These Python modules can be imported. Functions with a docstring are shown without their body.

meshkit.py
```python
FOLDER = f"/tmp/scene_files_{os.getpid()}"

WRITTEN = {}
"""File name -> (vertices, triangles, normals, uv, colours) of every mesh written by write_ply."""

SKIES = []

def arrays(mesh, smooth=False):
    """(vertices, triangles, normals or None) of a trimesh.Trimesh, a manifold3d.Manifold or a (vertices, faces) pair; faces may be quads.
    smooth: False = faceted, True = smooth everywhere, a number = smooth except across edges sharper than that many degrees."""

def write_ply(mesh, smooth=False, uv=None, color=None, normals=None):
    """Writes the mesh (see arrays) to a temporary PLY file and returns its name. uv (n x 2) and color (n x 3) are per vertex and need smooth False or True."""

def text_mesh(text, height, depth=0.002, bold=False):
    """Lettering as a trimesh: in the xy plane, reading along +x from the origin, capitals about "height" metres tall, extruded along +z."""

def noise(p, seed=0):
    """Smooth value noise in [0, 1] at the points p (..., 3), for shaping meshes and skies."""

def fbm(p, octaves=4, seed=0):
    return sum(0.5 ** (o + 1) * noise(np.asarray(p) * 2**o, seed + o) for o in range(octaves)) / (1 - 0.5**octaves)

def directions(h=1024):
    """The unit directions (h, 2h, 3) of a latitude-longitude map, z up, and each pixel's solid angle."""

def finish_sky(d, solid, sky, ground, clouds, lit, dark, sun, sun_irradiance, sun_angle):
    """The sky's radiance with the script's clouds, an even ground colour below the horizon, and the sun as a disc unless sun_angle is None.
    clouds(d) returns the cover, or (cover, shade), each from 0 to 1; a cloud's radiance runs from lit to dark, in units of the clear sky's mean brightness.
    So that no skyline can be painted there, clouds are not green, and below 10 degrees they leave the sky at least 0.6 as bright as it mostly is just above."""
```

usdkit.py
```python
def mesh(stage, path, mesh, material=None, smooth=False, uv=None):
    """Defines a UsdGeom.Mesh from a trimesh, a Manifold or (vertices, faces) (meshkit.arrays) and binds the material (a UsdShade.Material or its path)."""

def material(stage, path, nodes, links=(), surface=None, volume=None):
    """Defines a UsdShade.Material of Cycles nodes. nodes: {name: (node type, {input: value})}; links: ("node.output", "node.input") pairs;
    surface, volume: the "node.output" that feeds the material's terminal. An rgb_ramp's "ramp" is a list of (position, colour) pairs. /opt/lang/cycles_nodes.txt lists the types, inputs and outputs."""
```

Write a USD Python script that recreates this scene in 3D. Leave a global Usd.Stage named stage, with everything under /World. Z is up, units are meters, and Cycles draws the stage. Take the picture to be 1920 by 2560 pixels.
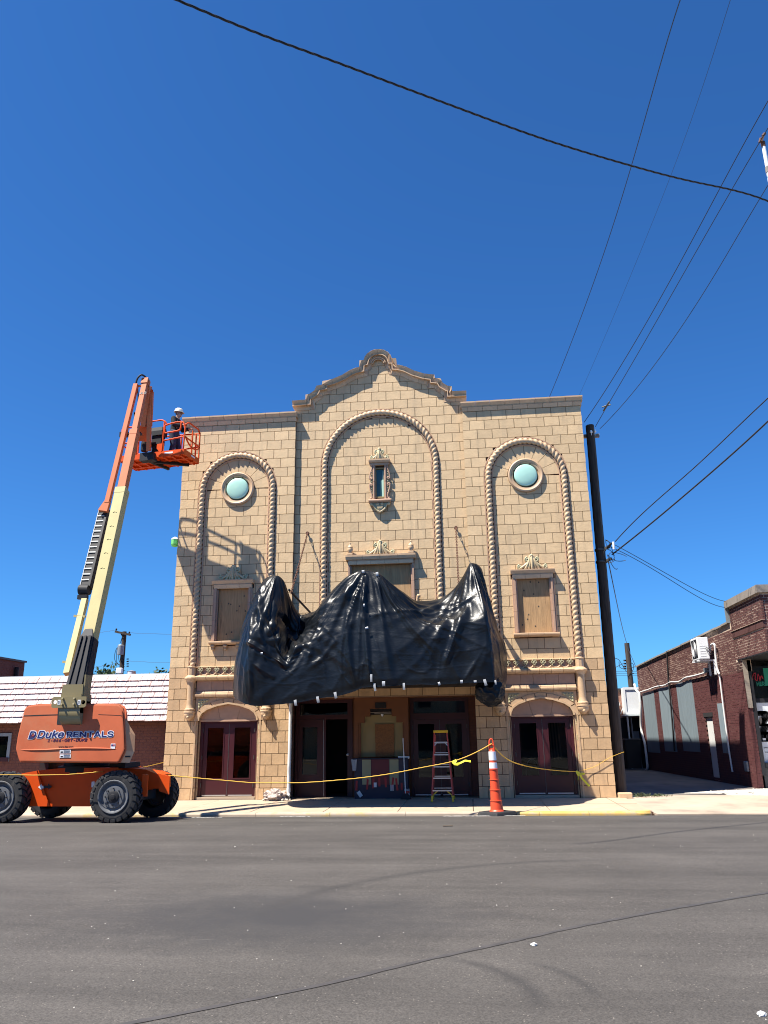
import math, random
import numpy as np
import trimesh, manifold3d, meshkit, usdkit
import shapely
from shapely.geometry import Polygon, box as sbox, Point, LineString
from shapely import affinity
from shapely.ops import unary_union
from scipy.interpolate import PchipInterpolator, CubicSpline
from pxr import Usd, UsdGeom, UsdLux, UsdShade, Gf, Sdf

random.seed(7); RNG = np.random.default_rng(7)
stage = Usd.Stage.CreateInMemory()
UsdGeom.SetStageUpAxis(stage, 'Z'); UsdGeom.SetStageMetersPerUnit(stage, 1.0)
UsdGeom.Xform.Define(stage, '/World'); UsdGeom.Scope.Define(stage, '/World/Looks')

# ------------------------------------------------------------------ camera, sun, sky
FPX, YAW, PITCH, ROLL = 1930.0, -0.103096, 0.283811, -0.0136415      # focal length in pixels of the 1920 x 2560 picture
CAM = np.array([8.72177, -22.31392, 1.62049])
def _axes():
    cy, sy, cp, sp, cr, sr = math.cos(YAW), math.sin(YAW), math.cos(PITCH), math.sin(PITCH), math.cos(ROLL), math.sin(ROLL)
    f0, r0, u0 = np.array([sy, cy, 0]), np.array([cy, -sy, 0]), np.array([0, 0, 1.0])
    f, u = f0 * cp + u0 * sp, u0 * cp - f0 * sp
    return r0 * cr + u * sr, u * cr - r0 * sr, f
RIGHT, UP, FWD = _axes()
cam = UsdGeom.Camera.Define(stage, '/World/camera')
_m = np.eye(4); _m[0, :3], _m[1, :3], _m[2, :3], _m[3, :3] = RIGHT, UP, -FWD, CAM
cam.AddTransformOp().Set(Gf.Matrix4d(_m.tolist()))
cam.CreateHorizontalApertureAttr(36.0); cam.CreateVerticalApertureAttr(48.0)
cam.CreateFocalLengthAttr(36.0 * FPX / 1920.0)
cam.CreateClippingRangeAttr(Gf.Vec2f(0.1, 3000.0))
EXPOSURE = 1.12
cam.CreateExposureAttr(EXPOSURE)

TO_SUN = np.array([-1.45, -1.0, 3.05]); TO_SUN /= np.linalg.norm(TO_SUN)
SUN_I, SKY_S = 1.25, 0.0585
sun = UsdLux.DistantLight.Define(stage, '/World/sun')
sun.CreateIntensityAttr(SUN_I); sun.CreateAngleAttr(0.53); sun.CreateNormalizeAttr(True); sun.CreateColorAttr(Gf.Vec3f(1.0, 0.94, 0.84))
_z = TO_SUN; _x = np.cross([0, 0, 1.0], _z); _x /= np.linalg.norm(_x); _y = np.cross(_z, _x)
_m = np.eye(4); _m[0, :3], _m[1, :3], _m[2, :3] = _x, _y, _z
sun.AddTransformOp().Set(Gf.Matrix4d(_m.tolist()))
sky = UsdLux.DomeLight.Define(stage, '/World/sky')
SKYM = usdkit.material(stage, '/World/Looks/sky_look', {
    'sky': ('sky_texture', {'sky_type': 'single_scattering', 'sun_disc': False, 'sun_elevation': float(math.asin(TO_SUN[2])), 'sun_rotation': float(math.atan2(TO_SUN[0], TO_SUN[1])), 'altitude': 300.0, 'air_density': 1.0, 'aerosol_density': 0.4, 'ozone_density': 2.5}),
    'tint': ('mix_color', {'blend_type': 'multiply', 'fac': 1.0, 'b': (0.315, 0.785, 1.32)}),
    'bg': ('background_shader', {'strength': SKY_S})}, [('sky.color', 'tint.a'), ('tint.result', 'bg.color')], surface='bg.background')
UsdShade.MaterialBindingAPI.Apply(sky.GetPrim()).Bind(SKYM)
sky.GetPrim().SetCustomDataByKey('kind', 'structure')

# ------------------------------------------------------------------ helpers
_used = {}
def numbered(parent, name):
    k = (parent, name); n = _used.get(k, 0); _used[k] = n + 1
    return f'{parent}/{name}' if n == 0 else f'{parent}/{name}_{n:03d}'
def tag(prim, label=None, cat=None, group=None, kind=None):
    for k, v in (('label', label), ('category', cat), ('group', group), ('kind', kind)):
        if v: prim.SetCustomDataByKey(k, v)
ORIG = {}
def thing(name, label, cat, loc=(0, 0, 0), group=None, kind=None):
    path = numbered('/World', name)
    x = UsdGeom.Xform.Define(stage, path); x.AddTranslateOp().Set(Gf.Vec3d(*map(float, loc)))
    tag(x.GetPrim(), label, cat, group, kind); ORIG[path] = np.array(loc, float)
    return path
def asmesh(m):
    if isinstance(m, list): m = trimesh.util.concatenate([asmesh(k) for k in m])
    if isinstance(m, tuple): m = trimesh.Trimesh(m[0], m[1], process=False)
    if hasattr(m, 'to_mesh'):
        q = m.to_mesh(); m = trimesh.Trimesh(np.array(q.vert_properties[:, :3]), np.array(q.tri_verts), process=False)
    return m
def part(parent, name, m, mat, label=None, kind=None, smooth=False):
    """A mesh given in world coordinates, defined under a thing (or a part of one)."""
    m = asmesh(m)
    root = '/'.join(parent.split('/')[:3]); o = ORIG.get(root, np.zeros(3))
    path = numbered(parent, name)
    g = usdkit.mesh(stage, path, (np.asarray(m.vertices) - o, np.asarray(m.faces)), mat, smooth=smooth)
    tag(g.GetPrim(), label, None, None, kind)
    return path
def solo(name, m, mat, label=None, cat=None, group=None, kind=None, smooth=False):
    p = part('/World', name, m, mat, smooth=smooth); tag(stage.GetPrimAtPath(p), label, cat, group, kind); return p
def ray(px, py): return FWD + (px - 960) / FPX * RIGHT - (py - 1280) / FPX * UP
def at(px, py, Y):
    d = ray(px, py); return CAM + d * ((Y - CAM[1]) / d[1])
def atz(px, py, Z):
    d = ray(px, py); return CAM + d * ((Z - CAM[2]) / d[2])
def atx(px, py, X):
    d = ray(px, py); return CAM + d * ((X - CAM[0]) / d[0])

def bx(x0, x1, y0, y1, z0, z1):
    v = np.array([[x, y, z] for x in (x0, x1) for y in (y0, y1) for z in (z0, z1)], float)
    f = np.array([[0, 1, 3], [0, 3, 2], [4, 6, 7], [4, 7, 5], [0, 4, 5], [0, 5, 1], [2, 3, 7], [2, 7, 6], [0, 2, 6], [0, 6, 4], [1, 5, 7], [1, 7, 3]])
    return trimesh.Trimesh(v, f, process=False)
def cbx(x0, x1, y0, y1, z0, z1, c=0.01):
    """A box with chamfered edges."""
    pts = []
    for x, sx in ((x0, 1), (x1, -1)):
        for y, sy in ((y0, 1), (y1, -1)):
            for z, sz in ((z0, 1), (z1, -1)):
                pts += [[x + sx * c, y + sy * c, z], [x + sx * c, y, z + sz * c], [x, y + sy * c, z + sz * c]]
    return trimesh.convex.convex_hull(np.array(pts))
def ext(poly, y0, y1):
    """A polygon of the x-z plane extruded from y0 to y1."""
    out = []
    for g in getattr(poly, 'geoms', [poly]):
        if g.geom_type != 'Polygon' or g.area < 1e-6: continue
        m = trimesh.creation.extrude_polygon(g, y1 - y0, engine='earcut'); v = m.vertices
        out.append(trimesh.Trimesh(np.stack([v[:, 0], y1 - v[:, 2], v[:, 1]], 1), m.faces, process=False))
    return trimesh.util.concatenate(out) if out else None
def extx(poly, x0, x1):
    """A polygon of the y-z plane extruded along x."""
    out = []
    for g in getattr(poly, 'geoms', [poly]):
        m = trimesh.creation.extrude_polygon(g, x1 - x0, engine='earcut'); v = m.vertices
        out.append(trimesh.Trimesh(np.stack([x0 + v[:, 2], v[:, 0], v[:, 1]], 1), m.faces, process=False))
    return trimesh.util.concatenate(out)
def tube(path, r, n=8, caps=True):
    P = np.asarray(path, float); k = len(P); r = np.broadcast_to(np.asarray(r, float), (k,))
    T = np.gradient(P, axis=0); T /= np.linalg.norm(T, axis=1, keepdims=True) + 1e-12
    ref = np.array([0, 0, 1.0]) if abs(T[0, 2]) < 0.9 else np.array([1.0, 0, 0])
    N = np.cross(T[0], ref); N /= np.linalg.norm(N); V = []
    a = np.linspace(0, 2 * np.pi, n, endpoint=False)
    for i in range(k):
        N = N - T[i] * (N @ T[i]); N /= np.linalg.norm(N) + 1e-12; B = np.cross(T[i], N)
        V.append(P[i] + r[i] * (np.cos(a)[:, None] * N + np.sin(a)[:, None] * B))
    V = np.vstack(V); F = []
    for i in range(k - 1):
        for j in range(n):
            q, w = i * n + j, i * n + (j + 1) % n
            F += [[q, w, w + n], [q, w + n, q + n]]
    if caps:
        V = np.vstack([V, P[0], P[-1]]); c0, c1 = len(V) - 2, len(V) - 1
        for j in range(n):
            F.append([c0, (j + 1) % n, j]); F.append([c1, (k - 1) * n + j, (k - 1) * n + (j + 1) % n])
    return trimesh.Trimesh(V, np.array(F), process=False)
def lathe(profile, c, axis='z', n=24):
    """profile: (radius, height) pairs; c: origin."""
    pr = np.array(profile, float); a = np.linspace(0, 2 * np.pi, n, endpoint=False); V, F = [], []
    for r, h in pr:
        for t in a:
            x, y = r * math.cos(t), r * math.sin(t)
            V.append({'z': (x, y, h), 'y': (x, -h, y), 'x': (h, x, y)}[axis])
    for i in range(len(pr) - 1):
        for j in range(n):
            q, w = i * n + j, i * n + (j + 1) % n
            F += [[q, w, w + n], [q, w + n, q + n]]
    return trimesh.Trimesh(np.array(V) + np.asarray(c, float), np.array(F), process=False)
def beam(p0, p1, w, h, side=None, w1=None, h1=None):
    """A box from p0 to p1; w across the side direction, h across the other."""
    p0, p1 = np.asarray(p0, float), np.asarray(p1, float); d = p1 - p0; d /= np.linalg.norm(d)
    s = np.asarray([1.0, 0, 0] if side is None else side, float); s = s - d * (s @ d); s /= np.linalg.norm(s); n = np.cross(d, s)
    w1, h1 = w if w1 is None else w1, h if h1 is None else h1
    V = [p + s * i * a / 2 + n * j * b / 2 for p, a, b in ((p0, w, h), (p1, w1, h1)) for i, j in ((-1, -1), (1, -1), (1, 1), (-1, 1))]
    return trimesh.convex.convex_hull(np.array(V))
def arc(cx, cz, r, a0, a1, n=24):
    a = np.radians(np.linspace(a0, a1, n)); return [(cx + r * math.cos(t), cz + r * math.sin(t)) for t in a]
def sector(cx, cz, r0, r1, a0, a1, n=10): return Polygon(arc(cx, cz, r1, a0, a1, n) + arc(cx, cz, r0, a1, a0, n))
def xz(pts, y): return [(p[0], y, p[1]) for p in pts]
def hull(*parts): return trimesh.convex.convex_hull(np.vstack([np.asarray(p.vertices) for p in parts]))
def text(t, height, origin, right, up, depth=0.003, bold=True, shear=0.0, width=None):
    """Lettering standing on a surface; its back lies at the origin's plane."""
    m = meshkit.text_mesh(t, height, depth, bold); v = np.array(m.vertices); v[:, 0] -= v[:, 0].min()
    if width: v[:, 0] *= width / v[:, 0].max()
    v[:, 0] += shear * v[:, 1]
    right, up = np.asarray(right, float), np.asarray(up, float); n = np.cross(right, up)
    return trimesh.Trimesh(np.asarray(origin) + v[:, :1] * right + v[:, 1:2] * up + v[:, 2:] * n, m.faces, process=False)

def mat(name, col, rough=0.65, var=0.15, vs=3.0, bump=0.0, bs=30.0, metal=0.0, spec=0.5, rnd=0.0, stretch=(1, 1, 1), col2=None, c2s=1.0, c2t=(0.5, 0.65), coat=0.0, detail=4.0, bdist=0.01, s2=None):
    """Base colour with two scales of noise, an optional second (dirt) colour, variation per object and island, and bump."""
    n = {'g': ('geometry', {}), 'm': ('mapping', {'scale': stretch}), 'o': ('object_info', {}),
         'n1': ('noise_texture', {'scale': vs, 'detail': detail, 'roughness': 0.6}), 'r1': ('map_range', {'from_min': 0.25, 'from_max': 0.75, 'to_min': 1 - var, 'to_max': 1 + var}),
         'add': ('math', {'math_type': 'add'}), 'fr': ('math', {'math_type': 'fraction'}), 'rr': ('map_range', {'from_min': 0.0, 'from_max': 1.0, 'to_min': 1 - rnd, 'to_max': 1 + rnd}),
         'mul': ('math', {'math_type': 'multiply'}), 'c': ('vector_math', {'math_type': 'scale', 'vector1': col}),
         'p': ('principled_bsdf', {'roughness': rough, 'metallic': metal, 'specular_ior_level': spec, 'coat_weight': coat, 'coat_roughness': 0.15})}
    L = [('g.position', 'm.vector'), ('m.vector', 'n1.vector'), ('n1.fac', 'r1.value'), ('o.random', 'add.value1'), ('g.random_per_island', 'add.value2'), ('add.value', 'fr.value1'),
         ('fr.value', 'rr.value'), ('r1.result', 'mul.value1'), ('rr.result', 'mul.value2'), ('mul.value', 'c.scale')]
    last = 'c.vector'
    if col2 is not None:
        n['n2'] = ('noise_texture', {'scale': c2s, 'detail': 5.0, 'roughness': 0.65}); n['r2'] = ('map_range', {'from_min': c2t[0], 'from_max': c2t[1], 'to_min': 0.0, 'to_max': 1.0})
        n['mx'] = ('mix_color', {'b': col2}); n['m2'] = ('mapping', {'scale': s2 or stretch}); L += [('g.position', 'm2.vector'), ('m2.vector', 'n2.vector'), ('n2.fac', 'r2.value'), ('r2.result', 'mx.fac'), (last, 'mx.a')]; last = 'mx.result'
    L.append((last, 'p.base_color'))
    if bump:
        n['nb'] = ('noise_texture', {'scale': bs, 'detail': 5.0, 'roughness': 0.6}); n['b'] = ('bump', {'strength': bump, 'distance': bdist})
        L += [('m.vector', 'nb.vector'), ('nb.fac', 'b.height'), ('b.normal', 'p.normal')]
    return usdkit.material(stage, f'/World/Looks/{name}', n, L, surface='p.BSDF')
def glassmat(name, tint, refl=0.06, rough=0.02):
    return usdkit.material(stage, f'/World/Looks/{name}', {'t': ('transparent_bsdf', {'color': tint}), 'g': ('glossy_bsdf', {'color': (0.9, 0.9, 0.9), 'roughness': rough}), 'f': ('fresnel', {'IOR': 1.5}), 'm': ('mix_closure', {})},
                           [('f.fac', 'm.fac'), ('t.BSDF', 'm.closure1'), ('g.BSDF', 'm.closure2')], surface='m.closure')

# ------------------------------------------------------------------ materials
M = {}
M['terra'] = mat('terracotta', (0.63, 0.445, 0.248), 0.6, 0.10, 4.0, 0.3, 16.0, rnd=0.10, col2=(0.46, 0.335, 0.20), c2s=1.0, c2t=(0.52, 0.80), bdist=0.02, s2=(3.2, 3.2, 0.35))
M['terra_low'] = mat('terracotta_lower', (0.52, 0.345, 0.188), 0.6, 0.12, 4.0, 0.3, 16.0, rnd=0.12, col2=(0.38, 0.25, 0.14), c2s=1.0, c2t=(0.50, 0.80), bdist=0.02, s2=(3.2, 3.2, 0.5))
M['terra_pink'] = mat('terracotta_pink', (0.43, 0.27, 0.18), 0.55, 0.10, 7.0, 0.15, 40.0, rnd=0.07)
M['terra_trim'] = mat('terracotta_trim', (0.52, 0.355, 0.21), 0.55, 0.12, 7.0, 0.2, 35.0, rnd=0.05, col2=(0.40, 0.24, 0.14), c2s=3.0, c2t=(0.58, 0.72))
M['joint'] = mat('dark_joint', (0.11, 0.055, 0.03), 0.9, 0.2, 8.0)
M['cornice'] = mat('cornice_glaze', (0.50, 0.335, 0.205), 0.55, 0.1, 6.0, 0.1, 40.0, rnd=0.08)
M['orn'] = mat('ornament_glaze', (0.55, 0.42, 0.24), 0.45, 0.15, 12.0, 0.25, 50.0, col2=(0.33, 0.31, 0.18), c2s=9.0, c2t=(0.52, 0.64))
M['orn_green'] = mat('ornament_green', (0.42, 0.385, 0.23), 0.5, 0.2, 14.0, 0.25, 50.0)
M['sea_glass'] = mat('sea_green_glass', (0.40, 0.66, 0.56), 0.35, 0.05, 3.0, 0.10, 6.0)
M['teal_glass'] = mat('teal_window_glass', (0.035, 0.085, 0.085), 0.08, 0.1, 2.0)
M['aqua_board'] = mat('aqua_board', (0.42, 0.62, 0.52), 0.5, 0.05)
M['ply'] = mat('plywood', (0.42, 0.255, 0.12), 0.8, 0.28, 3.5, 0.15, 30.0, stretch=(7, 7, 0.7), col2=(0.16, 0.085, 0.04), c2s=1.6, c2t=(0.58, 0.72))
M['osb'] = mat('osb_board', (0.22, 0.095, 0.03), 0.8, 0.45, 22.0, 0.3, 40.0, stretch=(1, 1, 1.6))
M['maroon'] = mat('maroon_paint', (0.047, 0.0055, 0.0095), 0.42, 0.08, 3.0, 0.05, 60.0)  # maroon darkened so the colour itself carries some of the entrance shade
M['glass'] = glassmat('door_glass', (0.55, 0.6, 0.6))
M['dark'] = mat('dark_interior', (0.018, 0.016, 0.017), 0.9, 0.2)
M['alu'] = mat('aluminium', (0.55, 0.56, 0.57), 0.38, 0.06, 6.0, metal=0.85)
M['steel'] = mat('dark_steel', (0.10, 0.10, 0.10), 0.5, 0.15, metal=0.6)
M['rust'] = mat('rusty_iron', (0.13, 0.055, 0.03), 0.8, 0.3, 15.0, 0.3, 60.0)
M['white_pvc'] = mat('white_paint', (0.72, 0.72, 0.70), 0.45, 0.06, 4.0, col2=(0.42, 0.38, 0.33), c2s=2.5, c2t=(0.62, 0.8))
M['red_brick'] = mat('dark_red_brick', (0.080, 0.030, 0.026), 0.85, 0.2, 9.0, 0.3, 50.0, rnd=0.30)
M['red_brick2'] = mat('painted_red_brick', (0.085, 0.022, 0.022), 0.8, 0.2, 9.0, 0.3, 50.0, rnd=0.22)
M['brown_brick'] = mat('brown_brick', (0.17, 0.065, 0.042), 0.85, 0.2, 9.0, 0.3, 50.0, rnd=0.3)
M['mortar'] = mat('pale_mortar', (0.50, 0.39, 0.30), 0.95, 0.15, 10.0, 0.2, 60.0)
M['mortar_dark'] = mat('dark_mortar', (0.14, 0.06, 0.052), 0.95, 0.15, 10.0)
M['pink_brick'] = mat('faded_pink_brick', (0.36, 0.18, 0.13), 0.9, 0.25, 5.0, 0.3, 40.0, rnd=0.2)
M['concrete'] = mat('sidewalk_concrete', (0.42, 0.325, 0.23), 0.85, 0.10, 2.2, 0.2, 60.0, rnd=0.05, col2=(0.36, 0.27, 0.19), c2s=1.3, c2t=(0.55, 0.75))
M['apron'] = mat('driveway_concrete', (0.43, 0.34, 0.255), 0.88, 0.14, 1.6, 0.25, 50.0, col2=(0.24, 0.19, 0.145), c2s=0.8, c2t=(0.5, 0.72))
M['alley'] = mat('alley_paving', (0.16, 0.14, 0.125), 0.9, 0.2, 1.5, 0.3, 40.0, col2=(0.26, 0.22, 0.18), c2s=0.6, c2t=(0.5, 0.7), stretch=(1, 0.4, 1))
M['gravel'] = mat('white_gravel', (0.58, 0.54, 0.47), 0.9, 0.25, 12.0, 0.5, 45.0)
M['kerb'] = mat('kerb_concrete', (0.42, 0.34, 0.255), 0.85, 0.14, 3.0, 0.25, 50.0, rnd=0.06, col2=(0.45, 0.33, 0.13), c2s=2.5, c2t=(0.56, 0.7))
M['kerb_yellow'] = mat('yellow_kerb_paint', (0.58, 0.37, 0.10), 0.7, 0.12, 4.0, 0.2, 50.0, rnd=0.04, col2=(0.42, 0.33, 0.22), c2s=4.0, c2t=(0.50, 0.68))
M['orange'] = mat('orange_paint', (0.66, 0.075, 0.006), 0.5, 0.08, 3.0, spec=0.25)
M['orange_hood'] = mat('faded_orange_cowl', (0.56, 0.135, 0.058), 0.6, 0.12, 1.6, spec=0.25, col2=(0.52, 0.20, 0.10), c2s=1.1, c2t=(0.45, 0.75))
M['orange_pale'] = mat('sun_bleached_cowl', (0.60, 0.33, 0.18), 0.6, 0.1, 2.0)
M['orange_arm'] = mat('orange_arm_paint', (0.50, 0.145, 0.06), 0.62, 0.1, 2.0, spec=0.2, col2=(0.50, 0.20, 0.10), c2s=1.5, c2t=(0.55, 0.8))
M['cream'] = mat('cream_paint', (0.47, 0.40, 0.19), 0.62, 0.08, 1.5, spec=0.2, col2=(0.40, 0.34, 0.17), c2s=1.2, c2t=(0.55, 0.75))
M['bar_metal'] = mat('carrier_bars', (0.42, 0.43, 0.42), 0.6, 0.08)
M['khaki'] = mat('khaki_paint', (0.23, 0.19, 0.095), 0.42, 0.08, 2.0)
M['black_plastic'] = mat('black_plastic', (0.022, 0.022, 0.025), 0.6, 0.15, 5.0, spec=0.25)
M['rubber'] = mat('tyre_rubber', (0.018, 0.018, 0.02), 0.75, 0.25, 8.0, 0.15, 40.0, col2=(0.06, 0.055, 0.05), c2s=5.0, c2t=(0.58, 0.75))
M['rim'] = mat('grey_rim', (0.11, 0.115, 0.125), 0.6, 0.2, 6.0, col2=(0.09, 0.08, 0.07), c2s=5.0, c2t=(0.55, 0.7))
M['wood_pole'] = mat('weathered_pole_wood', (0.058, 0.043, 0.033), 0.9, 0.45, 5.0, 0.8, 9.0, stretch=(9, 9, 0.55), col2=(0.025, 0.02, 0.017), c2s=2.2, c2t=(0.5, 0.66))
M['grey_wood'] = mat('grey_wood', (0.26, 0.22, 0.18), 0.9, 0.2, 6.0, stretch=(1, 6, 6))
M['wire'] = mat('black_cable', (0.015, 0.015, 0.018), 0.6, 0.1)
M['grey_metal'] = mat('galvanised_sheet', (0.28, 0.31, 0.33), 0.5, 0.12, 4.0, metal=0.35, stretch=(3, 3, 0.3))
M['board_blue'] = mat('blue_grey_board', (0.20, 0.25, 0.28), 0.6, 0.22, 3.0, 0.1, 20.0, stretch=(6, 6, 0.35), rnd=0.12)
M['white_sheet'] = mat('white_sheet_metal', (0.78, 0.80, 0.82), 0.5, 0.03)
M['cap_tile'] = mat('parapet_cap', (0.27, 0.235, 0.20), 0.8, 0.15, 4.0, rnd=0.1, col2=(0.14, 0.12, 0.10), c2s=2.0, c2t=(0.55, 0.7))
M['tape'] = mat('pale_tape', (0.34, 0.35, 0.36), 0.5, 0.12)
M['yellow'] = mat('yellow_plastic', (0.72, 0.45, 0.02), 0.45, 0.06)
M['rope_yellow'] = mat('yellow_rope', (0.72, 0.42, 0.05), 0.7, 0.1, 30.0)
M['ribbon'] = mat('yellow_ribbon', (0.80, 0.70, 0.03), 0.4, 0.06)
M['ladder_red'] = mat('ladder_fibreglass', (0.42, 0.06, 0.045), 0.5, 0.08)
M['cone_orange'] = mat('cone_orange', (0.72, 0.075, 0.025), 0.45, 0.08, 6.0, col2=(0.35, 0.05, 0.025), c2s=9.0, c2t=(0.66, 0.78))
M['reflect'] = mat('reflective_white', (0.72, 0.74, 0.76), 0.35, 0.06, 12.0)
M['booth_wood'] = mat('orange_brown_wood', (0.17, 0.058, 0.016), 0.6, 0.12, 3.0)  # booth and counter colours, darkened to put marquee shade into the paint
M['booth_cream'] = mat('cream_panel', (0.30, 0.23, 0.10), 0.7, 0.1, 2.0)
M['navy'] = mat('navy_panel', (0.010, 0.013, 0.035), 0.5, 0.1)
M['red_panel'] = mat('red_panel', (0.11, 0.007, 0.013), 0.5, 0.08)
M['red_tape'] = mat('red_tape', (0.36, 0.012, 0.02), 0.4, 0.05)
M['pale_green'] = mat('pale_green_panel', (0.28, 0.28, 0.16), 0.6, 0.06)
M['paper'] = mat('white_paper', (0.72, 0.72, 0.70), 0.8, 0.05)
M['poster'] = mat('poster_paper', (0.66, 0.70, 0.74), 0.7, 0.02)
M['ink'] = mat('black_ink', (0.018, 0.018, 0.02), 0.7, 0.02)
M['ink_blue'] = mat('blue_lettering', (0.012, 0.02, 0.13), 0.5, 0.02)
M['ink_purple'] = mat('purple_lettering', (0.075, 0.012, 0.06), 0.5, 0.02)
M['ink_red'] = mat('red_lettering', (0.45, 0.02, 0.03), 0.5, 0.02)
M['ink_green'] = mat('green_lettering', (0.02, 0.25, 0.16), 0.5, 0.02)
M['decal'] = mat('white_decal', (0.75, 0.76, 0.78), 0.45, 0.02)
M['skin'] = mat('skin', (0.42, 0.23, 0.15), 0.55, 0.05)
M['black_cloth'] = mat('black_cloth', (0.014, 0.014, 0.017), 0.9, 0.15, 12.0, 0.2, 60.0)
M['denim'] = mat('dark_denim', (0.022, 0.032, 0.065), 0.9, 0.2, 14.0, 0.2, 60.0)
M['hat_white'] = mat('white_hard_hat', (0.70, 0.66, 0.56), 0.35, 0.03)
M['leaf'] = mat('tree_leaves', (0.045, 0.085, 0.022), 0.6, 0.35, 3.0, rnd=0.35)
M['weed'] = mat('weed_leaves', (0.07, 0.085, 0.035), 0.7, 0.3, 8.0, rnd=0.3)
M['bark'] = mat('tree_bark', (0.10, 0.075, 0.05), 0.9, 0.3, 8.0, 0.4, 20.0)
M['bag'] = mat('clear_plastic_bag', (0.40, 0.33, 0.29), 0.4, 0.25, 8.0)
M['lime'] = usdkit.material(stage, '/World/Looks/lime_lamp_glass', {'p': ('principled_bsdf', {'base_color': (0.35, 0.90, 0.30), 'roughness': 0.3}), 't': ('translucent_bsdf', {'color': (0.2, 0.85, 0.2)}), 'm': ('mix_closure', {'fac': 0.4})}, [('p.BSDF', 'm.closure1'), ('t.BSDF', 'm.closure2')], surface='m.closure')

def tarp_material():
    n = {'g': ('geometry', {}), 'n1': ('noise_texture', {'scale': 7.0, 'detail': 6.0, 'roughness': 0.66, 'distortion': 1.0}), 'mp': ('mapping', {'scale': (9.0, 9.0, 40.0)}), 'n2': ('noise_texture', {'scale': 1.0, 'detail': 4.0, 'roughness': 0.6}),
         'n3': ('noise_texture', {'scale': 1.4, 'detail': 3.0}), 'a': ('math', {'math_type': 'add'}), 'b': ('bump', {'strength': 0.30, 'distance': 0.012}),
         'cr': ('rgb_ramp', {'ramp': [(0.35, (0.0045, 0.0055, 0.007)), (0.7, (0.007, 0.0095, 0.013))]}), 'rr': ('map_range', {'from_min': 0.3, 'from_max': 0.7, 'to_min': 0.27, 'to_max': 0.40}),
         'p': ('principled_bsdf', {'specular_ior_level': 0.33})}
    L = [('g.position', 'n1.vector'), ('g.position', 'mp.vector'), ('mp.vector', 'n2.vector'), ('n1.fac', 'a.value1'), ('n2.fac', 'a.value2'), ('a.value', 'b.height'), ('b.normal', 'p.normal'),
         ('g.position', 'n3.vector'), ('n3.fac', 'cr.fac'), ('cr.color', 'p.base_color'), ('n3.fac', 'rr.value'), ('rr.result', 'p.roughness')]
    return usdkit.material(stage, '/World/Looks/black_tarp', n, L, surface='p.BSDF')
M['tarp'] = tarp_material()

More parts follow.
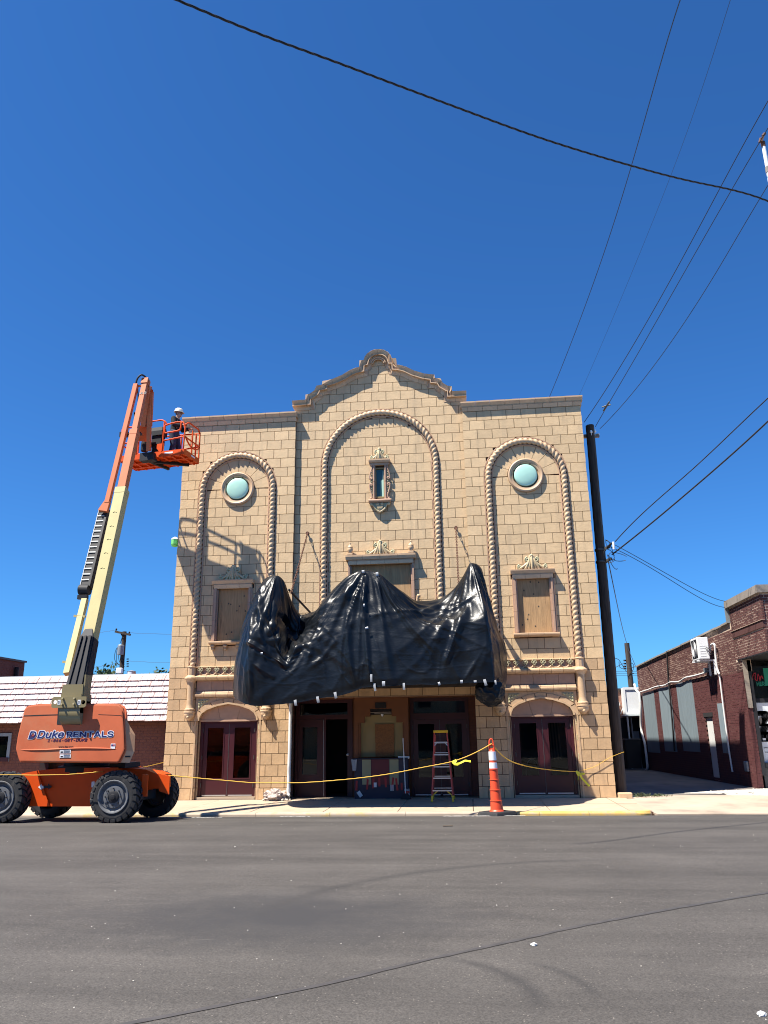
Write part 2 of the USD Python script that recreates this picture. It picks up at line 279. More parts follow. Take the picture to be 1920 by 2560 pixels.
def asphalt_material():
    def circle(*px):
        (x1, y1), (x2, y2), (x3, y3) = [atz(a, b, 0.0)[:2] for a, b in px]
        A = np.array([[x2 - x1, y2 - y1], [x3 - x1, y3 - y1]]); B = 0.5 * np.array([x2 * x2 - x1 * x1 + y2 * y2 - y1 * y1, x3 * x3 - x1 * x1 + y3 * y3 - y1 * y1]); c = np.linalg.solve(A, B); return c, float(np.hypot(x1 - c[0], y1 - c[1])), ((x1 + x3) / 2, (y1 + y3) / 2), float(np.hypot(x1 - x3, y1 - y3))
    st = atz(700, 2290, 0.0)
    n = {'g': ('geometry', {}), 'ms': ('mapping', {'scale': (0.12, 1.1, 1.0)}), 'ns': ('noise_texture', {'scale': 1.0, 'detail': 6.0, 'roughness': 0.65}), 'rs': ('map_range', {'from_min': 0.3, 'from_max': 0.7, 'to_min': 0.74, 'to_max': 1.28}),
         'nf': ('noise_texture', {'scale': 75.0, 'detail': 4.0, 'roughness': 0.7}), 'rf': ('map_range', {'from_min': 0.3, 'from_max': 0.7, 'to_min': 0.45, 'to_max': 1.62}),
         'nm': ('noise_texture', {'scale': 1.1, 'detail': 5.0, 'roughness': 0.6}), 'rm': ('map_range', {'from_min': 0.3, 'from_max': 0.7, 'to_min': 0.88, 'to_max': 1.12}),
         'm1': ('math', {'math_type': 'multiply'}), 'm2': ('math', {'math_type': 'multiply'}), 'c': ('vector_math', {'math_type': 'scale', 'vector1': (0.066, 0.0595, 0.0530)}),
         'v': ('voronoi_texture', {'scale': 34.0, 'feature': 'f1'}), 'vs': ('separate_color', {}), 'vr': ('math', {'math_type': 'greater_than', 'value2': 0.82}), 'vd': ('map_range', {'from_min': 0.10, 'from_max': 0.22, 'to_min': 1.0, 'to_max': 0.0}), 'vm': ('math', {'math_type': 'multiply'}), 'vm2': ('math', {'math_type': 'multiply', 'value2': 0.6}),
         'mx': ('mix_color', {'b': (0.33, 0.29, 0.25)}),
         # an old oil stain
         'sm': ('mapping', {'location': (-st[0] * 0.42, -st[1] * 0.62, 0.0), 'scale': (0.42, 0.62, 1.0)}), 'sn': ('noise_texture', {'scale': 2.2, 'detail': 5.0, 'roughness': 0.65}), 'sl': ('vector_math', {'math_type': 'length'}), 'sa': ('math', {'math_type': 'multiply_add', 'value2': 0.9, 'value3': -0.45}), 's2': ('math', {'math_type': 'add'}),
         'sr': ('map_range', {'from_min': 0.55, 'from_max': 0.95, 'to_min': 0.5, 'to_max': 0.0}), 'mx2': ('mix_color', {'b': (0.040, 0.038, 0.038)}),
         'b': ('bump', {'strength': 0.5, 'distance': 0.006}), 'p': ('principled_bsdf', {'roughness': 0.82, 'specular_ior_level': 0.35})}
    L = [('g.position', 'ms.vector'), ('ms.vector', 'ns.vector'), ('ns.fac', 'rs.value'), ('g.position', 'nf.vector'), ('nf.fac', 'rf.value'), ('g.position', 'nm.vector'), ('nm.fac', 'rm.value'),
         ('rs.result', 'm1.value1'), ('rf.result', 'm1.value2'), ('m1.value', 'm2.value1'), ('rm.result', 'm2.value2'), ('m2.value', 'c.scale'),
         ('g.position', 'v.vector'), ('v.color', 'vs.color'), ('vs.r', 'vr.value1'), ('v.distance', 'vd.value'), ('vr.value', 'vm.value1'), ('vd.result', 'vm.value2'), ('vm.value', 'vm2.value1'), ('vm2.value', 'mx.fac'), ('c.vector', 'mx.a'),
         ('g.position', 'sm.vector'), ('sm.vector', 'sl.vector1'), ('g.position', 'sn.vector'), ('sn.fac', 'sa.value1'), ('sl.value', 's2.value1'), ('sa.value', 's2.value2'), ('s2.value', 'sr.value'), ('sr.result', 'mx2.fac'), ('mx.result', 'mx2.a'),
         ('nf.fac', 'b.height'), ('b.normal', 'p.normal')]
    last, acc = 'mx2.result', None
    for i, (px, w, k) in enumerate(((((1140, 2400), (1250, 2432), (1350, 2520)), 0.10, 0.6), (((1330, 2408), (1420, 2440), (1490, 2490)), 0.07, 0.5), (((700, 2262), (1050, 2182), (1500, 2150)), 0.16, 0.45))):
        c, R, mid, L_ = circle(*px); t = f't{i}'
        n.update({t + 'a': ('vector_math', {'math_type': 'distance', 'vector2': (c[0], c[1], 0.0)}), t + 'b': ('math', {'math_type': 'subtract', 'value2': R}), t + 'c': ('math', {'math_type': 'absolute'}), t + 'd': ('map_range', {'from_min': 0.0, 'from_max': w, 'to_min': k, 'to_max': 0.0, 'clamp': True}),
                  t + 'e': ('vector_math', {'math_type': 'distance', 'vector2': (mid[0], mid[1], 0.0)}), t + 'f': ('map_range', {'from_min': L_ * 0.35, 'from_max': L_ * 0.62, 'to_min': 1.0, 'to_max': 0.0, 'clamp': True}), t + 'g': ('math', {'math_type': 'multiply'})})
        L += [('g.position', t + 'a.vector1'), (t + 'a.value', t + 'b.value1'), (t + 'b.value', t + 'c.value1'), (t + 'c.value', t + 'd.value'), ('g.position', t + 'e.vector1'), (t + 'e.value', t + 'f.value'), (t + 'd.result', t + 'g.value1'), (t + 'f.result', t + 'g.value2')]
        if acc: n[t + 'h'] = ('math', {'math_type': 'add'}); L += [(acc, t + 'h.value1'), (t + 'g.value', t + 'h.value2')]; acc = t + 'h.value'
        else: acc = t + 'g.value'
    n['tm'] = ('mix_color', {'b': (0.027, 0.0255, 0.025)}); L += [(acc, 'tm.fac'), (last, 'tm.a')]; last = 'tm.result'
    # pale scuffs, long and thin along the street
    n.update({'um': ('mapping', {'scale': (0.9, 5.0, 1.0)}), 'un': ('noise_texture', {'scale': 1.0, 'detail': 6.0, 'roughness': 0.7}), 'ur': ('map_range', {'from_min': 0.66, 'from_max': 0.80, 'to_min': 0.0, 'to_max': 0.55}), 'mu': ('mix_color', {'b': (0.17, 0.155, 0.14)})})
    L += [('g.position', 'um.vector'), ('um.vector', 'un.vector'), ('un.fac', 'ur.value'), ('ur.result', 'mu.fac'), (last, 'mu.a'), ('mu.result', 'p.base_color')]
    return usdkit.material(stage, '/World/Looks/asphalt', n, L, surface='p.BSDF')
M['asphalt'] = asphalt_material()
M['tyre_mark'] = mat('tyre_mark', (0.062, 0.055, 0.051), 0.8, 0.35, 9.0, 0.3, 120.0)
M['seal'] = mat('crack_sealant', (0.055, 0.050, 0.048), 0.7, 0.25, 6.0, 0.2, 80.0)
M['road_paint'] = mat('worn_white_paint', (0.55, 0.53, 0.49), 0.8, 0.2, 9.0, col2=(0.12, 0.105, 0.095), c2s=14.0, c2t=(0.48, 0.58))
M['roof_shingle'] = mat('white_metal_shake', (0.56, 0.465, 0.455), 0.65, 0.18, 2.0, 0.15, 20.0, stretch=(13, 0.9, 0.9), rnd=0.10, col2=(0.33, 0.15, 0.12), c2s=1.5, c2t=(0.47, 0.68))
# ------------------------------------------------------------------ ground, road, pavements
def road_z(y):
    t = np.maximum(0, -3.4 - np.asarray(y, float)); return -0.13 + 0.135 * (1 - np.exp(-t / 1.15))
solo('ground', bx(-600, 600, -400, 900, -0.9, -0.55), M['alley'], kind='structure')
ys = np.concatenate([-3.4 - np.linspace(0, 6, 31), np.linspace(-10, -80, 29)]); xs = np.linspace(-120, 120, 61)
V = np.array([[x, y, float(road_z(y))] for y in ys for x in xs]); nx = len(xs)
F = []
for i in range(len(ys) - 1):
    for j in range(nx - 1):
        a = i * nx + j; F += [[a, a + nx, a + nx + 1], [a, a + nx + 1, a + 1]]
road = '/World/road'
solo('road', (V, np.array(F)), M['asphalt'], kind='structure', smooth=True)
def strip(pts, w, lift, seed=0, jitter=0.25):
    """A thin strip lying on the road along the points."""
    pts = np.asarray(pts, float); d = np.r_[0, np.cumsum(np.linalg.norm(np.diff(pts, axis=0), axis=1))]; n = max(12, int(d[-1] / 0.12)); s = np.linspace(0, d[-1], n)
    P = np.stack([np.interp(s, d, pts[:, 0]), np.interp(s, d, pts[:, 1])], 1); T = np.gradient(P, axis=0); T /= np.linalg.norm(T, axis=1, keepdims=True); N = np.stack([-T[:, 1], T[:, 0]], 1)
    g = np.random.default_rng(seed); ww = w * (1 + jitter * g.uniform(-1, 1, n)); off = 0.035 * (meshkit.fbm(np.stack([s * 0.9, s * 0, s * 0 + seed], 1), 3) - 0.5)
    P = P + N * off[:, None]; a, b = P + N * ww[:, None] / 2, P - N * ww[:, None] / 2
    v = np.vstack([np.c_[a, road_z(a[:, 1]) + lift], np.c_[b, road_z(b[:, 1]) + lift]]); i = np.arange(n - 1)
    f = np.vstack([np.stack([i, i + n, i + 1 + n], 1), np.stack([i, i + 1 + n, i + 1], 1)])
    return trimesh.Trimesh(v, f, process=False)
zz = lambda *p: [atz(a, b, 0.0)[:2] for a, b in p]
part(road, 'sealed_crack', strip(zz((250, 2575), (460, 2536), (800, 2465), (1100, 2395), (1450, 2318), (1700, 2270), (1960, 2228)), 0.055, 0.004, 3), M['seal'])
part(road, 'painted_line', bx(8.05, 9.85, -3.98, -3.90, float(road_z(-3.9)) - 0.03, float(road_z(-3.9)) + 0.006), M['road_paint'])
part(road, 'painted_line', bx(1.6, 3.1, -4.28, -4.20, float(road_z(-4.2)) - 0.03, float(road_z(-4.2)) + 0.006), M['road_paint'])
part(road, 'painted_line', bx(4.3, 5.0, -3.72, -3.66, float(road_z(-3.7)) - 0.03, float(road_z(-3.7)) + 0.006), M['road_paint'])
# loose stones on the asphalt: nobody could count them
st = []
g = np.random.default_rng(11)
for i in range(300):
    y = -4 - 13.5 * g.random() ** 0.8; x = 8.7 + (g.random() - 0.5) * (30 + y) * 1.05; s = g.uniform(0.003, 0.007) * (2.2 if g.random() < 0.02 else 1)
    m = trimesh.creation.icosahedron(); m.apply_scale([s, s, s * 0.6]); m.apply_translation([x, y, float(road_z(y)) + s * 0.35]); st.append(m)
solo('loose_stones', st, M['gravel'], kind='stuff', label='pale loose grit scattered over the asphalt road', cat='grit')

def walk_z(y): return 0.0 + 0.0147 * np.asarray(y)
walk = thing('sidewalk', None, None, kind='structure')
part(walk, 'bed', bx(-40, 12.75, -3.18, 0.75, -0.5, -0.075), M['joint'])
def slab(x0, x1, y0, y1, k, dz=0.0):
    v = np.array([[x, y, z] for x in (x0, x1) for y in (y0, y1) for z in (-0.12, 0)], float); v[:, 2] += np.where(v[:, 2] > -0.01, walk_z(v[:, 1]) + dz, 0)
    b = bx(0, 1, 0, 1, 0, 1); return trimesh.Trimesh(v, b.faces, process=False)
edges = [-21.5 + 1.76 * i for i in range(20)]
edges = [e + 0.3 for e in edges if e < 12.2] + [12.74]
for i in range(len(edges) - 1):
    part(walk, 'paving_slab', slab(edges[i] + 0.009, edges[i + 1] - 0.009, -1.52, 0.0, i, RNG.uniform(-0.004, 0.003)), M['concrete'])
    part(walk, 'paving_slab', slab(edges[i] + 0.009, edges[i + 1] - 0.009, -3.17, -1.535, i, RNG.uniform(-0.004, 0.003)), M['concrete'])
part(walk, 'entrance_floor', bx(3.55, 8.96, 0.004, 0.78, -0.1, 0.004), M['concrete'])
kerb = thing('kerb', None, None, kind='structure')
def kerb_piece(x0, x1):
    pr = [(-3.4, -0.5), (-3.4, -0.085), (-3.385, -0.058), (-3.36, -0.047), (-3.185, -0.046), (-3.185, -0.5)]
    return extx(Polygon(pr), x0 + 0.004, x1 - 0.004)
kx = [-21 + 1.76 * i for i in range(20)]
for i in range(len(kx) - 1):
    if kx[i] > 9.2: continue
    part(kerb, 'kerb_stone', kerb_piece(kx[i], min(kx[i + 1], 9.3)), M['kerb'])
for x0, x1 in ((9.3, 10.2), (10.2, 11.3), (11.3, 12.35)): part(kerb, 'painted_kerb_stone', kerb_piece(x0, x1), M['kerb_yellow'], label='kerb stone with worn yellow paint')
cr = []
for t in np.linspace(0, 1, 9):
    a = math.radians(90 * t); x, y = 12.35 + 0.42 * math.sin(a), -2.97 - 0.43 * math.cos(a); cr.append((x, y, math.sin(a), math.cos(a)))
P = []
for (x, y, s, c) in cr:
    P.append([[x, y, -0.5], [x, y, -0.085 - 0.02 * s], [x - 0.04 * s, y + 0.04 * c, -0.047], [x - 0.2 * s, y + 0.2 * c, -0.046], [x - 0.2 * s, y + 0.2 * c, -0.5]])
P = np.array(P).reshape(-1, 3); f = []
for i in range(8):
    for j in range(4): a = i * 5 + j; f += [[a, a + 5, a + 6], [a, a + 6, a + 1]]
f += [[40, 41, 42], [40, 42, 43], [40, 43, 44]]
part(kerb, 'painted_kerb_stone', trimesh.Trimesh(P, np.array(f), process=False), M['kerb_yellow'], label='rounded yellow kerb end at the alley')
# alley mouth: apron, alley paving, gravel
def patch(poly, zf, n=1.2):
    tri = trimesh.creation.extrude_polygon(poly, 0.05, engine='earcut'); tri = tri.subdivide_to_size(n); v = tri.vertices.copy(); top = v[:, 2] > 0.025; v[:, 2] = np.where(top, zf(v[:, 0], v[:, 1]), -0.5); return trimesh.Trimesh(v, tri.faces, process=False)
ap = Polygon([(12.765, 0.9), (12.765, -2.95), (12.79, -3.38), (60, -3.38), (60, 0.9), (17.0, 0.9)])
apz = lambda x, y: -0.012 + np.minimum(0, (y + 0.2) * 0.028)
solo('driveway_apron', patch(ap, apz), M['apron'], kind='structure')
solo('alley_paving', patch(Polygon([(12.5, 0.91), (17.6, 0.91), (17.6, 34), (12.5, 34)]), lambda x, y: 0.0 + 0.05 * np.clip((x - 14) / 3, 0, 1) - 0.004 * y), M['alley'], kind='structure')
gp = Polygon([(14.6, 1.35), (15.6, 0.9), (17.0, 0.4), (30, -0.2), (30, 2.3), (17.2, 2.4), (16.2, 2.0), (15.2, 1.7)])
gz = lambda x, y: np.where(y > 0.9, 0.0 + 0.05 * np.clip((x - 14) / 3, 0, 1) - 0.004 * y, apz(x, y)) + 0.012
solo('gravel_verge', patch(gp, gz, 0.5), M['gravel'], kind='structure')
gs = []
for i in range(700):
    x, y = g.uniform(15, 23), g.uniform(0.2, 2.3)
    if not gp.contains(Point(x, y)): continue
    s = g.uniform(0.008, 0.03); m = trimesh.creation.icosahedron(); m.apply_scale([s, s, s * 0.7]); m.apply_translation([x, y, float(gz(x, y)) + 0.005]); gs.append(m)
solo('gravel', gs, M['gravel'], kind='stuff', label='white crushed gravel along the foot of the brick store', cat='gravel')

# ------------------------------------------------------------------ the theatre
TH = thing('theatre_building', 'tan terracotta theatre front with curved parapet and three rope-edged arches', 'theatre', (6.25, 0, 0))
CH = 0.305
LX, CX, RX, W0 = 1.825, 6.285, 10.71, 12.51
WL, WR = 3.635, 8.90                      # inner edges of the two wings
CY = 0.13                                 # the centre bay lies this far back
GT = [(-2.77, 11.97), (-2.33, 11.98), (-2.33, 12.15), (-2.2, 12.17), (-2.05, 12.28), (-1.98, 12.44), (-1.80, 12.47), (-1.79, 12.59), (-1.62, 12.61), (-1.45, 12.65), (-1.15, 12.77), (-0.9, 12.92), (-0.75, 12.98), (-0.6, 13.01), (-0.59, 13.24), (-0.455, 13.245), (-0.42, 13.36), (-0.34, 13.47), (-0.22, 13.555), (-0.1, 13.595)]
gtop = [(CX + x, z) for x, z in GT] + [(CX, 13.60)] + [(CX - x, z) for x, z in reversed(GT)]
gable = Polygon(gtop + [(CX + 2.77, 11.8), (WR, 11.62), (WR, 2.745), (WL, 2.745), (WL, 11.62), (CX - 2.77, 11.8)])
gline = LineString(gtop)
band1 = gable.intersection(gline.buffer(0.13, join_style=2, cap_style=2)).difference(sbox(0, 0, 20, 11.6))
band2 = gable.intersection(gline.buffer(0.27, join_style=2, cap_style=2)).difference(band1.buffer(0.001)).difference(sbox(0, 0, 20, 11.6))
def archshape(cx, zs, r, zb): return Polygon([(cx + r, zb)] + arc(cx, zs, r, 0, 180, 40) + [(cx - r, zb)])
ROPES = {'L': (LX, 9.10, 1.125, 3.66), 'C': (CX, 9.745, 1.735, 3.3), 'R': (RX, 9.10, 1.125, 3.66)}
def rope_band(k, ri, ro):
    cx, zs, r, zb = ROPES[k]; return archshape(cx, zs, r + ro, zb).difference(archshape(cx, zs, r - ri, zb - 1))
def rect(cx, hw, z0, z1): return sbox(cx - hw, z0, cx + hw, z1)
def wing_holes(cx, k):
    return [rope_band(k, 0.135, 0.135), rect(cx, 0.60, 4.29, 5.98), rect(cx, 0.63, 5.97, 6.23), rect(cx, 1.0, 2.0, 3.66), rect(cx, 0.98, -1, 2.81), Point(cx, 9.13).buffer(0.53)]
HOLES = {'L': wing_holes(LX, 'L'), 'R': wing_holes(RX, 'R'), 'C': [rope_band('C', 0.13, 0.13), rect(CX, 0.90, 4.6, 6.6), rect(CX, 1.0, 6.58, 6.86), rect(CX, 0.165, 8.6, 9.86)]}
wallL, wallR = sbox(0, 0, WL, 11.30), sbox(WR, 0, W0, 11.30)
openL, openR = rect(LX, 0.86, -1, 2.15).union(archshape(LX, 2.13, 0.85, 2.0)), rect(RX, 0.86, -1, 2.15).union(archshape(RX, 2.13, 0.85, 2.0))
winL, winR = rect(LX, 0.455, 4.41, 5.97), rect(RX, 0.455, 4.41, 5.97)
opl = lambda cx: rect(cx, 0.86, -1, 2.62)
# joint-coloured backing behind the blocks, with real openings
part(TH, 'backing_wall', [ext(wallL.difference(opl(LX)).difference(winL), 0.05, 0.42), ext(wallR.difference(opl(RX)).difference(winR), 0.05, 0.42), ext(gable.buffer(-0.02).difference(rect(CX, 0.89, 4.7, 6.58)).difference(rect(CX, 0.14, 8.67, 9.63)), CY + 0.05, 0.43)], M['joint'])
part(TH, 'auditorium', [bx(0.02, W0 - 0.02, 2.6, 24, 0, 10.9), bx(0.02, 0.3, 0.43, 2.6, 0, 10.9), bx(W0 - 0.3, W0 - 0.02, 0.43, 2.6, 0, 10.9), bx(0.3, W0 - 0.3, 0.43, 2.6, 2.95, 3.1), bx(0.3, W0 - 0.3, 0.43, 2.6, 10.7, 10.9), bx(3.3, 3.5, 0.8, 2.6, 0, 2.95), bx(9.0, 9.2, 0.8, 2.6, 0, 2.95)], M['brown_brick'])
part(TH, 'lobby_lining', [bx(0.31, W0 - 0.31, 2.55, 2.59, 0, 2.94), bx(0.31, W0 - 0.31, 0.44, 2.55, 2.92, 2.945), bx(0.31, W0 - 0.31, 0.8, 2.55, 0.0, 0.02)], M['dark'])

# courses of terracotta blocks: each block is a piece of its own
blocks = []
INNER = [archshape(cx_, zs_, r_ - 0.1, zb_) for cx_, zs_, r_, zb_ in ROPES.values()]
def lay(region, k0, k1, bw, x0, y, tilt=0.002, shift=0.0):
    """Blocks of the region's courses k0..k1 (bond width bw)."""
    for k in range(k0, k1):
        z0, z1 = k * CH, (k + 1) * CH; a = region.bounds[0]; b = region.bounds[2]
        off = x0 + (bw / 2 if k % 2 else 0) + shift; i0 = math.floor((a - off) / bw) - 1
        for i in range(i0, i0 + int((b - a) / bw) + 4):
            r = sbox(off + i * bw + 0.0075, z0 + 0.0075, off + (i + 1) * bw - 0.0075, z1 - 0.0075).intersection(region)
            for q in getattr(r, 'geoms', [r]):
                if q.geom_type != 'Polygon' or q.area < 0.006: continue
                blocks.append((q, y + (0.035 if any(s.contains(q.centroid) for s in INNER) else 0.0), k))
lw, rw = wallL, wallR
for s in HOLES['L']: lw = lw.difference(s)
for s in HOLES['R']: rw = rw.difference(s)
# the fanned blocks above each roundel leave out the running bond
fanL, fanR = sector(LX, 9.13, 0.53, 1.0, -2, 182, 30), sector(RX, 9.13, 0.53, 1.0, -2, 182, 30)
lw, rw = lw.difference(fanL), rw.difference(fanR)
up = sbox(-1, 3.66, 20, 20); lo = sbox(-1, CH, 20, 3.66); pl = sbox(-1, 0, 20, CH)
for w, x0 in ((lw, 0.0), (rw, W0)):
    lay(w.intersection(up), 12, 37, 0.4545, x0, 0.0)
    lay(w.intersection(lo), 1, 12, 0.37, x0, 0.0)
    lay(w.intersection(pl), 0, 1, 0.42, x0, -0.03)
cw = gable.difference(gline.buffer(0.275, join_style=2, cap_style=2))
for s in HOLES['C']: cw = cw.difference(s)
lay(cw, 9, 45, 0.4545, CX, CY)
for cx in (LX, RX):
    for i in range(8):
        q = sector(cx, 9.13, 0.545, 0.985, 22.5 * i + 0.5, 22.5 * (i + 1) - 0.5, 8); blocks.append((q, 0.035, 30))
def block_mesh(q, y):
    c = q.minimum_rotated_rectangle
    m = ext(q, y, y + 0.06); v = m.vertices.copy(); f = v[:, 1] < y + 0.01
    ctr = np.array([q.centroid.x, q.centroid.y]); d = v[:, [0, 2]] - ctr; s = RNG.uniform(-0.0015, 0.0015, 3)
    v[f, 1] += s[0] * d[f, 0] * 2 + s[1] * d[f, 1] * 2 + s[2] * 0.5
    return trimesh.Trimesh(v, m.faces, process=False)
tarp_zone = lambda q, y: y > 0.05 and q.centroid.y < 5.9 or (3.0 < q.centroid.y < 5.5 and (2.6 < q.centroid.x < WL or WR < q.centroid.x < 9.6))
vis = sorted([b for b in blocks if not tarp_zone(b[0], b[1])], key=lambda b: -round(b[0].area, 3) / (22 + 0.05 * (b[2] * CH)) ** 2 + (0.0001 if b[1] > 0 else 0))
single = vis[:300]; keep = set(map(id, single)); rest = [b for b in blocks if id(b) not in keep]
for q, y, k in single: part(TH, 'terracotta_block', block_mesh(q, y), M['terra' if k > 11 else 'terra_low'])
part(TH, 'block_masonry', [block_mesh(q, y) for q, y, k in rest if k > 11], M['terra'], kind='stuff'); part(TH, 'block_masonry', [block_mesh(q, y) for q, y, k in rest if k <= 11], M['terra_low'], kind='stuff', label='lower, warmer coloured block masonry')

# twisted rope mouldings
def rope(path, r=0.092, pitch=0.29, y0=0.01):
    P = np.asarray(path, float); d = np.r_[0, np.cumsum(np.linalg.norm(np.diff(P, axis=0), axis=1))]; n = int(d[-1] / 0.022); s = np.linspace(0, d[-1], n)
    X = np.stack([np.interp(s, d, P[:, 0]), np.interp(s, d, P[:, 1])], 1); T = np.gradient(X, axis=0); T /= np.linalg.norm(T, axis=1, keepdims=True); m = 14
    a = np.linspace(0, 2 * np.pi, m, endpoint=False); A = a[None, :]; S = s[:, None]
    rr = r * (1 + 0.10 * (meshkit.noise(np.stack([S * 4.3, S * 0 + P[0, 0], S * 0], -1), 2) - 0.5)) * (0.70 + 0.38 * np.abs(np.cos((A + 2 * np.pi * S / pitch))))           # two strands wound round each other
    N = np.stack([T[:, 1], -T[:, 0]], 1)
    vx = X[:, 0:1] + N[:, 0:1] * rr * np.cos(A); vz = X[:, 1:2] + N[:, 1:2] * rr * np.cos(A); vy = y0 - rr * np.sin(A)
    V = np.stack([vx, vy, vz], -1).reshape(-1, 3); i, j = np.meshgrid(np.arange(n - 1), np.arange(m), indexing='ij'); q = i * m + j; w = i * m + (j + 1) % m
    F = np.vstack([np.stack([q, w, w + m], -1).reshape(-1, 3), np.stack([q, w + m, q + m], -1).reshape(-1, 3)])
    return trimesh.Trimesh(V, F[:, ::-1], process=False)
for k, (cx, zs, r, zb) in ROPES.items():
    y = CY if k == 'C' else 0.0
    path = [(cx - r, zb)] + arc(cx, zs, r, 180, 0, 60) + [(cx + r, zb)]
    rp = part(TH, 'rope_moulding', rope(path, y0=y + 0.005), M['terra_trim'], smooth=True)
    for rad in (r + 0.118, r - 0.118):
        lp = [(cx - rad, y + 0.02, zb)] + xz(arc(cx, zs, rad, 180, 0, 48), y + 0.02) + [(cx + rad, y + 0.02, zb)]
        part(rp, 'fillet', tube(lp, 0.022, 6), M['terra_pink'], smooth=True)

# round windows
for cx in (LX, RX):
    rd = part(TH, 'round_window', lathe([(0.525, -0.06), (0.525, 0.03), (0.49, 0.052), (0.455, 0.04), (0.44, 0.02), (0.40, 0.012), (0.385, -0.01), (0.37, -0.04), (0.36, -0.08)], (cx, 0.0, 9.13), 'y', 48), M['cornice'], smooth=40)
    part(rd, 'glass_disc', lathe([(0.345, -0.08), (0.345, 0.0), (0.335, 0.025), (0.30, 0.045), (0.2, 0.06), (0.1, 0.067), (0.001, 0.07)], (cx, 0.0, 9.13), 'y', 48), M['sea_glass'], smooth=40)
    for a in (22, 67, 112, 157, 202, 247, 292, 337):
        t = math.radians(a); part(rd, 'joint', beam((cx + 0.375 * math.cos(t), 0.0, 9.13 + 0.375 * math.sin(t)), (cx + 0.515 * math.cos(t), -0.02, 9.13 + 0.515 * math.sin(t)), 0.008, 0.055, (0, 1, 0)), M['joint'])

# cornices of the wings and coping of the gable, in separate pieces
def profile_blocks(parent, name, pr, xs_, m, gap=0.010, label=None):
    for a, b in zip(xs_[:-1], xs_[1:]): part(parent, name, extx(Polygon(pr), a + gap / 2, b - gap / 2), m, label)
cu = [(0.0, 11.425), (-0.05, 11.43), (-0.145, 11.53), (-0.145, 11.575), (0.35, 11.585), (0.35, 11.425)]
cl = [(0.02, 11.295), (0.0, 11.30), (-0.065, 11.40), (-0.07, 11.42), (0.35, 11.42), (0.35, 11.295)]
for a, b in ((-0.06, WL + 0.05), (WR - 0.05, W0 + 0.06)):
    e = list(np.arange(a, b - 0.25, 0.457)) + [b]; profile_blocks(TH, 'cornice_block', cu, e, M['cornice'])
    e = [a + 0.03] + list(np.arange(a + 0.23, b - 0.25, 0.457)) + [b - 0.03]; profile_blocks(TH, 'cornice_block', cl, e, M['cornice'])
def gable_pieces(band, y0, m, n0, y1=None, d0=0.0, d1=0.13):
    cuts = [3.4, 3.98, 4.43, 4.80, 5.12, 5.42, 5.68, 6.0, 6.285, 6.57, 6.89, 7.15, 7.45, 7.77, 8.14, 8.59, 9.2]
    for a, b in zip(cuts[:-1], cuts[1:]):
        q = band.intersection(sbox(a + 0.003 + n0, 11, b - 0.003 + n0, 14))
        if q.area < 0.002: continue
        e_ = ext(q.segmentize(0.1), y0, 0.45); v = e_.vertices.copy(); fr_ = v[:, 1] < y0 + 0.01
        if y1 is not None:
            dd = shapely.distance(shapely.points(v[:, [0, 2]]), gline); v[:, 1] = np.where(fr_, y0 + (y1 - y0) * np.clip((dd - d0) / (d1 - d0), 0, 1) ** 0.8, v[:, 1])
        part(TH, 'coping_block', trimesh.Trimesh(v, e_.faces, process=False), m)
gable_pieces(band1, CY - 0.22, M['cornice'], 0.0, CY - 0.10, 0.03, 0.13)
gable_pieces(band2, CY - 0.10, M['cornice'], 0.11, CY - 0.01, 0.15, 0.27)
gable_pieces(gable.intersection(gline.buffer(0.16, join_style=2, cap_style=2)).difference(sbox(0, 0, 20, 11.6)).difference(band1.buffer(0.002)), CY - 0.17, M['cornice'], 0.0)
part(TH, 'crown_rib', [tube(xz(arc(CX, 13.13, rr, 8, 172, 24), CY - 0.10 + 0.02 * i), 0.02, 6) for i, rr in enumerate((0.24, 0.19))], M['cornice'], smooth=True)

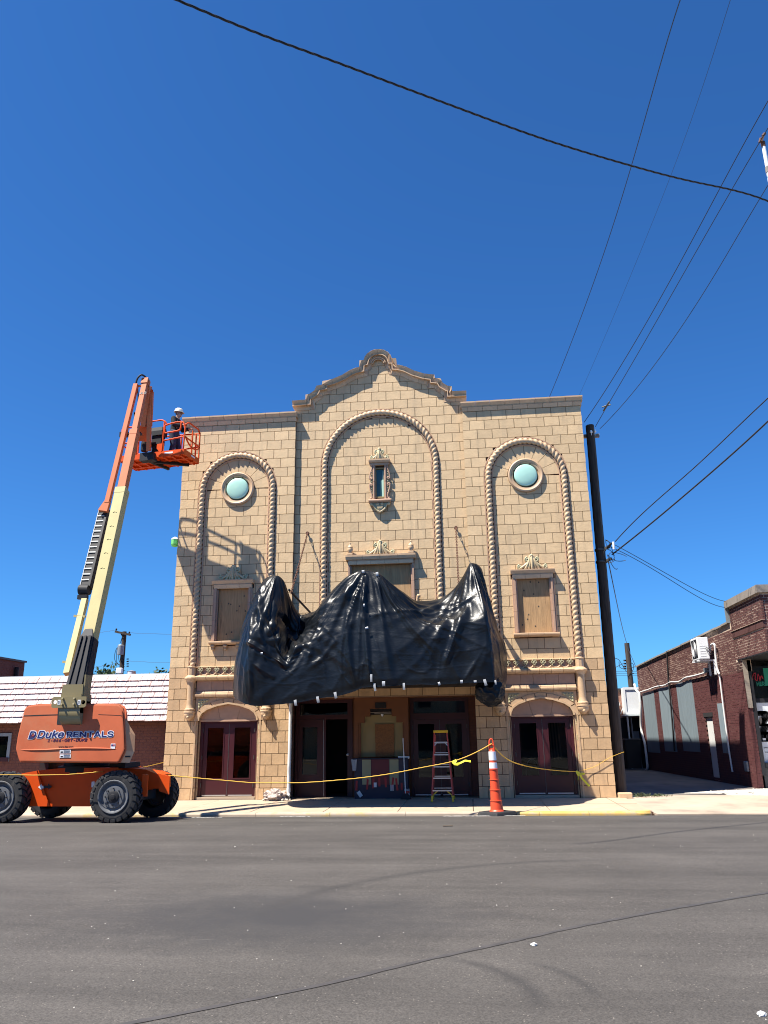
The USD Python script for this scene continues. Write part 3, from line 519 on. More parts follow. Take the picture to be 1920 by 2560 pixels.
# crests: palmette with scrolls
def spiral(cx, cz, r0, turns, a0, sgn, n=26): return [(cx + r0 * (1 - 0.8 * t) * math.cos(a0 + sgn * 2 * math.pi * turns * t), cz + r0 * (1 - 0.8 * t) * math.sin(a0 + sgn * 2 * math.pi * turns * t)) for t in np.linspace(0, 1, n)]
def crest(parent, cx, z0, w, h, y):
    h2 = w / 2
    out = Polygon([(cx + s * x * h2, z0 + zz_ * h) for s, pts in ((1, [(0, 1.0), (0.14, 0.97), (0.36, 0.70), (0.40, 0.48), (0.55, 0.30), (0.72, 0.33), (0.95, 0.10), (1.0, 0.0)]), (-1, [(1.0, 0.0), (0.95, 0.10), (0.72, 0.33), (0.55, 0.30), (0.40, 0.48), (0.36, 0.70), (0.14, 0.97)])) for x, zz_ in pts]).buffer(0.001)
    cr_ = part(parent, 'crest', ext(out, y - 0.05, y), M['terra_trim'])
    body, green = [], []
    for t in (-0.17, -0.085, 0.0, 0.085, 0.17):                     # fluted centre that flares at its foot
        pts = [(cx + t * h2 * (0.75 + 1.9 * (1 - u) ** 2), y - 0.075 - 0.03 * math.sin(math.pi * u) - (0.03 if t == 0 else 0), z0 + h * u * 0.93) for u in np.linspace(0, 1, 9)]
        body.append(tube(pts, [0.040 - 0.014 * u for u in np.linspace(0, 1, 9)], 7))
    body.append(trimesh.creation.icosphere(2, 0.055).apply_translation([cx, y - 0.09, z0 + 0.92 * h]))
    for s in (-1, 1):
        p = [(cx + s * h2 * (0.13 + 0.02 * u + 0.62 * max(0, 1 - u * 1.25) ** 1.7), z0 + h * (0.06 + 0.76 * u)) for u in np.linspace(0, 0.9, 14)]
        body.append(tube(xz(p, y - 0.085), 0.034, 7)); body.append(tube(xz([(a + s * 0.045, b - 0.01) for a, b in p[:11]], y - 0.075), 0.018, 6))
        green.append(tube(xz(spiral(cx + s * 0.27 * h2, z0 + 0.66 * h, 0.075, 1.3, math.pi / 2, -s), y - 0.085), 0.026, 6))
        green.append(tube(xz(spiral(cx + s * 0.78 * h2, z0 + 0.17 * h, 0.068, 1.3, math.pi / 2, -s), y - 0.075), 0.025, 6))
        for u in np.linspace(0.1, 0.75, 5):
            green.append(trimesh.creation.icosphere(1, 0.024).apply_translation([cx + s * h2 * (0.22 + 0.44 * (1 - u) ** 1.6), y - 0.075, z0 + h * (0.12 + 0.5 * u)]))
    part(cr_, 'palmette', body, M['orn'], smooth=True)
    for s in (0, 1): part(cr_, 'scroll_leaf', green[s * 7:(s + 1) * 7], M['orn_green'], smooth=True)

def boarded(cx):
    bw = part(TH, 'boarded_window', ext(rect(cx, 0.453, 4.412, 5.968), 0.08, 0.10), M['ply'])
    for s in (-1, 1):
        for a, b, y in ((0.455, 0.50, 0.01), (0.50, 0.55, -0.055), (0.55, 0.60, -0.025)):
            lo_, hi_ = sorted((cx + s * a, cx + s * b)); 
            for z0, z1 in ((4.412, 5.02), (5.02, 5.52), (5.52, 5.965)): part(bw, 'jamb_stone', bx(lo_, hi_, y, 0.12, z0 + 0.003, z1 - 0.003), M['terra_pink'])
    f = [(0.05, 5.97), (-0.03, 5.972), (-0.09, 6.07), (-0.09, 6.10), (0.05, 6.10)]; c = [(0.05, 6.103), (-0.085, 6.105), (-0.165, 6.19), (-0.165, 6.222), (0.05, 6.23)]
    for a, b in ((-0.585, -0.20), (-0.20, 0.22), (0.22, 0.585)): part(bw, 'lintel_stone', extx(Polygon(f), cx + a + 0.003, cx + b - 0.003), M['cornice'])
    for a, b in ((-0.635, 0.01), (0.01, 0.635)): part(bw, 'lintel_stone', extx(Polygon(c), cx + a + 0.003, cx + b - 0.003), M['cornice'])
    sl = [(0.11, 4.41), (-0.11, 4.40), (-0.135, 4.385), (-0.135, 4.345), (-0.07, 4.30), (0.05, 4.295), (0.11, 4.295)]
    for a, b in ((-0.645, -0.24), (-0.24, 0.2), (0.2, 0.645)): part(bw, 'sill_stone', extx(Polygon(sl), cx + a + 0.003, cx + b - 0.003), M['cornice'])
    if cx < 5:
        for d in (-0.54, -0.16, 0.22, 0.56): part(bw, 'bracket', [cbx(cx + d - 0.055, cx + d + 0.055, -0.09, 0.03, 4.23, 4.293, 0.012), cbx(cx + d - 0.045, cx + d + 0.045, -0.05, 0.03, 4.15, 4.235, 0.012)], M['terra_trim'])
    g_ = np.random.default_rng(int(cx * 10))
    part(bw, 'knot', [trimesh.creation.icosphere(1, 0.022).apply_transform(np.diag([1, 0.2, 1.2, 1])).apply_translation([cx + g_.uniform(-0.4, 0.4), 0.079, g_.uniform(4.5, 5.9)]) for _ in range(9)], M['bark'])
    crest(bw, cx, 6.232, 0.92, 0.43, 0.0)
boarded(LX); boarded(RX)

# middle window: wide plywood, urns and crest
mw = part(TH, 'boarded_window', ext(rect(CX, 0.888, 4.7, 6.578), CY + 0.09, CY + 0.11), M['ply'], label='wide plywood panel behind the black tarp')
for s in (-1, 1):
    for a, b, y in ((0.89, 0.935, 0.0), (0.935, 0.985, -0.06)):
        lo_, hi_ = sorted((CX + s * a, CX + s * b))
        for z0, z1 in ((4.7, 5.55), (5.55, 6.05), (6.05, 6.575)): part(mw, 'jamb_stone', bx(lo_, hi_, CY + y, CY + 0.12, z0 + 0.003, z1 - 0.003), M['terra_pink'])
for a, b in ((-0.98, -0.72), (-0.72, -0.30), (-0.30, 0.13), (0.13, 0.55), (0.55, 0.98)): part(mw, 'lintel_stone', extx(Polygon([(CY + 0.05, 6.58), (CY - 0.07, 6.582), (CY - 0.10, 6.67), (CY - 0.10, 6.715), (CY + 0.05, 6.715)]), CX + a + 0.003, CX + b - 0.003), M['cornice'])
for a, b in ((-1.05, -0.53), (-0.53, -0.01), (-0.01, 0.53), (0.53, 1.05)): part(mw, 'lintel_stone', extx(Polygon([(CY + 0.05, 6.718), (CY - 0.13, 6.72), (CY - 0.185, 6.80), (CY - 0.185, 6.855), (CY + 0.05, 6.86)]), CX + a + 0.003, CX + b - 0.003), M['cornice'])
crest(mw, CX, 6.86, 0.90, 0.43, CY)
for s in (-1, 1):
    x = CX + s * 0.915
    part(mw, 'urn', [cbx(x - 0.085, x + 0.085, CY - 0.17, CY, 6.86, 6.92, 0.01), lathe([(0.05, 6.92), (0.055, 6.94), (0.085, 7.0), (0.09, 7.05), (0.075, 7.09), (0.085, 7.10), (0.08, 7.12), (0.055, 7.16), (0.025, 7.19), (0.022, 7.205), (0.032, 7.225), (0.025, 7.25), (0.001, 7.265)], (x, CY - 0.09, 0), 'z', 18)], M['terra_trim'], smooth=35)
part(mw, 'console', [tube(xz([(7.33, 5.0), (7.345, 5.3), (7.35, 5.5), (7.38, 5.62), (7.42, 5.6), (7.41, 5.54)], CY - 0.06), 0.035, 8), trimesh.creation.icosphere(2, 0.055).apply_translation([7.395, CY - 0.06, 5.58])], M['terra_trim'], smooth=True)

# narrow window high in the middle
nw = part(TH, 'niche_window', ext(rect(CX, 0.135, 8.67, 9.63), CY + 0.05, CY + 0.06), M['teal_glass'])
part(nw, 'blind', ext(Polygon([(CX + 0.06, 8.68), (CX + 0.13, 8.68), (CX + 0.13, 9.55), (CX + 0.09, 9.55), (CX + 0.075, 9.3), (CX + 0.05, 9.22)]), CY + 0.042, CY + 0.049), M['aqua_board'])
part(nw, 'frame', [bx(CX - 0.135, CX + 0.135, CY - 0.0, CY + 0.05, 9.60, 9.635), bx(CX - 0.135, CX + 0.135, CY, CY + 0.05, 8.665, 8.70), bx(CX - 0.138, CX - 0.115, CY, CY + 0.05, 8.70, 9.60), bx(CX + 0.115, CX + 0.138, CY, CY + 0.05, 8.70, 9.60)], M['booth_cream'])
for s in (-1, 1):
    lo_, hi_ = sorted((CX + s * 0.14, CX + s * 0.215))
    for z0, z1 in ((8.60, 9.17), (9.17, 9.78)): part(nw, 'jamb_stone', [bx(lo_, hi_, CY - 0.05, CY + 0.06, z0 + 0.003, z1 - 0.003), tube([(CX + s * 0.178, CY - 0.055, z0 + 0.01), (CX + s * 0.178, CY - 0.055, z1 - 0.01)], 0.022, 8)], M['terra_pink'])
    up_ = [(CX + s * 0.235, 9.70), (CX + s * 0.25, 9.58), (CX + s * 0.29, 9.46), (CX + s * 0.315, 9.33)] + spiral(CX + s * 0.27, 9.29, 0.05, 1.2, 0.6 if s > 0 else math.pi - 0.6, -s)
    dn_ = [(CX + s * 0.235, 8.64), (CX + s * 0.25, 8.76), (CX + s * 0.29, 8.89), (CX + s * 0.315, 9.02)] + spiral(CX + s * 0.27, 9.07, 0.05, 1.2, -0.6 if s > 0 else math.pi + 0.6, s)
    part(nw, 'side_scroll', [tube(xz(up_, CY - 0.05), 0.021, 7), tube(xz(dn_, CY - 0.05), 0.021, 7)] + [trimesh.creation.icosphere(1, 0.035).apply_translation([CX + s * 0.28, CY - 0.05, z]) for z in (9.74, 8.63)], M['terra_pink'], smooth=True)
    part(nw, 'side_leaf', [ext(Polygon([(CX + s * 0.22, 8.7), (CX + s * 0.30, 9.0), (CX + s * 0.29, 9.3), (CX + s * 0.22, 9.62)]), CY - 0.02, CY)] + [trimesh.creation.icosphere(1, 0.02).apply_translation([CX + s * (0.235 + 0.03 * math.sin(i * 2.0) ** 2), CY - 0.035, 8.8 + 0.075 * i]) for i in range(11)], M['orn_green'], smooth=30)
part(nw, 'cornice', [extx(Polygon([(CY + 0.02, 9.78), (CY - 0.10, 9.785), (CY - 0.15, 9.84), (CY - 0.15, 9.875), (CY + 0.02, 9.88)]), CX - 0.33, CX + 0.33), bx(CX - 0.28, CX + 0.28, CY - 0.07, CY + 0.02, 9.70, 9.777)], M['cornice'])
part(nw, 'sill', [extx(Polygon([(CY + 0.02, 8.60), (CY - 0.12, 8.59), (CY - 0.15, 8.56), (CY - 0.15, 8.53), (CY - 0.09, 8.49), (CY + 0.02, 8.48)]), CX - 0.34, CX + 0.34)], M['terra_pink'])
crest(nw, CX, 9.88, 0.55, 0.36, CY)
pd = [trimesh.creation.icosphere(1, 0.05).apply_translation([CX + d, CY - 0.06, 8.44]) for d in (-0.27, -0.07, 0.07, 0.27)]
for s in (-1, 1): pd.append(tube(xz([(CX + s * 0.24, 8.45), (CX + s * 0.17, 8.36), (CX + s * 0.14, 8.29), (CX + s * 0.06, 8.22), (CX, 8.19)], CY - 0.06), 0.028, 7))
for d in (-0.09, -0.045, 0, 0.045, 0.09): pd.append(tube([(CX + d, CY - 0.06, 8.42), (CX + d * 0.8, CY - 0.08, 8.33), (CX + d * 0.4, CY - 0.05, 8.23)], 0.021, 6))
pend = part(nw, 'pendant', ext(Polygon([(CX - 0.27, 8.48), (CX - 0.16, 8.30), (CX, 8.19), (CX + 0.16, 8.30), (CX + 0.27, 8.48)]), CY - 0.05, CY), M['orn_green'])
part(nw, 'pendant_carving', pd, M['orn'], smooth=True)

# door bays: string courses, frieze, tudor arch, doors
TA = [(0.845, 2.13), (0.83, 2.23), (0.765, 2.345), (0.62, 2.445), (0.32, 2.545), (0.0, 2.60)]
def tudor(cx, grow=0.0, zb=None):
    pts = [(cx + x, z) for x, z in TA] + [(cx - x, z) for x, z in reversed(TA[:-1])]; p = Polygon(pts); p = p.buffer(grow) if grow else p
    return p.union(rect(cx, 0.845 + grow, zb, 2.14)) if zb is not None else p
def doorbay(cx, blinds):
    ex = [cx + d for d in (-0.985, -0.66, -0.33, 0.0, 0.33, 0.66, 0.985)]
    profile_blocks(TH, 'ledge_stone', [(0.06, 3.27), (-0.08, 3.275), (-0.155, 3.33), (-0.16, 3.37), (-0.03, 3.435), (0.06, 3.44)], ex, M['terra_trim'])
    profile_blocks(TH, 'ledge_stone', [(0.06, 2.80), (-0.06, 2.805), (-0.10, 2.85), (-0.10, 2.885), (-0.055, 2.90), (-0.05, 2.93), (-0.015, 2.97), (0.06, 2.975)], [cx + d for d in (-0.98, -0.72, -0.37, 0.0, 0.36, 0.71, 0.98)], M['terra_trim'])
    for a, b in zip([-0.97, -0.52, -0.175, 0.175, 0.52], [-0.52, -0.175, 0.175, 0.52, 0.97]): part(TH, 'panel_stone', bx(cx + a + 0.004, cx + b - 0.004, 0.0, 0.07, 2.98, 3.265), M['terra_pink'])
    fz = part(TH, 'frieze', bx(cx - 0.985, cx + 0.985, -0.005, 0.06, 3.445, 3.635), M['terra_pink'])
    part(fz, 'frieze_ledge', extx(Polygon([(0.06, 3.635), (-0.05, 3.638), (-0.065, 3.65), (-0.065, 3.665), (0.06, 3.69)]), cx - 0.985, cx + 0.985), M['terra_trim'])
    for i in range(8):
        x = cx - 0.86 + 0.245 * i
        if x > cx + 0.93: break
        lobes = [tube([(x + dx + 0.03 * math.cos(t), -0.075, 3.585 + dz + 0.03 * math.sin(t)) for t in np.linspace(0, 2 * math.pi, 11)], 0.011, 5, False) for dx, dz in ((0.045, 0), (-0.045, 0), (0, 0.05), (0, -0.05))]
        part(fz, 'quatrefoil', lobes + [trimesh.creation.icosphere(1, 0.022).apply_translation([x, -0.07, 3.585])], M['orn_green'], smooth=True)
        part(fz, 'swag', [tube(xz(arc(x + 0.1225, 3.52, 0.095, 200, 340, 10), -0.045), 0.022, 6), tube([(x, -0.05, 3.5), (x, -0.03, 3.45)], 0.02, 6)], M['terra_trim'], smooth=True)
    for s in (-1, 1):                                               # engaged colonnettes below the rope, ending in a corbel
        x = cx + s * 1.125; y = -0.045
        part(TH, 'colonnette', lathe([(0.001, 3.69), (0.125, 3.685), (0.135, 3.66), (0.118, 3.64), (0.115, 3.43), (0.15, 3.40), (0.20, 3.36), (0.205, 3.33), (0.165, 3.30), (0.13, 3.25), (0.105, 3.20), (0.10, 2.62), (0.105, 2.56), (0.125, 2.49), (0.15, 2.47), (0.155, 2.44), (0.13, 2.415)], (x, y, 0), 'z', 10), M['terra_trim'], smooth=25)
        part(TH, 'corbel', [lathe([(0.13, 2.415), (0.165, 2.405), (0.17, 2.375), (0.15, 2.34), (0.155, 2.30), (0.13, 2.24), (0.075, 2.19), (0.03, 2.155), (0.001, 2.15)], (x, y, 0), 'z', 14)] + [trimesh.creation.icosphere(1, 0.04).apply_translation([x + 0.11 * math.cos(t), y + 0.11 * math.sin(t), 2.29]) for t in (-2.6, -1.9, -1.25, -0.55)] + [trimesh.creation.icosphere(1, 0.045).apply_translation([x, y - 0.13, 2.24])], M['terra_trim'], smooth=35)
    band = tudor(cx, 0.155).difference(tudor(cx, 0.0)).intersection(sbox(cx - 2, 2.14, cx + 2, 3))
    for a0, a1 in ((2, 28), (28, 52), (52, 78), (78, 102), (102, 128), (128, 152), (152, 178)):
        q = band.intersection(sector(cx, 1.95, 0.05, 2.0, a0 + 0.7, a1 - 0.7, 8))
        if q.area > 0.002: part(TH, 'arch_stone', ext(q, -0.012, 0.2), M['terra_trim'])
    inner = tudor(cx, 0.05).difference(tudor(cx, 0.0)).intersection(sbox(cx - 2, 2.14, cx + 2, 3)); part(TH, 'arch_rib', ext(inner, -0.04, 0.0), M['terra_trim'])
    spn = rect(cx, 0.975, 2.14, 2.795).difference(tudor(cx, 0.16))
    for s, a in ((-1, sbox(cx - 1, 2, cx - 0.36, 3)), (1, sbox(cx + 0.36, 2, cx + 1, 3)), (0, sbox(cx - 0.355, 2, cx + 0.355, 3))):
        q = spn.intersection(a)
        if q.area > 0.003: part(TH, 'spandrel_stone', ext(q, 0.006, 0.2), M['terra_trim'])
    for s in (-1, 1):
        tri = Polygon([(cx + s * 0.90, 2.74), (cx + s * 0.55, 2.74), (cx + s * 0.74, 2.60), (cx + s * 0.90, 2.42)]).intersection(spn.buffer(-0.02))
        part(TH, 'spandrel_carving', [ext(tri, -0.006, 0.006)] + [trimesh.creation.icosphere(1, 0.028).apply_translation([cx + s * x, -0.008, z]) for x, z in ((0.86, 2.70), (0.78, 2.70), (0.70, 2.70), (0.86, 2.61), (0.79, 2.64), (0.63, 2.71), (0.865, 2.52))], M['orn_green'], smooth=30)
        for a, b, y in ((0.845, 0.885, 0.09), (0.885, 0.93, 0.03), (0.93, 0.978, -0.012)):
            lo_, hi_ = sorted((cx + s * a, cx + s * b))
            for z0, z1 in ((0.0, 0.31), (0.31, 0.92), (0.92, 1.53), (1.53, 2.135)): part(TH, 'jamb_stone', bx(lo_, hi_, y - (0.02 if z1 < 0.4 else 0), 0.34, z0 + 0.003, z1 - 0.003), M['terra_trim'])
        for z in (0.55, 1.05, 1.55, 1.95): part(TH, 'jamb_carving', [trimesh.creation.icosphere(1, 0.022).apply_transform(np.diag([0.8, 0.5, 2.0, 1])).apply_translation([cx + s * 0.907, 0.036, z + d]) for d in (-0.05, 0, 0.05)], M['orn_green'], smooth=30)
    ty = tudor(cx, -0.004).intersection(sbox(cx - 1, 2.15, cx + 1, 3))
    for a, b in ((-0.85, -0.29), (-0.29, 0.29), (0.29, 0.85)):
        q = ty.intersection(Polygon([(cx + a * (0.72 if a > -0.5 else 1) - 0.0 + 0.004, 2.0), (cx + a * (1.25 if abs(a) < 0.5 else 1) + 0.004, 2.62), (cx + b * (1.25 if abs(b) < 0.5 else 1) - 0.004, 2.62), (cx + b * (0.72 if b < 0.5 else 1) - 0.004, 2.0)]))
        part(TH, 'tympanum_stone', ext(q, 0.10, 0.3), M['terra_pink'])
    part(TH, 'door_head', bx(cx - 0.845, cx + 0.845, 0.085, 0.3, 2.115, 2.165), M['terra_pink'])
    double_door(cx, 0.20, 0.07, 2.115, 0.845, 0.09)
    part(TH, 'threshold', bx(cx - 0.845, cx + 0.845, 0.05, 0.34, 0.0, 0.07), M['concrete'])
    if blinds:                                                       # striped curtain inside the right-hand doors
        part(TH, 'curtain', [tube([(cx + 0.22 + 0.065 * i + 0.012 * i, 0.5, 1.98), (cx + 0.24 + 0.085 * i, 0.5, 0.95)], 0.025, 6) for i in range(4)], M['pink_brick'], smooth=True)
        part(TH, 'stool', [tube([(cx - 0.30 + 0.16 * math.cos(t), 0.7, 0.75 + 0.22 * math.sin(t)) for t in np.linspace(0.2, 2.9, 14)], 0.012, 6), tube([(cx - 0.46, 0.7, 0.78), (cx - 0.48, 0.7, 0.45)], 0.012, 6), tube([(cx - 0.14, 0.7, 0.78), (cx - 0.12, 0.7, 0.45)], 0.012, 6)], M['alu'], smooth=True)
def leaf_mesh(x0, x1, y, z0, z1, gx0, gx1, gz0, gz1): return ext(sbox(x0, z0, x1, z1).difference(sbox(gx0, gz0, gx1, gz1)), y, y + 0.045)
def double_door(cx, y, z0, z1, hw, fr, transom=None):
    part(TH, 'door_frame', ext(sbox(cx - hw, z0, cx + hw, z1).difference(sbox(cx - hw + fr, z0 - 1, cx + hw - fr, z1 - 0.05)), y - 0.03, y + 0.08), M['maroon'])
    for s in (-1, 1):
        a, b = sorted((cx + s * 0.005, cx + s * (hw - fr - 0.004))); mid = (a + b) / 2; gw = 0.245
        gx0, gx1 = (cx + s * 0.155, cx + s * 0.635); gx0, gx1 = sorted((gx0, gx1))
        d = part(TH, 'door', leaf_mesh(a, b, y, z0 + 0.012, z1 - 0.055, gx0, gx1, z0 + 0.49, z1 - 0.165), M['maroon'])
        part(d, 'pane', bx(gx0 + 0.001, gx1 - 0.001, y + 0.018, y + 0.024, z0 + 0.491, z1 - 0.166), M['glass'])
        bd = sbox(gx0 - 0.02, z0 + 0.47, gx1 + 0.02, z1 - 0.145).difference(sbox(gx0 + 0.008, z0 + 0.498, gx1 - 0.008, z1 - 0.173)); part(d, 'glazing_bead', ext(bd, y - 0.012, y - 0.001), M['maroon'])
        part(d, 'kick_rail', bx(a + 0.03, b - 0.03, y - 0.006, y - 0.001, z0 + 0.02, z0 + 0.05), M['alu'])
        for z in (z0 + 0.25, z0 + 1.0, z1 - 0.3):
            h_ = cx + s * (hw - fr + 0.008); part(d, 'hinge', tube([(h_, y - 0.035, z), (h_, y - 0.035, z + 0.11)], 0.012, 6), M['steel'])
    part(TH, 'astragal', bx(cx - 0.006, cx + 0.006, y - 0.008, y + 0.01, z0 + 0.02, z1 - 0.06), M['steel'])
doorbay(LX, False); doorbay(RX, True)

# plain drainpipe beside the left door bay
part(TH, 'downpipe', tube([(3.68, -0.09, 2.9), (3.675, -0.09, 1.5), (3.665, -0.09, 0.22), (3.665, -0.11, 0.14), (3.665, -0.17, 0.10)], 0.048, 12), M['white_pvc'], smooth=True)
part(TH, 'downpipe_shoe', [tube([(3.665, -0.13, 0.12), (3.662, -0.25, 0.075)], 0.062, 12, False), tube([(3.664, -0.09, 0.30), (3.664, -0.09, 0.20)], 0.057, 12)], M['white_pvc'], smooth=30)

# entrance under the marquee
EY = 0.7
exl = lambda gx, gy, Y=EY: at(700 + 0.31344 * gx, 1700 + 0.31344 * gy, Y)
for a, b in zip([3.64, 4.08, 4.54, 4.99, 5.45, 5.90, 6.36, 6.81, 7.27, 7.72, 8.18, 8.63], [4.08, 4.54, 4.99, 5.45, 5.90, 6.36, 6.81, 7.27, 7.72, 8.18, 8.63, 8.9]):
    part(TH, 'lintel_stone', bx(a + 0.004, b - 0.004, CY - 0.005, 0.43, 2.72, 2.742), M['terra_pink'])
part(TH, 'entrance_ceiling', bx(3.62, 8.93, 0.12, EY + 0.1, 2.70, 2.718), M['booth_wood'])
def bricks(face, u0, u1, z0, z1, holes, m, parent, name='brick_courses', bl=0.203, bh=0.065, gap=0.014, proud=0.004, depth=0.05, rag=0.004, seed=1):
    """Running-bond bricks as joined geometry; face(u, z, out) gives world points."""
    gg = np.random.default_rng(seed); Vs, Fs = [], []; base = bx(0, 1, 0, 1, 0, 1).faces; nrow = int((z1 - z0) / (bh + gap))
    hs = unary_union(holes) if holes else None; prep = shapely.prepared.prep(hs) if hs is not None else None
    for k in range(nrow):
        z = z0 + k * (bh + gap); u = u0 - (bl / 2 if k % 2 else 0)
        while u < u1:
            a, b = max(u, u0), min(u + bl, u1); u += bl + gap
            if b - a < 0.02: continue
            if prep is not None:
                q = sbox(a, z, b, z + bh)
                if prep.intersects(q):
                    r = q.difference(hs)
                    if r.is_empty or r.area < 0.3 * q.area: continue
                    a, z_, b, _t = r.bounds
                    if r.area < 0.9 * (b - a) * (_t - z_): continue
            o = proud + gg.uniform(-rag, rag)
            P = [face(uu, zv, oo) for uu in (a, b) for oo in (-depth, o) for zv in (z, z + bh)]
            Vs.append(P); Fs.append(base + 8 * (len(Vs) - 1))
    if not Vs: return None
    return part(parent, name, trimesh.Trimesh(np.array(Vs).reshape(-1, 3), np.vstack(Fs), process=False), m, kind='stuff')
part(TH, 'side_wall', bx(3.50, 3.605, 0.43, EY + 0.05, 0, 2.7), M['mortar_dark'])
bricks(lambda u, z, o: (3.605 + o, u, z), 0.05, EY, 0.02, 2.7, None, M['brown_brick'], TH, 'side_bricks', seed=3)
part(TH, 'side_wall', bx(8.70, 9.0, EY + 0.02, EY + 0.1, 0, 2.7), M['mortar_dark'])
bricks(lambda u, z, o: (u, EY + 0.02 - o, z), 8.70, 8.96, 0.02, 2.7, None, M['brown_brick'], TH, 'side_bricks', seed=4)
x0, x1 = 3.66, 5.34                        # left pair: shut leaf, open doorway
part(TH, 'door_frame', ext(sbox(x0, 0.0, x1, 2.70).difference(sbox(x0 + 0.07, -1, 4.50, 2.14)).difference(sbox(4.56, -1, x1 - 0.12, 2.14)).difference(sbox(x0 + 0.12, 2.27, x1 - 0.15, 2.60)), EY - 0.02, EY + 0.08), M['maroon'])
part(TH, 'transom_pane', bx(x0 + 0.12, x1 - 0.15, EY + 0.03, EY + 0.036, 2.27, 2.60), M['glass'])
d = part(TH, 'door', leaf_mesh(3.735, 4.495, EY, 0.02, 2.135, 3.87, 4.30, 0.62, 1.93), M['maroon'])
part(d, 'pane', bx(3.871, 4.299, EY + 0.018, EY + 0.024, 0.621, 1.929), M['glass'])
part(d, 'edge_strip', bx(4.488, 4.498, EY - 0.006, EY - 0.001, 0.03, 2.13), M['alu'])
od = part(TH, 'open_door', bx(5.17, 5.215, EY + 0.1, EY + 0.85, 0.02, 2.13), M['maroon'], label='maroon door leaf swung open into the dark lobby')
part(od, 'handle', [lathe([(0.001, 0), (0.035, 0.0), (0.035, 0.015), (0.015, 0.02), (0.015, 0.05), (0.03, 0.06), (0.03, 0.085), (0.001, 0.095)], (5.19, EY + 0.07, 1.15), 'y', 12)], M['alu'], smooth=30)
x0, x1 = 7.02, 8.70                        # right pair
part(TH, 'door_frame', ext(sbox(x0, 2.14, x1, 2.70).difference(sbox(x0 + 0.1, 2.27, x1 - 0.1, 2.60)), EY - 0.02, EY + 0.08), M['maroon'])
part(TH, 'transom_pane', bx(x0 + 0.1, x1 - 0.1, EY + 0.03, EY + 0.036, 2.27, 2.60), M['glass'])
double_door(7.86, EY, 0.02, 2.14, 0.84, 0.07)
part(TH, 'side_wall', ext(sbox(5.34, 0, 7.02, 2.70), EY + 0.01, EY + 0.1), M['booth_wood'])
# ------------------------------------------------------------------ marquee under its black tarp
MQ = thing('marquee', 'dark marquee canopy hidden under the black tarp over the entrance', 'canopy', (6.3, 0, 2.9))
part(MQ, 'box_frame', [bx(3.35, 9.15, -2.85, 0.12, 2.98, 3.12), bx(3.35, 9.15, -2.85, -2.75, 3.12, 3.5), bx(3.35, 3.45, -2.75, 0.12, 3.12, 3.5), bx(9.05, 9.15, -2.75, 0.12, 3.12, 3.5)], M['steel'])
part(MQ, 'soffit', bx(3.37, 9.13, -2.83, 0.10, 2.955, 2.978), M['black_plastic'])
part(MQ, 'support_rod', tube([at(722, 1474, -1.7), at(780, 1536, -0.1)], 0.03, 8), M['black_plastic'], smooth=True)
part(MQ, 'support_rod', tube([at(1000, 1700, -0.6), at(1000, 1700, -0.6) + [0, 0, 0.6]], 0.03, 8), M['black_plastic'], smooth=True)

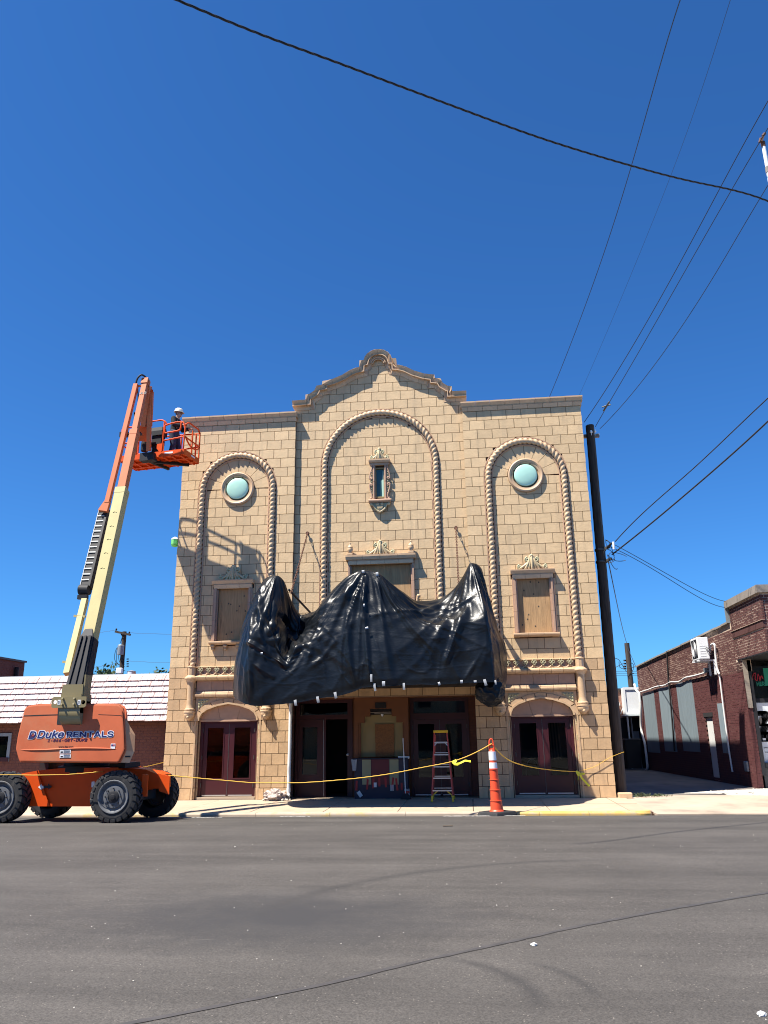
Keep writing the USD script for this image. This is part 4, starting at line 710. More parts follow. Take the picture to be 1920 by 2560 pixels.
TP = thing('tarp', 'shiny black plastic tarp draped over the marquee and held with tape', 'tarp', (6.3, -1.5, 2.8))
COLS = [
 [(660, 1449, -1.6), (634, 1520, -1.5), (611, 1600, -1.35), (596, 1666, -1.4), (584, 1731, -1.45)],
 [(666, 1444, -2.05), (640, 1515, -2.55), (619, 1585, -2.8), (612, 1665, -2.93), (612, 1757, -2.98)],
 [(680, 1439, -2.2), (660, 1515, -2.72), (640, 1590, -2.98), (632, 1672, -3.06), (630, 1763, -3.05)],
 [(694, 1439, -2.25), (680, 1520, -2.7), (662, 1600, -3.02), (655, 1680, -3.08), (650, 1765, -3.06)],
 [(711, 1454, -2.15), (703, 1528, -2.4), (690, 1618, -2.95), (690, 1688, -3.03), (690, 1762, -3.03)],
 [(728, 1500, -1.7), (720, 1570, -1.55), (714, 1640, -2.98), (726, 1692, -3.0), (733, 1758, -3.02)],
 [(752, 1536, -1.3), (746, 1588, -1.5), (740, 1622, -2.92), (766, 1676, -2.98), (792, 1748, -3.0)],
 [(786, 1528, -1.9), (786, 1556, -2.5), (796, 1594, -2.93), (826, 1664, -3.0), (849, 1738, -3.02)],
 [(812, 1497, -2.3), (814, 1532, -2.75), (822, 1580, -2.97), (848, 1656, -3.03), (872, 1731, -3.04)],
 [(842, 1464, -2.5), (844, 1508, -2.84), (852, 1568, -3.0), (870, 1650, -3.06), (892, 1725, -3.06)],
 [(874, 1437, -2.62), (876, 1490, -2.9), (880, 1560, -3.02), (893, 1642, -3.07), (906, 1719, -3.07)],
 [(906, 1426, -2.68), (908, 1490, -2.93), (911, 1560, -3.03), (918, 1640, -3.10), (926, 1718, -3.10)],
 [(943, 1431, -2.68), (945, 1490, -2.93), (946, 1560, -3.04), (948, 1640, -3.12), (951, 1717, -3.12)],
 [(970, 1451, -2.62), (975, 1505, -2.88), (981, 1565, -3.02), (990, 1645, -3.08), (1000, 1714, -3.09)],
 [(1005, 1478, -2.5), (1014, 1522, -2.8), (1026, 1572, -2.99), (1045, 1645, -3.05), (1060, 1712, -3.06)],
 [(1045, 1502, -2.1), (1058, 1540, -2.55), (1076, 1576, -2.96), (1095, 1645, -3.03), (1110, 1710, -3.04)],
 [(1098, 1497, -1.8), (1108, 1534, -2.35), (1124, 1566, -2.93), (1140, 1640, -3.02), (1150, 1709, -3.03)],
 [(1134, 1472, -1.95), (1150, 1517, -2.4), (1166, 1557, -2.98), (1178, 1635, -3.03), (1187, 1707, -3.04)],
 [(1156, 1442, -2.05), (1172, 1500, -2.5), (1190, 1552, -3.0), (1202, 1630, -3.04), (1212, 1706, -3.05)],
 [(1177, 1407, -2.1), (1192, 1480, -2.55), (1212, 1542, -3.02), (1223, 1625, -3.03), (1236, 1706, -3.03)],
 [(1197, 1413, -1.95), (1208, 1475, -2.2), (1222, 1545, -2.55), (1236, 1622, -2.62), (1243, 1703, -2.65)],
 [(1206, 1428, -1.5), (1216, 1486, -1.45), (1240, 1562, -1.45), (1264, 1640, -1.5), (1262, 1720, -1.6)],
 [(1204, 1432, -1.0), (1214, 1490, -0.9), (1240, 1566, -0.8), (1268, 1630, -0.7), (1264, 1722, -0.7)],
]
def tarp_sheet():
    C3 = np.array([[at(*p) for p in c] for c in COLS])              # columns x rows x 3
    back = C3[:, 0] + np.array([0, 0.85, -0.55]); back[:, 1] = np.minimum(back[:, 1], -0.15)
    C3 = np.concatenate([back[:, None], C3], 1)
    nu, nv = 300, 130; tu = np.r_[0, np.cumsum(np.linalg.norm(np.diff(C3[:, 3], axis=0), axis=1))]; u = np.linspace(0, tu[-1], nu)
    A = PchipInterpolator(tu, C3, axis=0)(u)                        # nu x rows x 3
    tv = np.array([0, 0.18, 0.36, 0.55, 0.78, 1.0]); v = np.linspace(0, 1, nv)
    S = 0.55 * PchipInterpolator(tv, A, axis=1)(v); k_ = np.clip(np.searchsorted(tv, v, 'right') - 1, 0, 4); f_ = ((v - tv[k_]) / (tv[k_ + 1] - tv[k_]))[None, :, None]; S = S + 0.45 * (A[:, k_] * (1 - f_) + A[:, k_ + 1] * f_)                         # nu x nv x 3
    du, dv = np.gradient(S, axis=0), np.gradient(S, axis=1); N = np.cross(dv, du); N /= np.linalg.norm(N, axis=2, keepdims=True) + 1e-9
    N *= np.sign(-N[..., 1:2] + 1e-6) * 1.0
    U, V = np.meshgrid(u, v, indexing='ij')
    # folds that fan out from the three peaks, and hang straight below them
    peaks = [(tu[3], 0.14), (tu[11] + 0.15, 0.16), (tu[19], 0.14)]
    h = np.zeros_like(U); front = np.clip((V - 0.18) / 0.12, 0, 1)
    for i, (pu, pv) in enumerate(peaks):
        ang = np.arctan2(U - pu, 4.0 * np.maximum(V - pv, 0.02)); d = np.hypot(U - pu, 4.0 * (V - pv))
        q = np.stack([ang * 4.2, d * 0.10, np.full_like(ang, i * 7.0)], -1); r = 1 - np.abs(2 * meshkit.fbm(q, 3, i) - 1)
        h += (r ** 3 - 0.35) * 0.15 * np.exp(-d / 2.4) * np.clip(d / 0.35, 0, 1)
    q = np.stack([U * 1.5 + V * 0.5, V * 1.0, np.zeros_like(U)], -1); h += 0.05 * (meshkit.fbm(q, 2, 21) - 0.5)
    q = np.stack([U * 2.2 + 2.2 * V, V * 2.6 - U * 0.5, np.zeros_like(U)], -1); r = 1 - np.abs(2 * meshkit.noise(q, 5) - 1); h += 0.014 * (r ** 14)
    q = np.stack([U * 2.0 - 3.0 * V, V * 3.0 + U * 0.6, np.zeros_like(U) + 3], -1); r = 1 - np.abs(2 * meshkit.noise(q, 8) - 1); h += 0.014 * (r ** 14)
    q = np.stack([U * 7, V * 24, np.zeros_like(U)], -1); h += 0.010 * (meshkit.fbm(q, 3, 33) - 0.5)
    # slack heap of creased sheet in the left-hand hollow
    lw_ = np.exp(-((U - tu[5]) / 0.95) ** 2 - ((V - 0.46) / 0.16) ** 2); q = np.stack([U * 2.6, V * 9.0, np.zeros_like(U) + 9], -1); h += lw_ * 0.36 * (np.abs(2 * meshkit.fbm(q, 3, 41) - 1) - 0.25)
    for z0, seed in ((0.50, 0), (0.62, 1), (0.74, 2), (0.86, 3)):    # packing creases run straight across the sheet
        line = z0 + 0.012 * np.sin(U * 0.9 + seed) + 0.02 * (U / tu[-1] - 0.5); h += 0.007 * np.exp(-((V - line) / 0.005) ** 2) * (0.4 + 0.6 * meshkit.noise(np.stack([U * 1.1, U * 0, U * 0 + seed], -1), 3))
    def crease(p0, p1, amp, wid, fade=0.18):                          # a straight, sharp-crested fold between two points of the sheet
        a, b = np.array([p0[0], p0[1] * 3.6]), np.array([p1[0], p1[1] * 3.6]); d = b - a; L_ = np.hypot(*d); X, Y = U - a[0], V * 3.6 - a[1]; t = (X * d[0] + Y * d[1]) / L_ ** 2; e = np.abs(X * d[1] - Y * d[0]) / L_ + 0.02 * np.sin(9 * t + p0[0])
        return amp * np.clip(1 - e / wid, 0, 1) ** 1.3 * np.clip(t / fade, 0, 1) * np.clip((1 - t) / fade, 0, 1)
    for p0, p1, amp, wid in (((tu[11], 0.17), (tu[11] + 0.03, 1.02), 0.07, 0.10), ((tu[12], 0.17), (tu[12] + 0.25, 1.02), 0.06, 0.12), ((tu[10], 0.2), (tu[9], 1.0), 0.05, 0.12), ((tu[9], 0.22), (tu[6], 0.75), 0.05, 0.10), ((tu[12], 0.16), (tu[15], 0.75), 0.05, 0.12), ((tu[13], 0.2), (tu[17], 0.40), 0.05, 0.12),
                             ((tu[14], 0.36), (tu[19], 0.37), 0.07, 0.10), ((tu[18], 0.37), (tu[15] + 0.1, 0.85), 0.06, 0.13), ((tu[19], 0.2), (tu[17], 0.52), 0.05, 0.12), ((tu[16], 1.02), (tu[18] + 0.2, 0.72), 0.02, 0.05), ((tu[1], 0.2), (tu[3], 0.62), 0.06, 0.10), ((tu[2], 0.42), (tu[5], 0.60), 0.08, 0.10),
                             ((tu[1], 0.60), (tu[5], 0.66), 0.06, 0.08), ((tu[3], 0.55), (tu[6], 0.44), 0.08, 0.10), ((tu[2], 0.74), (tu[4], 0.80), 0.04, 0.08), ((tu[5], 0.62), (tu[8], 0.36), 0.07, 0.10), ((tu[6], 0.78), (tu[9], 0.60), 0.03, 0.10), ((tu[1] + 0.1, 0.35), (tu[2], 0.95), 0.05, 0.09)):
        h += crease(p0, p1, amp, wid)
    edge = np.clip((1 - V) / 0.05, 0.25, 1); S = S + N * (h * front * edge)[..., None]
    S[:, -1, 2] += 0.03 * (meshkit.fbm(np.stack([u * 2.2, u * 0, u * 0], -1), 3, 51) - 0.5) * 2
    i, j = np.meshgrid(np.arange(nu - 1), np.arange(nv - 1), indexing='ij'); a = i * nv + j
    F = np.vstack([np.stack([a, a + 1, a + nv + 1], -1).reshape(-1, 3), np.stack([a, a + nv + 1, a + nv], -1).reshape(-1, 3)])
    return trimesh.Trimesh(S.reshape(-1, 3), F, process=False), S
tm, TS = tarp_sheet()
part(TP, 'sheet', tm, M['tarp'], smooth=True)
def crumple(c, r, seed, amp=0.3):
    m = trimesh.creation.icosphere(5, 1.0); v = m.vertices; n = meshkit.fbm(v * 1.6 + seed, 4, seed); k = 1 - np.abs(2 * meshkit.noise(v * 2.6 + seed, seed + 3) - 1)
    s = 1 + amp * (n - 0.5) * 2 + amp * 0.5 * (k ** 3 - 0.3); return trimesh.Trimesh(np.asarray(c) + v * s[:, None] * np.asarray(r), m.faces, process=False)
part(TP, 'bundle', crumple(at(1226, 1728, -2.45), (0.36, 0.34, 0.36), 5, 0.16), M['tarp'], smooth=True, label='gathered end of the tarp hanging below the hem')
# the tarp also closes the back of the left end
tpS = TS.reshape(-1, 3)
def on_tarp(px, py):
    d = ray(px, py); d = d / np.linalg.norm(d); w = tpS - CAM; t = w @ d; e = np.linalg.norm(w - t[:, None] * d, axis=1); e[w[:, 1] < 0] = 9
    k = np.argsort(e)[:6]; k = k[np.argmin(tpS[k, 1])]; return CAM + d * (t[k] - 0.03)
def tape(px, py, w, h, tilt, parent=TP, lift=0.0):
    c = on_tarp(px, py) if h < 90 else at(px, py, -3.1); s, t = math.sin(math.radians(tilt)), math.cos(math.radians(tilt)); k = 1 / 92.0
    pts = []
    for i, f in enumerate(np.linspace(0, 1, 6)):
        o = (f - 0.5) * h * k; b = 0.012 * math.sin(f * 3.0)
        for sd in (-1, 1): pts.append(c + np.array([s * o + sd * w * k / 2 * t, -0.012 - b, -o * t + sd * w * k / 2 * s]))
    f = []
    for i in range(5): a = 2 * i; f += [[a, a + 1, a + 3], [a, a + 3, a + 2]]
    m = trimesh.Trimesh(np.array(pts), np.array(f), process=False); th = trimesh.Trimesh(np.array(pts) + [0, 0.004, 0], np.array(f)[:, ::-1], process=False)
    part(parent, 'tape_strip', [m, th], M['tape'])
for px, py, w, h, a in ((739, 1757, 6, 13, 10), (795, 1749, 6, 14, 12), (839, 1738, 6, 14, 12), (928, 1695, 5, 17, 0), (937, 1718, 5, 17, 8), (959, 1709, 7, 11, 0), (1010, 1716, 5, 15, 0), (1098, 1709, 5, 7, 15), (1154, 1704, 6, 7, 0), (1188, 1704, 6, 5, 0), (1213, 1706, 6, 14, 15), (1239, 1706, 4, 10, 10), (908, 1429, 6, 7, 5), (943, 1435, 6, 9, 8), (910, 1513, 4, 6, 0), (917, 1570, 7, 5, 10), (655, 1633, 5, 5, 0)):
    tape(px, py, w, h, a)

# ------------------------------------------------------------------ chains
def chain(name, p0, p1, label, sag=0.03):
    c = thing(name, label, 'chain', p0, 'chains that hold up the marquee')
    part(c, 'wall_anchor', [lathe([(0.001, 0), (0.075, 0.0), (0.075, 0.012), (0.03, 0.03), (0.02, 0.06), (0.001, 0.06)], np.array(p0) + [0, 0.02, 0], 'y', 14), tube([np.array(p0) + [0.04 * math.cos(t), -0.07 + 0.0 * t, 0.04 * math.sin(t)] for t in np.linspace(0, 2 * math.pi, 13)], 0.014, 6, False)], M['rust'], smooth=30)
    p0, p1 = np.array(p0) + [0, -0.07, -0.03], np.array(p1); L = np.linalg.norm(p1 - p0); n = int(L / 0.068); d = (p1 - p0) / L; s = np.cross(d, [1.0, 0, 0]); s /= np.linalg.norm(s); q = np.cross(d, s); lk = []
    for i in range(n):
        c0 = p0 + d * (i + 0.5) * L / n + np.array([0, 0, -sag * math.sin(math.pi * i / n)]); e = s if i % 2 else q
        pts = [c0 + d * 0.046 * math.cos(t) + e * 0.024 * math.sin(t) for t in np.linspace(0, 2 * math.pi, 11)]; lk.append(tube(pts, 0.009, 5, False))
    part(c, 'links', lk, M['rust'], kind='stuff', smooth=True)
chain('hanging_chain', (4.05, CY - 0.0, 7.62), at(727, 1484, -2.0), 'rusty chain slanting down to the left peak of the tarp')
chain('hanging_chain', (8.56, CY - 0.0, 7.60), at(1147, 1470, -1.9), 'rusty chain hanging straight down to the right peak of the tarp', 0.0)

# ------------------------------------------------------------------ ticket booth under the marquee
BY = 0.30
TB = thing('ticket_booth', 'closed ticket booth with striped counter between the entrance doors', 'ticket booth', (6.15, BY, 0))
bp = lambda x, y, Y=BY: at(860 + 0.1356 * x, 1740 + 0.1356 * y, Y)      # points of the booth's front
def brect(x0_, y0_, x1_, y1_, Y=BY): a, b = bp(x0_, y0_, Y), bp(x1_, y1_, Y); return sbox(a[0], b[2], b[0], a[2])
outer = brect(190, 10, 1200, 1110); step = unary_union([brect(380, 380, 975, 1115), brect(305, 495, 1100, 1115), brect(480, 240, 880, 381)])
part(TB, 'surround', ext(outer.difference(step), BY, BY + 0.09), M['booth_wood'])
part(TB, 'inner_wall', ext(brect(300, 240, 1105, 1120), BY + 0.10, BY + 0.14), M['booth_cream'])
part(TB, 'boarded_hatch', ext(brect(568, 520, 922, 862), BY + 0.05, BY + 0.09), M['osb']); part(TB, 'boarded_hatch', ext(brect(575, 870, 922, 1118), BY + 0.05, BY + 0.09), M['osb'])
part(TB, 'vent', ext(brect(575, 120, 775, 225), BY - 0.02, BY - 0.001), M['black_plastic'])
part(TB, 'broken_panel', ext(brect(478, 238, 882, 340), BY + 0.06, BY + 0.09), M['dark']); part(TB, 'lath', [ext(brect(480, 296, 870, 306), BY + 0.03, BY + 0.05), ext(brect(560, 318, 872, 326), BY + 0.03, BY + 0.05)], M['grey_wood'])
part(TB, 'lamp_socket', lathe([(0.001, 0.03), (0.035, 0.02), (0.04, 0.0), (0.02, -0.04), (0.001, -0.05)], bp(705, 345) + [0, -0.02, 0], 'z', 12), M['white_pvc'], smooth=30)
for a, b in ((245, 262), (288, 306), (1080, 1100)): part(TB, 'strip', ext(brect(a, 500, b, 1090), BY - 0.018, BY - 0.001), M['booth_wood'])
ct = bp(240, 1105); cb = bp(1170, 1890); xL, xR = bp(205, 1120)[0], bp(1195, 1120)[0]
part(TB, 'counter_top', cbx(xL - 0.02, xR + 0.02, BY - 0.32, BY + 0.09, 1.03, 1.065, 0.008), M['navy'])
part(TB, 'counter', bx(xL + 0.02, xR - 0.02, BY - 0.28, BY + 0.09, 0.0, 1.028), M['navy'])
cy = BY - 0.28
cp = lambda x, y: at(860 + 0.1356 * x, 1740 + 0.1356 * y, cy)
def cpan(name, m, x0_, y0_, x1_, y1_, t=0.012): a, b = cp(x0_, y0_), cp(x1_, y1_); part(TB, name, bx(a[0], b[0], cy - t, cy - 0.001, b[2], a[2]), m)
cpan('pale_panel', M['pale_green'], 333, 1160, 500, 1632); cpan('pale_panel', M['pale_green'], 838, 1160, 1010, 1632); cpan('red_panel', M['red_panel'], 503, 1160, 835, 1632)
for pts in (((440, 1530), (425, 1725)), ((545, 1520), (540, 1700)), ((650, 1500), (655, 1665)), ((765, 1500), (775, 1680)), ((910, 1500), (885, 1730)), ((960, 1515), (985, 1740)), ((1065, 1600), (1068, 1735)), ((235, 1560), (230, 1740))):
    a, b = cp(*pts[0]), cp(*pts[1]); a[1] = b[1] = cy - 0.0165; part(TB, 'red_tape', beam(a, b, 0.055, 0.004, (1, 0, 0)), M['red_tape'])
for x, y in ((868, 1693), (905, 1693)): a = cp(x, y); part(TB, 'white_mark', bx(a[0] - 0.012, a[0] + 0.012, cy - 0.023, cy - 0.019, a[2] - 0.08, a[2] + 0.08), M['paper'])
a = cp(578, 1638); part(TB, 'paper_note', bx(a[0] - 0.04, a[0] + 0.04, cy - 0.024, cy - 0.020, a[2] - 0.06, a[2] + 0.06), M['paper'])
def cloth(c, w, h, seed):
    n = 14; X, Z = np.meshgrid(np.linspace(-w / 2, w / 2, n), np.linspace(0, -h, n), indexing='ij'); q = np.stack([X * 9 + seed, Z * 4, X * 0], -1)
    Y = -0.03 + 0.07 * (meshkit.fbm(q, 3, seed) - 0.5); X = X * (1 + 0.5 * Z / h) + 0.05 * (meshkit.noise(q * 0.7, seed + 2) - 0.5); V = np.stack([c[0] + X, c[1] + Y, c[2] + Z], -1).reshape(-1, 3)
    i, j = np.meshgrid(np.arange(n - 1), np.arange(n - 1), indexing='ij'); a = (i * n + j).ravel(); f = np.vstack([np.stack([a, a + 1, a + n + 1], 1), np.stack([a, a + n + 1, a + n], 1)])
    return [trimesh.Trimesh(V, f, process=False), trimesh.Trimesh(V + [0, 0.003, 0], f[:, ::-1], process=False)]
solo('rag', cloth(np.array([xL + 0.02, cy - 0.01, 1.04]), 0.16, 0.30, 4), M['grey_metal'], 'pale rag hanging off the left end of the ticket counter', 'cloth', smooth=True)
solo('rolled_paper', [tube([(xR - 0.28, BY - 0.22, 1.085), (xR + 0.03, BY - 0.25, 1.083)], 0.028, 10), tube([(xR - 0.02, BY - 0.20, 1.08), (xR + 0.02, BY - 0.33, 1.06)], 0.02, 8)], M['paper'], 'crumpled white paper on the right end of the ticket counter', 'paper', smooth=30)
br = thing('broom', 'white-handled broom leaning against the right side of the ticket counter', 'broom', tuple(at(860 + 0.1356 * 1135, 1740 + 0.1356 * 1880, cy - 0.12)))
part(br, 'handle', tube([at(860 + 0.1356 * 1088, 1740 + 0.1356 * 780, cy - 0.03), at(860 + 0.1356 * 1135, 1740 + 0.1356 * 1800, cy - 0.14)], 0.014, 8), M['white_pvc'], smooth=True)
a = at(860 + 0.1356 * 1140, 1740 + 0.1356 * 1850, cy - 0.15); part(br, 'brush', hull(bx(a[0] - 0.14, a[0] + 0.15, a[1] - 0.05, a[1] + 0.05, 0.008, 0.03), bx(a[0] - 0.06, a[0] + 0.05, a[1] - 0.03, a[1] + 0.03, 0.12, 0.15)), M['black_plastic'])
a = at(860 + 0.1356 * 1160, 1740 + 0.1356 * 1715, cy - 0.06); bxp = thing('carton', 'small red and white carton beside the broom', 'box', (a[0], a[1], 0.0))
part(bxp, 'body', cbx(a[0] - 0.075, a[0] + 0.07, a[1] - 0.05, a[1] + 0.08, 0.0, 0.26, 0.006), M['grey_metal']); part(bxp, 'red_band', bx(a[0] - 0.077, a[0] + 0.072, a[1] - 0.053, a[1] - 0.0501, 0.15, 0.21), M['red_tape'])
a = at(860 + 0.1356 * 295, 1740 + 0.1356 * 1812, cy - 0.05); solo('paper_sheet', beam(a + [-0.05, -0.03, 0.07], a + [0.04, 0.0, -0.06], 0.1, 0.004, (1, 0.2, 0.3)), M['paper'], 'white paper scrap propped against the foot of the ticket counter', 'paper')
rb = crumple((3.33, -0.25, 0.09), (0.27, 0.17, 0.17), 9, 0.75); rb.vertices[:, 2] = np.maximum(rb.vertices[:, 2], 0.006)
pb = thing('plastic_bag', 'crumpled clear plastic bag of rubble beside the white drainpipe', 'bag', (3.33, -0.25, 0))
part(pb, 'bag', rb, M['bag'], smooth=30)
part(pb, 'rubble', [trimesh.creation.icosahedron().apply_scale(s).apply_translation([3.33 + x, -0.32 + y, 0.02]) for s, x, y in ((0.04, 0.30, 0.02), (0.03, 0.36, -0.03), (0.035, 0.24, -0.08), (0.03, -0.3, -0.03), (0.025, 0.42, 0.05))], M['gravel'], kind='stuff')

# ------------------------------------------------------------------ stepladder
LD = thing('stepladder', 'red fibreglass stepladder with aluminium treads and yellow top, standing before the right entrance doors', 'ladder', (7.94, -0.75, 0))
ly0, ly1, lz = -0.95, -0.50, 1.77; zb0 = float(walk_z(ly0))
fl = lambda t, s: np.array([7.935 + s * (0.275 - 0.11 * t), ly0 + 0.22 * t, zb0 + (lz - zb0) * t])
rl = lambda t, s: np.array([7.935 + s * (0.285 - 0.13 * t), 0.02 - 0.42 * t, (lz - 0.06) * t + 0.0])
for s in (-1, 1):
    part(LD, 'rail', beam(fl(0.0, s) + [0, 0, 0.05], fl(0.97, s), 0.032, 0.075, (1, 0, 0)), M['ladder_red']); part(LD, 'rear_rail', beam(rl(0.02, s), rl(0.97, s), 0.028, 0.05, (1, 0, 0)), M['ladder_red'])
    part(LD, 'foot', [beam(fl(0, s), fl(0.085, s), 0.052, 0.095, (1, 0, 0))], M['yellow']); part(LD, 'foot', beam(rl(0.0, s), rl(0.05, s), 0.045, 0.07, (1, 0, 0)), M['yellow'])
    part(LD, 'brace', beam(fl(0.085, s), fl(0.165, s * 0.35), 0.012, 0.03, (0, 1, 0)), M['yellow'])
    part(LD, 'brace', beam(fl(0.775, s), fl(0.825, s * 0.6), 0.01, 0.025, (0, 1, 0)), M['alu'])
for t in (0.155, 0.325, 0.485, 0.655, 0.825):
    a, b = fl(t, -1), fl(t, 1); part(LD, 'tread', bx(a[0] + 0.01, b[0] - 0.01, a[1] - 0.045, a[1] + 0.045, a[2] - 0.012, a[2] + 0.018), M['alu'])
for t in (0.16, 0.34, 0.52, 0.70, 0.86):
    a, b = rl(t, -1), rl(t, 1); part(LD, 'rear_bar', bx(a[0], b[0], a[1] - 0.018, a[1] + 0.018, a[2] - 0.012, a[2] + 0.012), M['alu'])
part(LD, 'top_cap', [cbx(7.935 - 0.19, 7.935 + 0.19, ly0 + 0.14, -0.34, lz - 0.055, lz + 0.015, 0.012), bx(7.935 - 0.08, 7.935 - 0.07, ly0 + 0.136, ly0 + 0.14, lz - 0.05, lz + 0.01), bx(7.935 + 0.07, 7.935 + 0.08, ly0 + 0.136, ly0 + 0.14, lz - 0.05, lz + 0.01)], M['yellow'])

# ------------------------------------------------------------------ traffic post and ropes
cbz = float(road_z(-3.62)); cc = np.array([9.25, -3.66, cbz])
CN = thing('traffic_post', 'orange delineator post with two white bands on a black rubber foot', 'traffic post', tuple(cc))
m = cbx(-0.325, 0.325, -0.325, 0.325, 0.0, 0.09, 0.02); top = m.vertices[:, 2] > 0.04; m.vertices[top, :2] *= 0.94; m.apply_transform(trimesh.transformations.rotation_matrix(0.72, [0, 0, 1])); m.apply_transform(trimesh.transformations.rotation_matrix(-0.02, [0, 1, 0])); m.apply_translation(cc + [0, 0, 0.012])
part(CN, 'rubber_base', m, M['rubber'])
lean = np.array([-0.035, 0.0, 1.0])
def cone_piece(pr): q = lathe(pr, (0, 0, 0), 'z', 28); q.vertices[:, :2] += np.outer(q.vertices[:, 2], lean[:2]); q.apply_translation(cc); return q
zt = 0.08
part(CN, 'post', [cone_piece([(0.001, zt), (0.165, zt), (0.168, zt + 0.02), (0.155, zt + 0.045), (0.142, zt + 0.06), (0.128, 0.315), (0.139, 0.318), (0.139, 0.332), (0.121, 0.335), (0.113, 0.545), (0.124, 0.548), (0.124, 0.562), (0.106, 0.565), (0.099, 0.765), (0.110, 0.768), (0.110, 0.782), (0.097, 0.785), (0.092, 0.985), (0.104, 0.99), (0.104, 1.004), (0.088, 1.008), (0.078, 1.36), (0.072, 1.39), (0.05, 1.42), (0.001, 1.425)])], M['cone_orange'], smooth=25)
for z0, z1, r0, r1 in ((1.015, 1.14, 0.090, 0.0855), (1.19, 1.38, 0.0845, 0.079)): part(CN, 'reflective_band', cone_piece([(r0, z0), (r0 + 0.002, z0 + 0.002), (r1 + 0.002, z1 - 0.002), (r1, z1)]), M['reflect'], smooth=25)
hx = lambda z, dx: cc + np.array([lean[0] * z + dx, 0, z])
part(CN, 'handle', [tube([hx(1.40, -0.055), hx(1.58, -0.045), hx(1.64, -0.03), hx(1.66, 0.0), hx(1.64, 0.03), hx(1.58, 0.045), hx(1.40, 0.055)], 0.018, 8), cbx(cc[0] - 0.105, cc[0] + 0.005, cc[1] - 0.02, cc[1] + 0.02, cc[2] + 1.41, cc[2] + 1.46, 0.006), cbx(cc[0] - 0.105, cc[0] - 0.002, cc[1] - 0.02, cc[1] + 0.02, cc[2] + 1.50, cc[2] + 1.535, 0.006)], M['cone_orange'], smooth=30)
knot = hx(1.55, 0.0) + [0, -0.03, 0]
def catenary(p0, p1, sag, n=40): t = np.linspace(0, 1, n)[:, None]; P = np.asarray(p0) * (1 - t) + np.asarray(p1) * t; P[:, 2] -= sag * 4 * (t * (1 - t))[:, 0]; return P
def ribbon(c, segs, w=0.045):
    pts = [np.asarray(c)]
    for s in segs: pts.append(pts[-1] + np.array(s))
    o = []
    for a, b in zip(pts[:-1], pts[1:]): o.append(beam(a, b, w, 0.003, (0.2, 0.35, 1)))
    return o
lp = at(440, 1947, -4.6); tie = at(380, 1934, -4.7)
rp = thing('barrier_rope', 'yellow rope strung low from the lift to the orange traffic post', 'rope', tuple(tie))
def cable_fit(pxs, Y0, Y1):
    n = len(pxs); return [at(x, y, Y0 + (Y1 - Y0) * i / (n - 1)) for i, (x, y) in enumerate(pxs)]
def smooth_path(P, n=60): P = np.asarray(P); t = np.r_[0, np.cumsum(np.linalg.norm(np.diff(P, axis=0), axis=1))]; return PchipInterpolator(t, P)(np.linspace(0, t[-1], n))
q = [(378, 1934), (480, 1944), (560, 1951), (640, 1957), (740, 1957), (860, 1949), (960, 1937), (1060, 1918), (1130, 1904)]
P = smooth_path(cable_fit(q, -4.7, -3.75) + [knot]); part(rp, 'line', tube(P, 0.0115, 6), M['rope_yellow'], smooth=True)
a = at(1132, 1904, -3.78); part(rp, 'ribbon', ribbon(a, [(0.08, 0.0, 0.03), (-0.05, -0.02, -0.09), (0.12, 0.01, 0.02), (0.13, 0.0, 0.06), (0.13, -0.01, -0.02)], 0.042) + ribbon(a, [(0.03, -0.02, -0.05), (0.09, 0.0, -0.01)], 0.05), M['ribbon'], label='yellow tape knotted round the rope')
rp2 = thing('barrier_rope', 'yellow rope from the orange traffic post to the right door jamb and the utility pole', 'rope', tuple(knot))
q = [(1275, 1902), (1330, 1918), (1390, 1926), (1440, 1929)]
P = smooth_path([knot] + cable_fit(q, -3.0, -0.12), 40); part(rp2, 'line', tube(P, 0.0115, 6), M['rope_yellow'], smooth=True)
P = smooth_path([at(1440, 1929, -0.12), at(1480, 1919, -0.05), at(1531, 1891, -0.05), at(1560, 1880, 0.15)], 30); part(rp2, 'line', tube(P, 0.006, 5), M['rope_yellow'], smooth=True)
a = at(1440, 1928, -0.13); part(rp2, 'ribbon', ribbon(a, [(0.10, -0.01, -0.07), (0.03, -0.02, -0.10), (0.14, 0.0, -0.16), (0.05, 0, -0.05)], 0.055) + ribbon(a + [0.08, 0, -0.08], [(0.08, -0.02, 0.02), (0.05, 0.0, -0.02)], 0.06) + ribbon(a, [(0.06, -0.03, -0.12), (-0.03, 0, -0.1)], 0.05), M['ribbon'], label='yellow tape tied at the door jamb')
rp3 = thing('barrier_rope', 'thin rope passing over the chassis of the lift to the left edge of the theatre', 'rope', tuple(at(0, 1936, -6.6)))
P = smooth_path([at(-60, 1937, -6.35), at(28, 1937, -6.2), at(90, 1938, -6.15), at(170, 1936, -6.12), at(240, 1930, -6.1), at(318, 1925, -3.2), at(409, 1906, -0.04)], 60); part(rp3, 'line', tube(P, 0.008, 6), M['rope_yellow'], smooth=True)
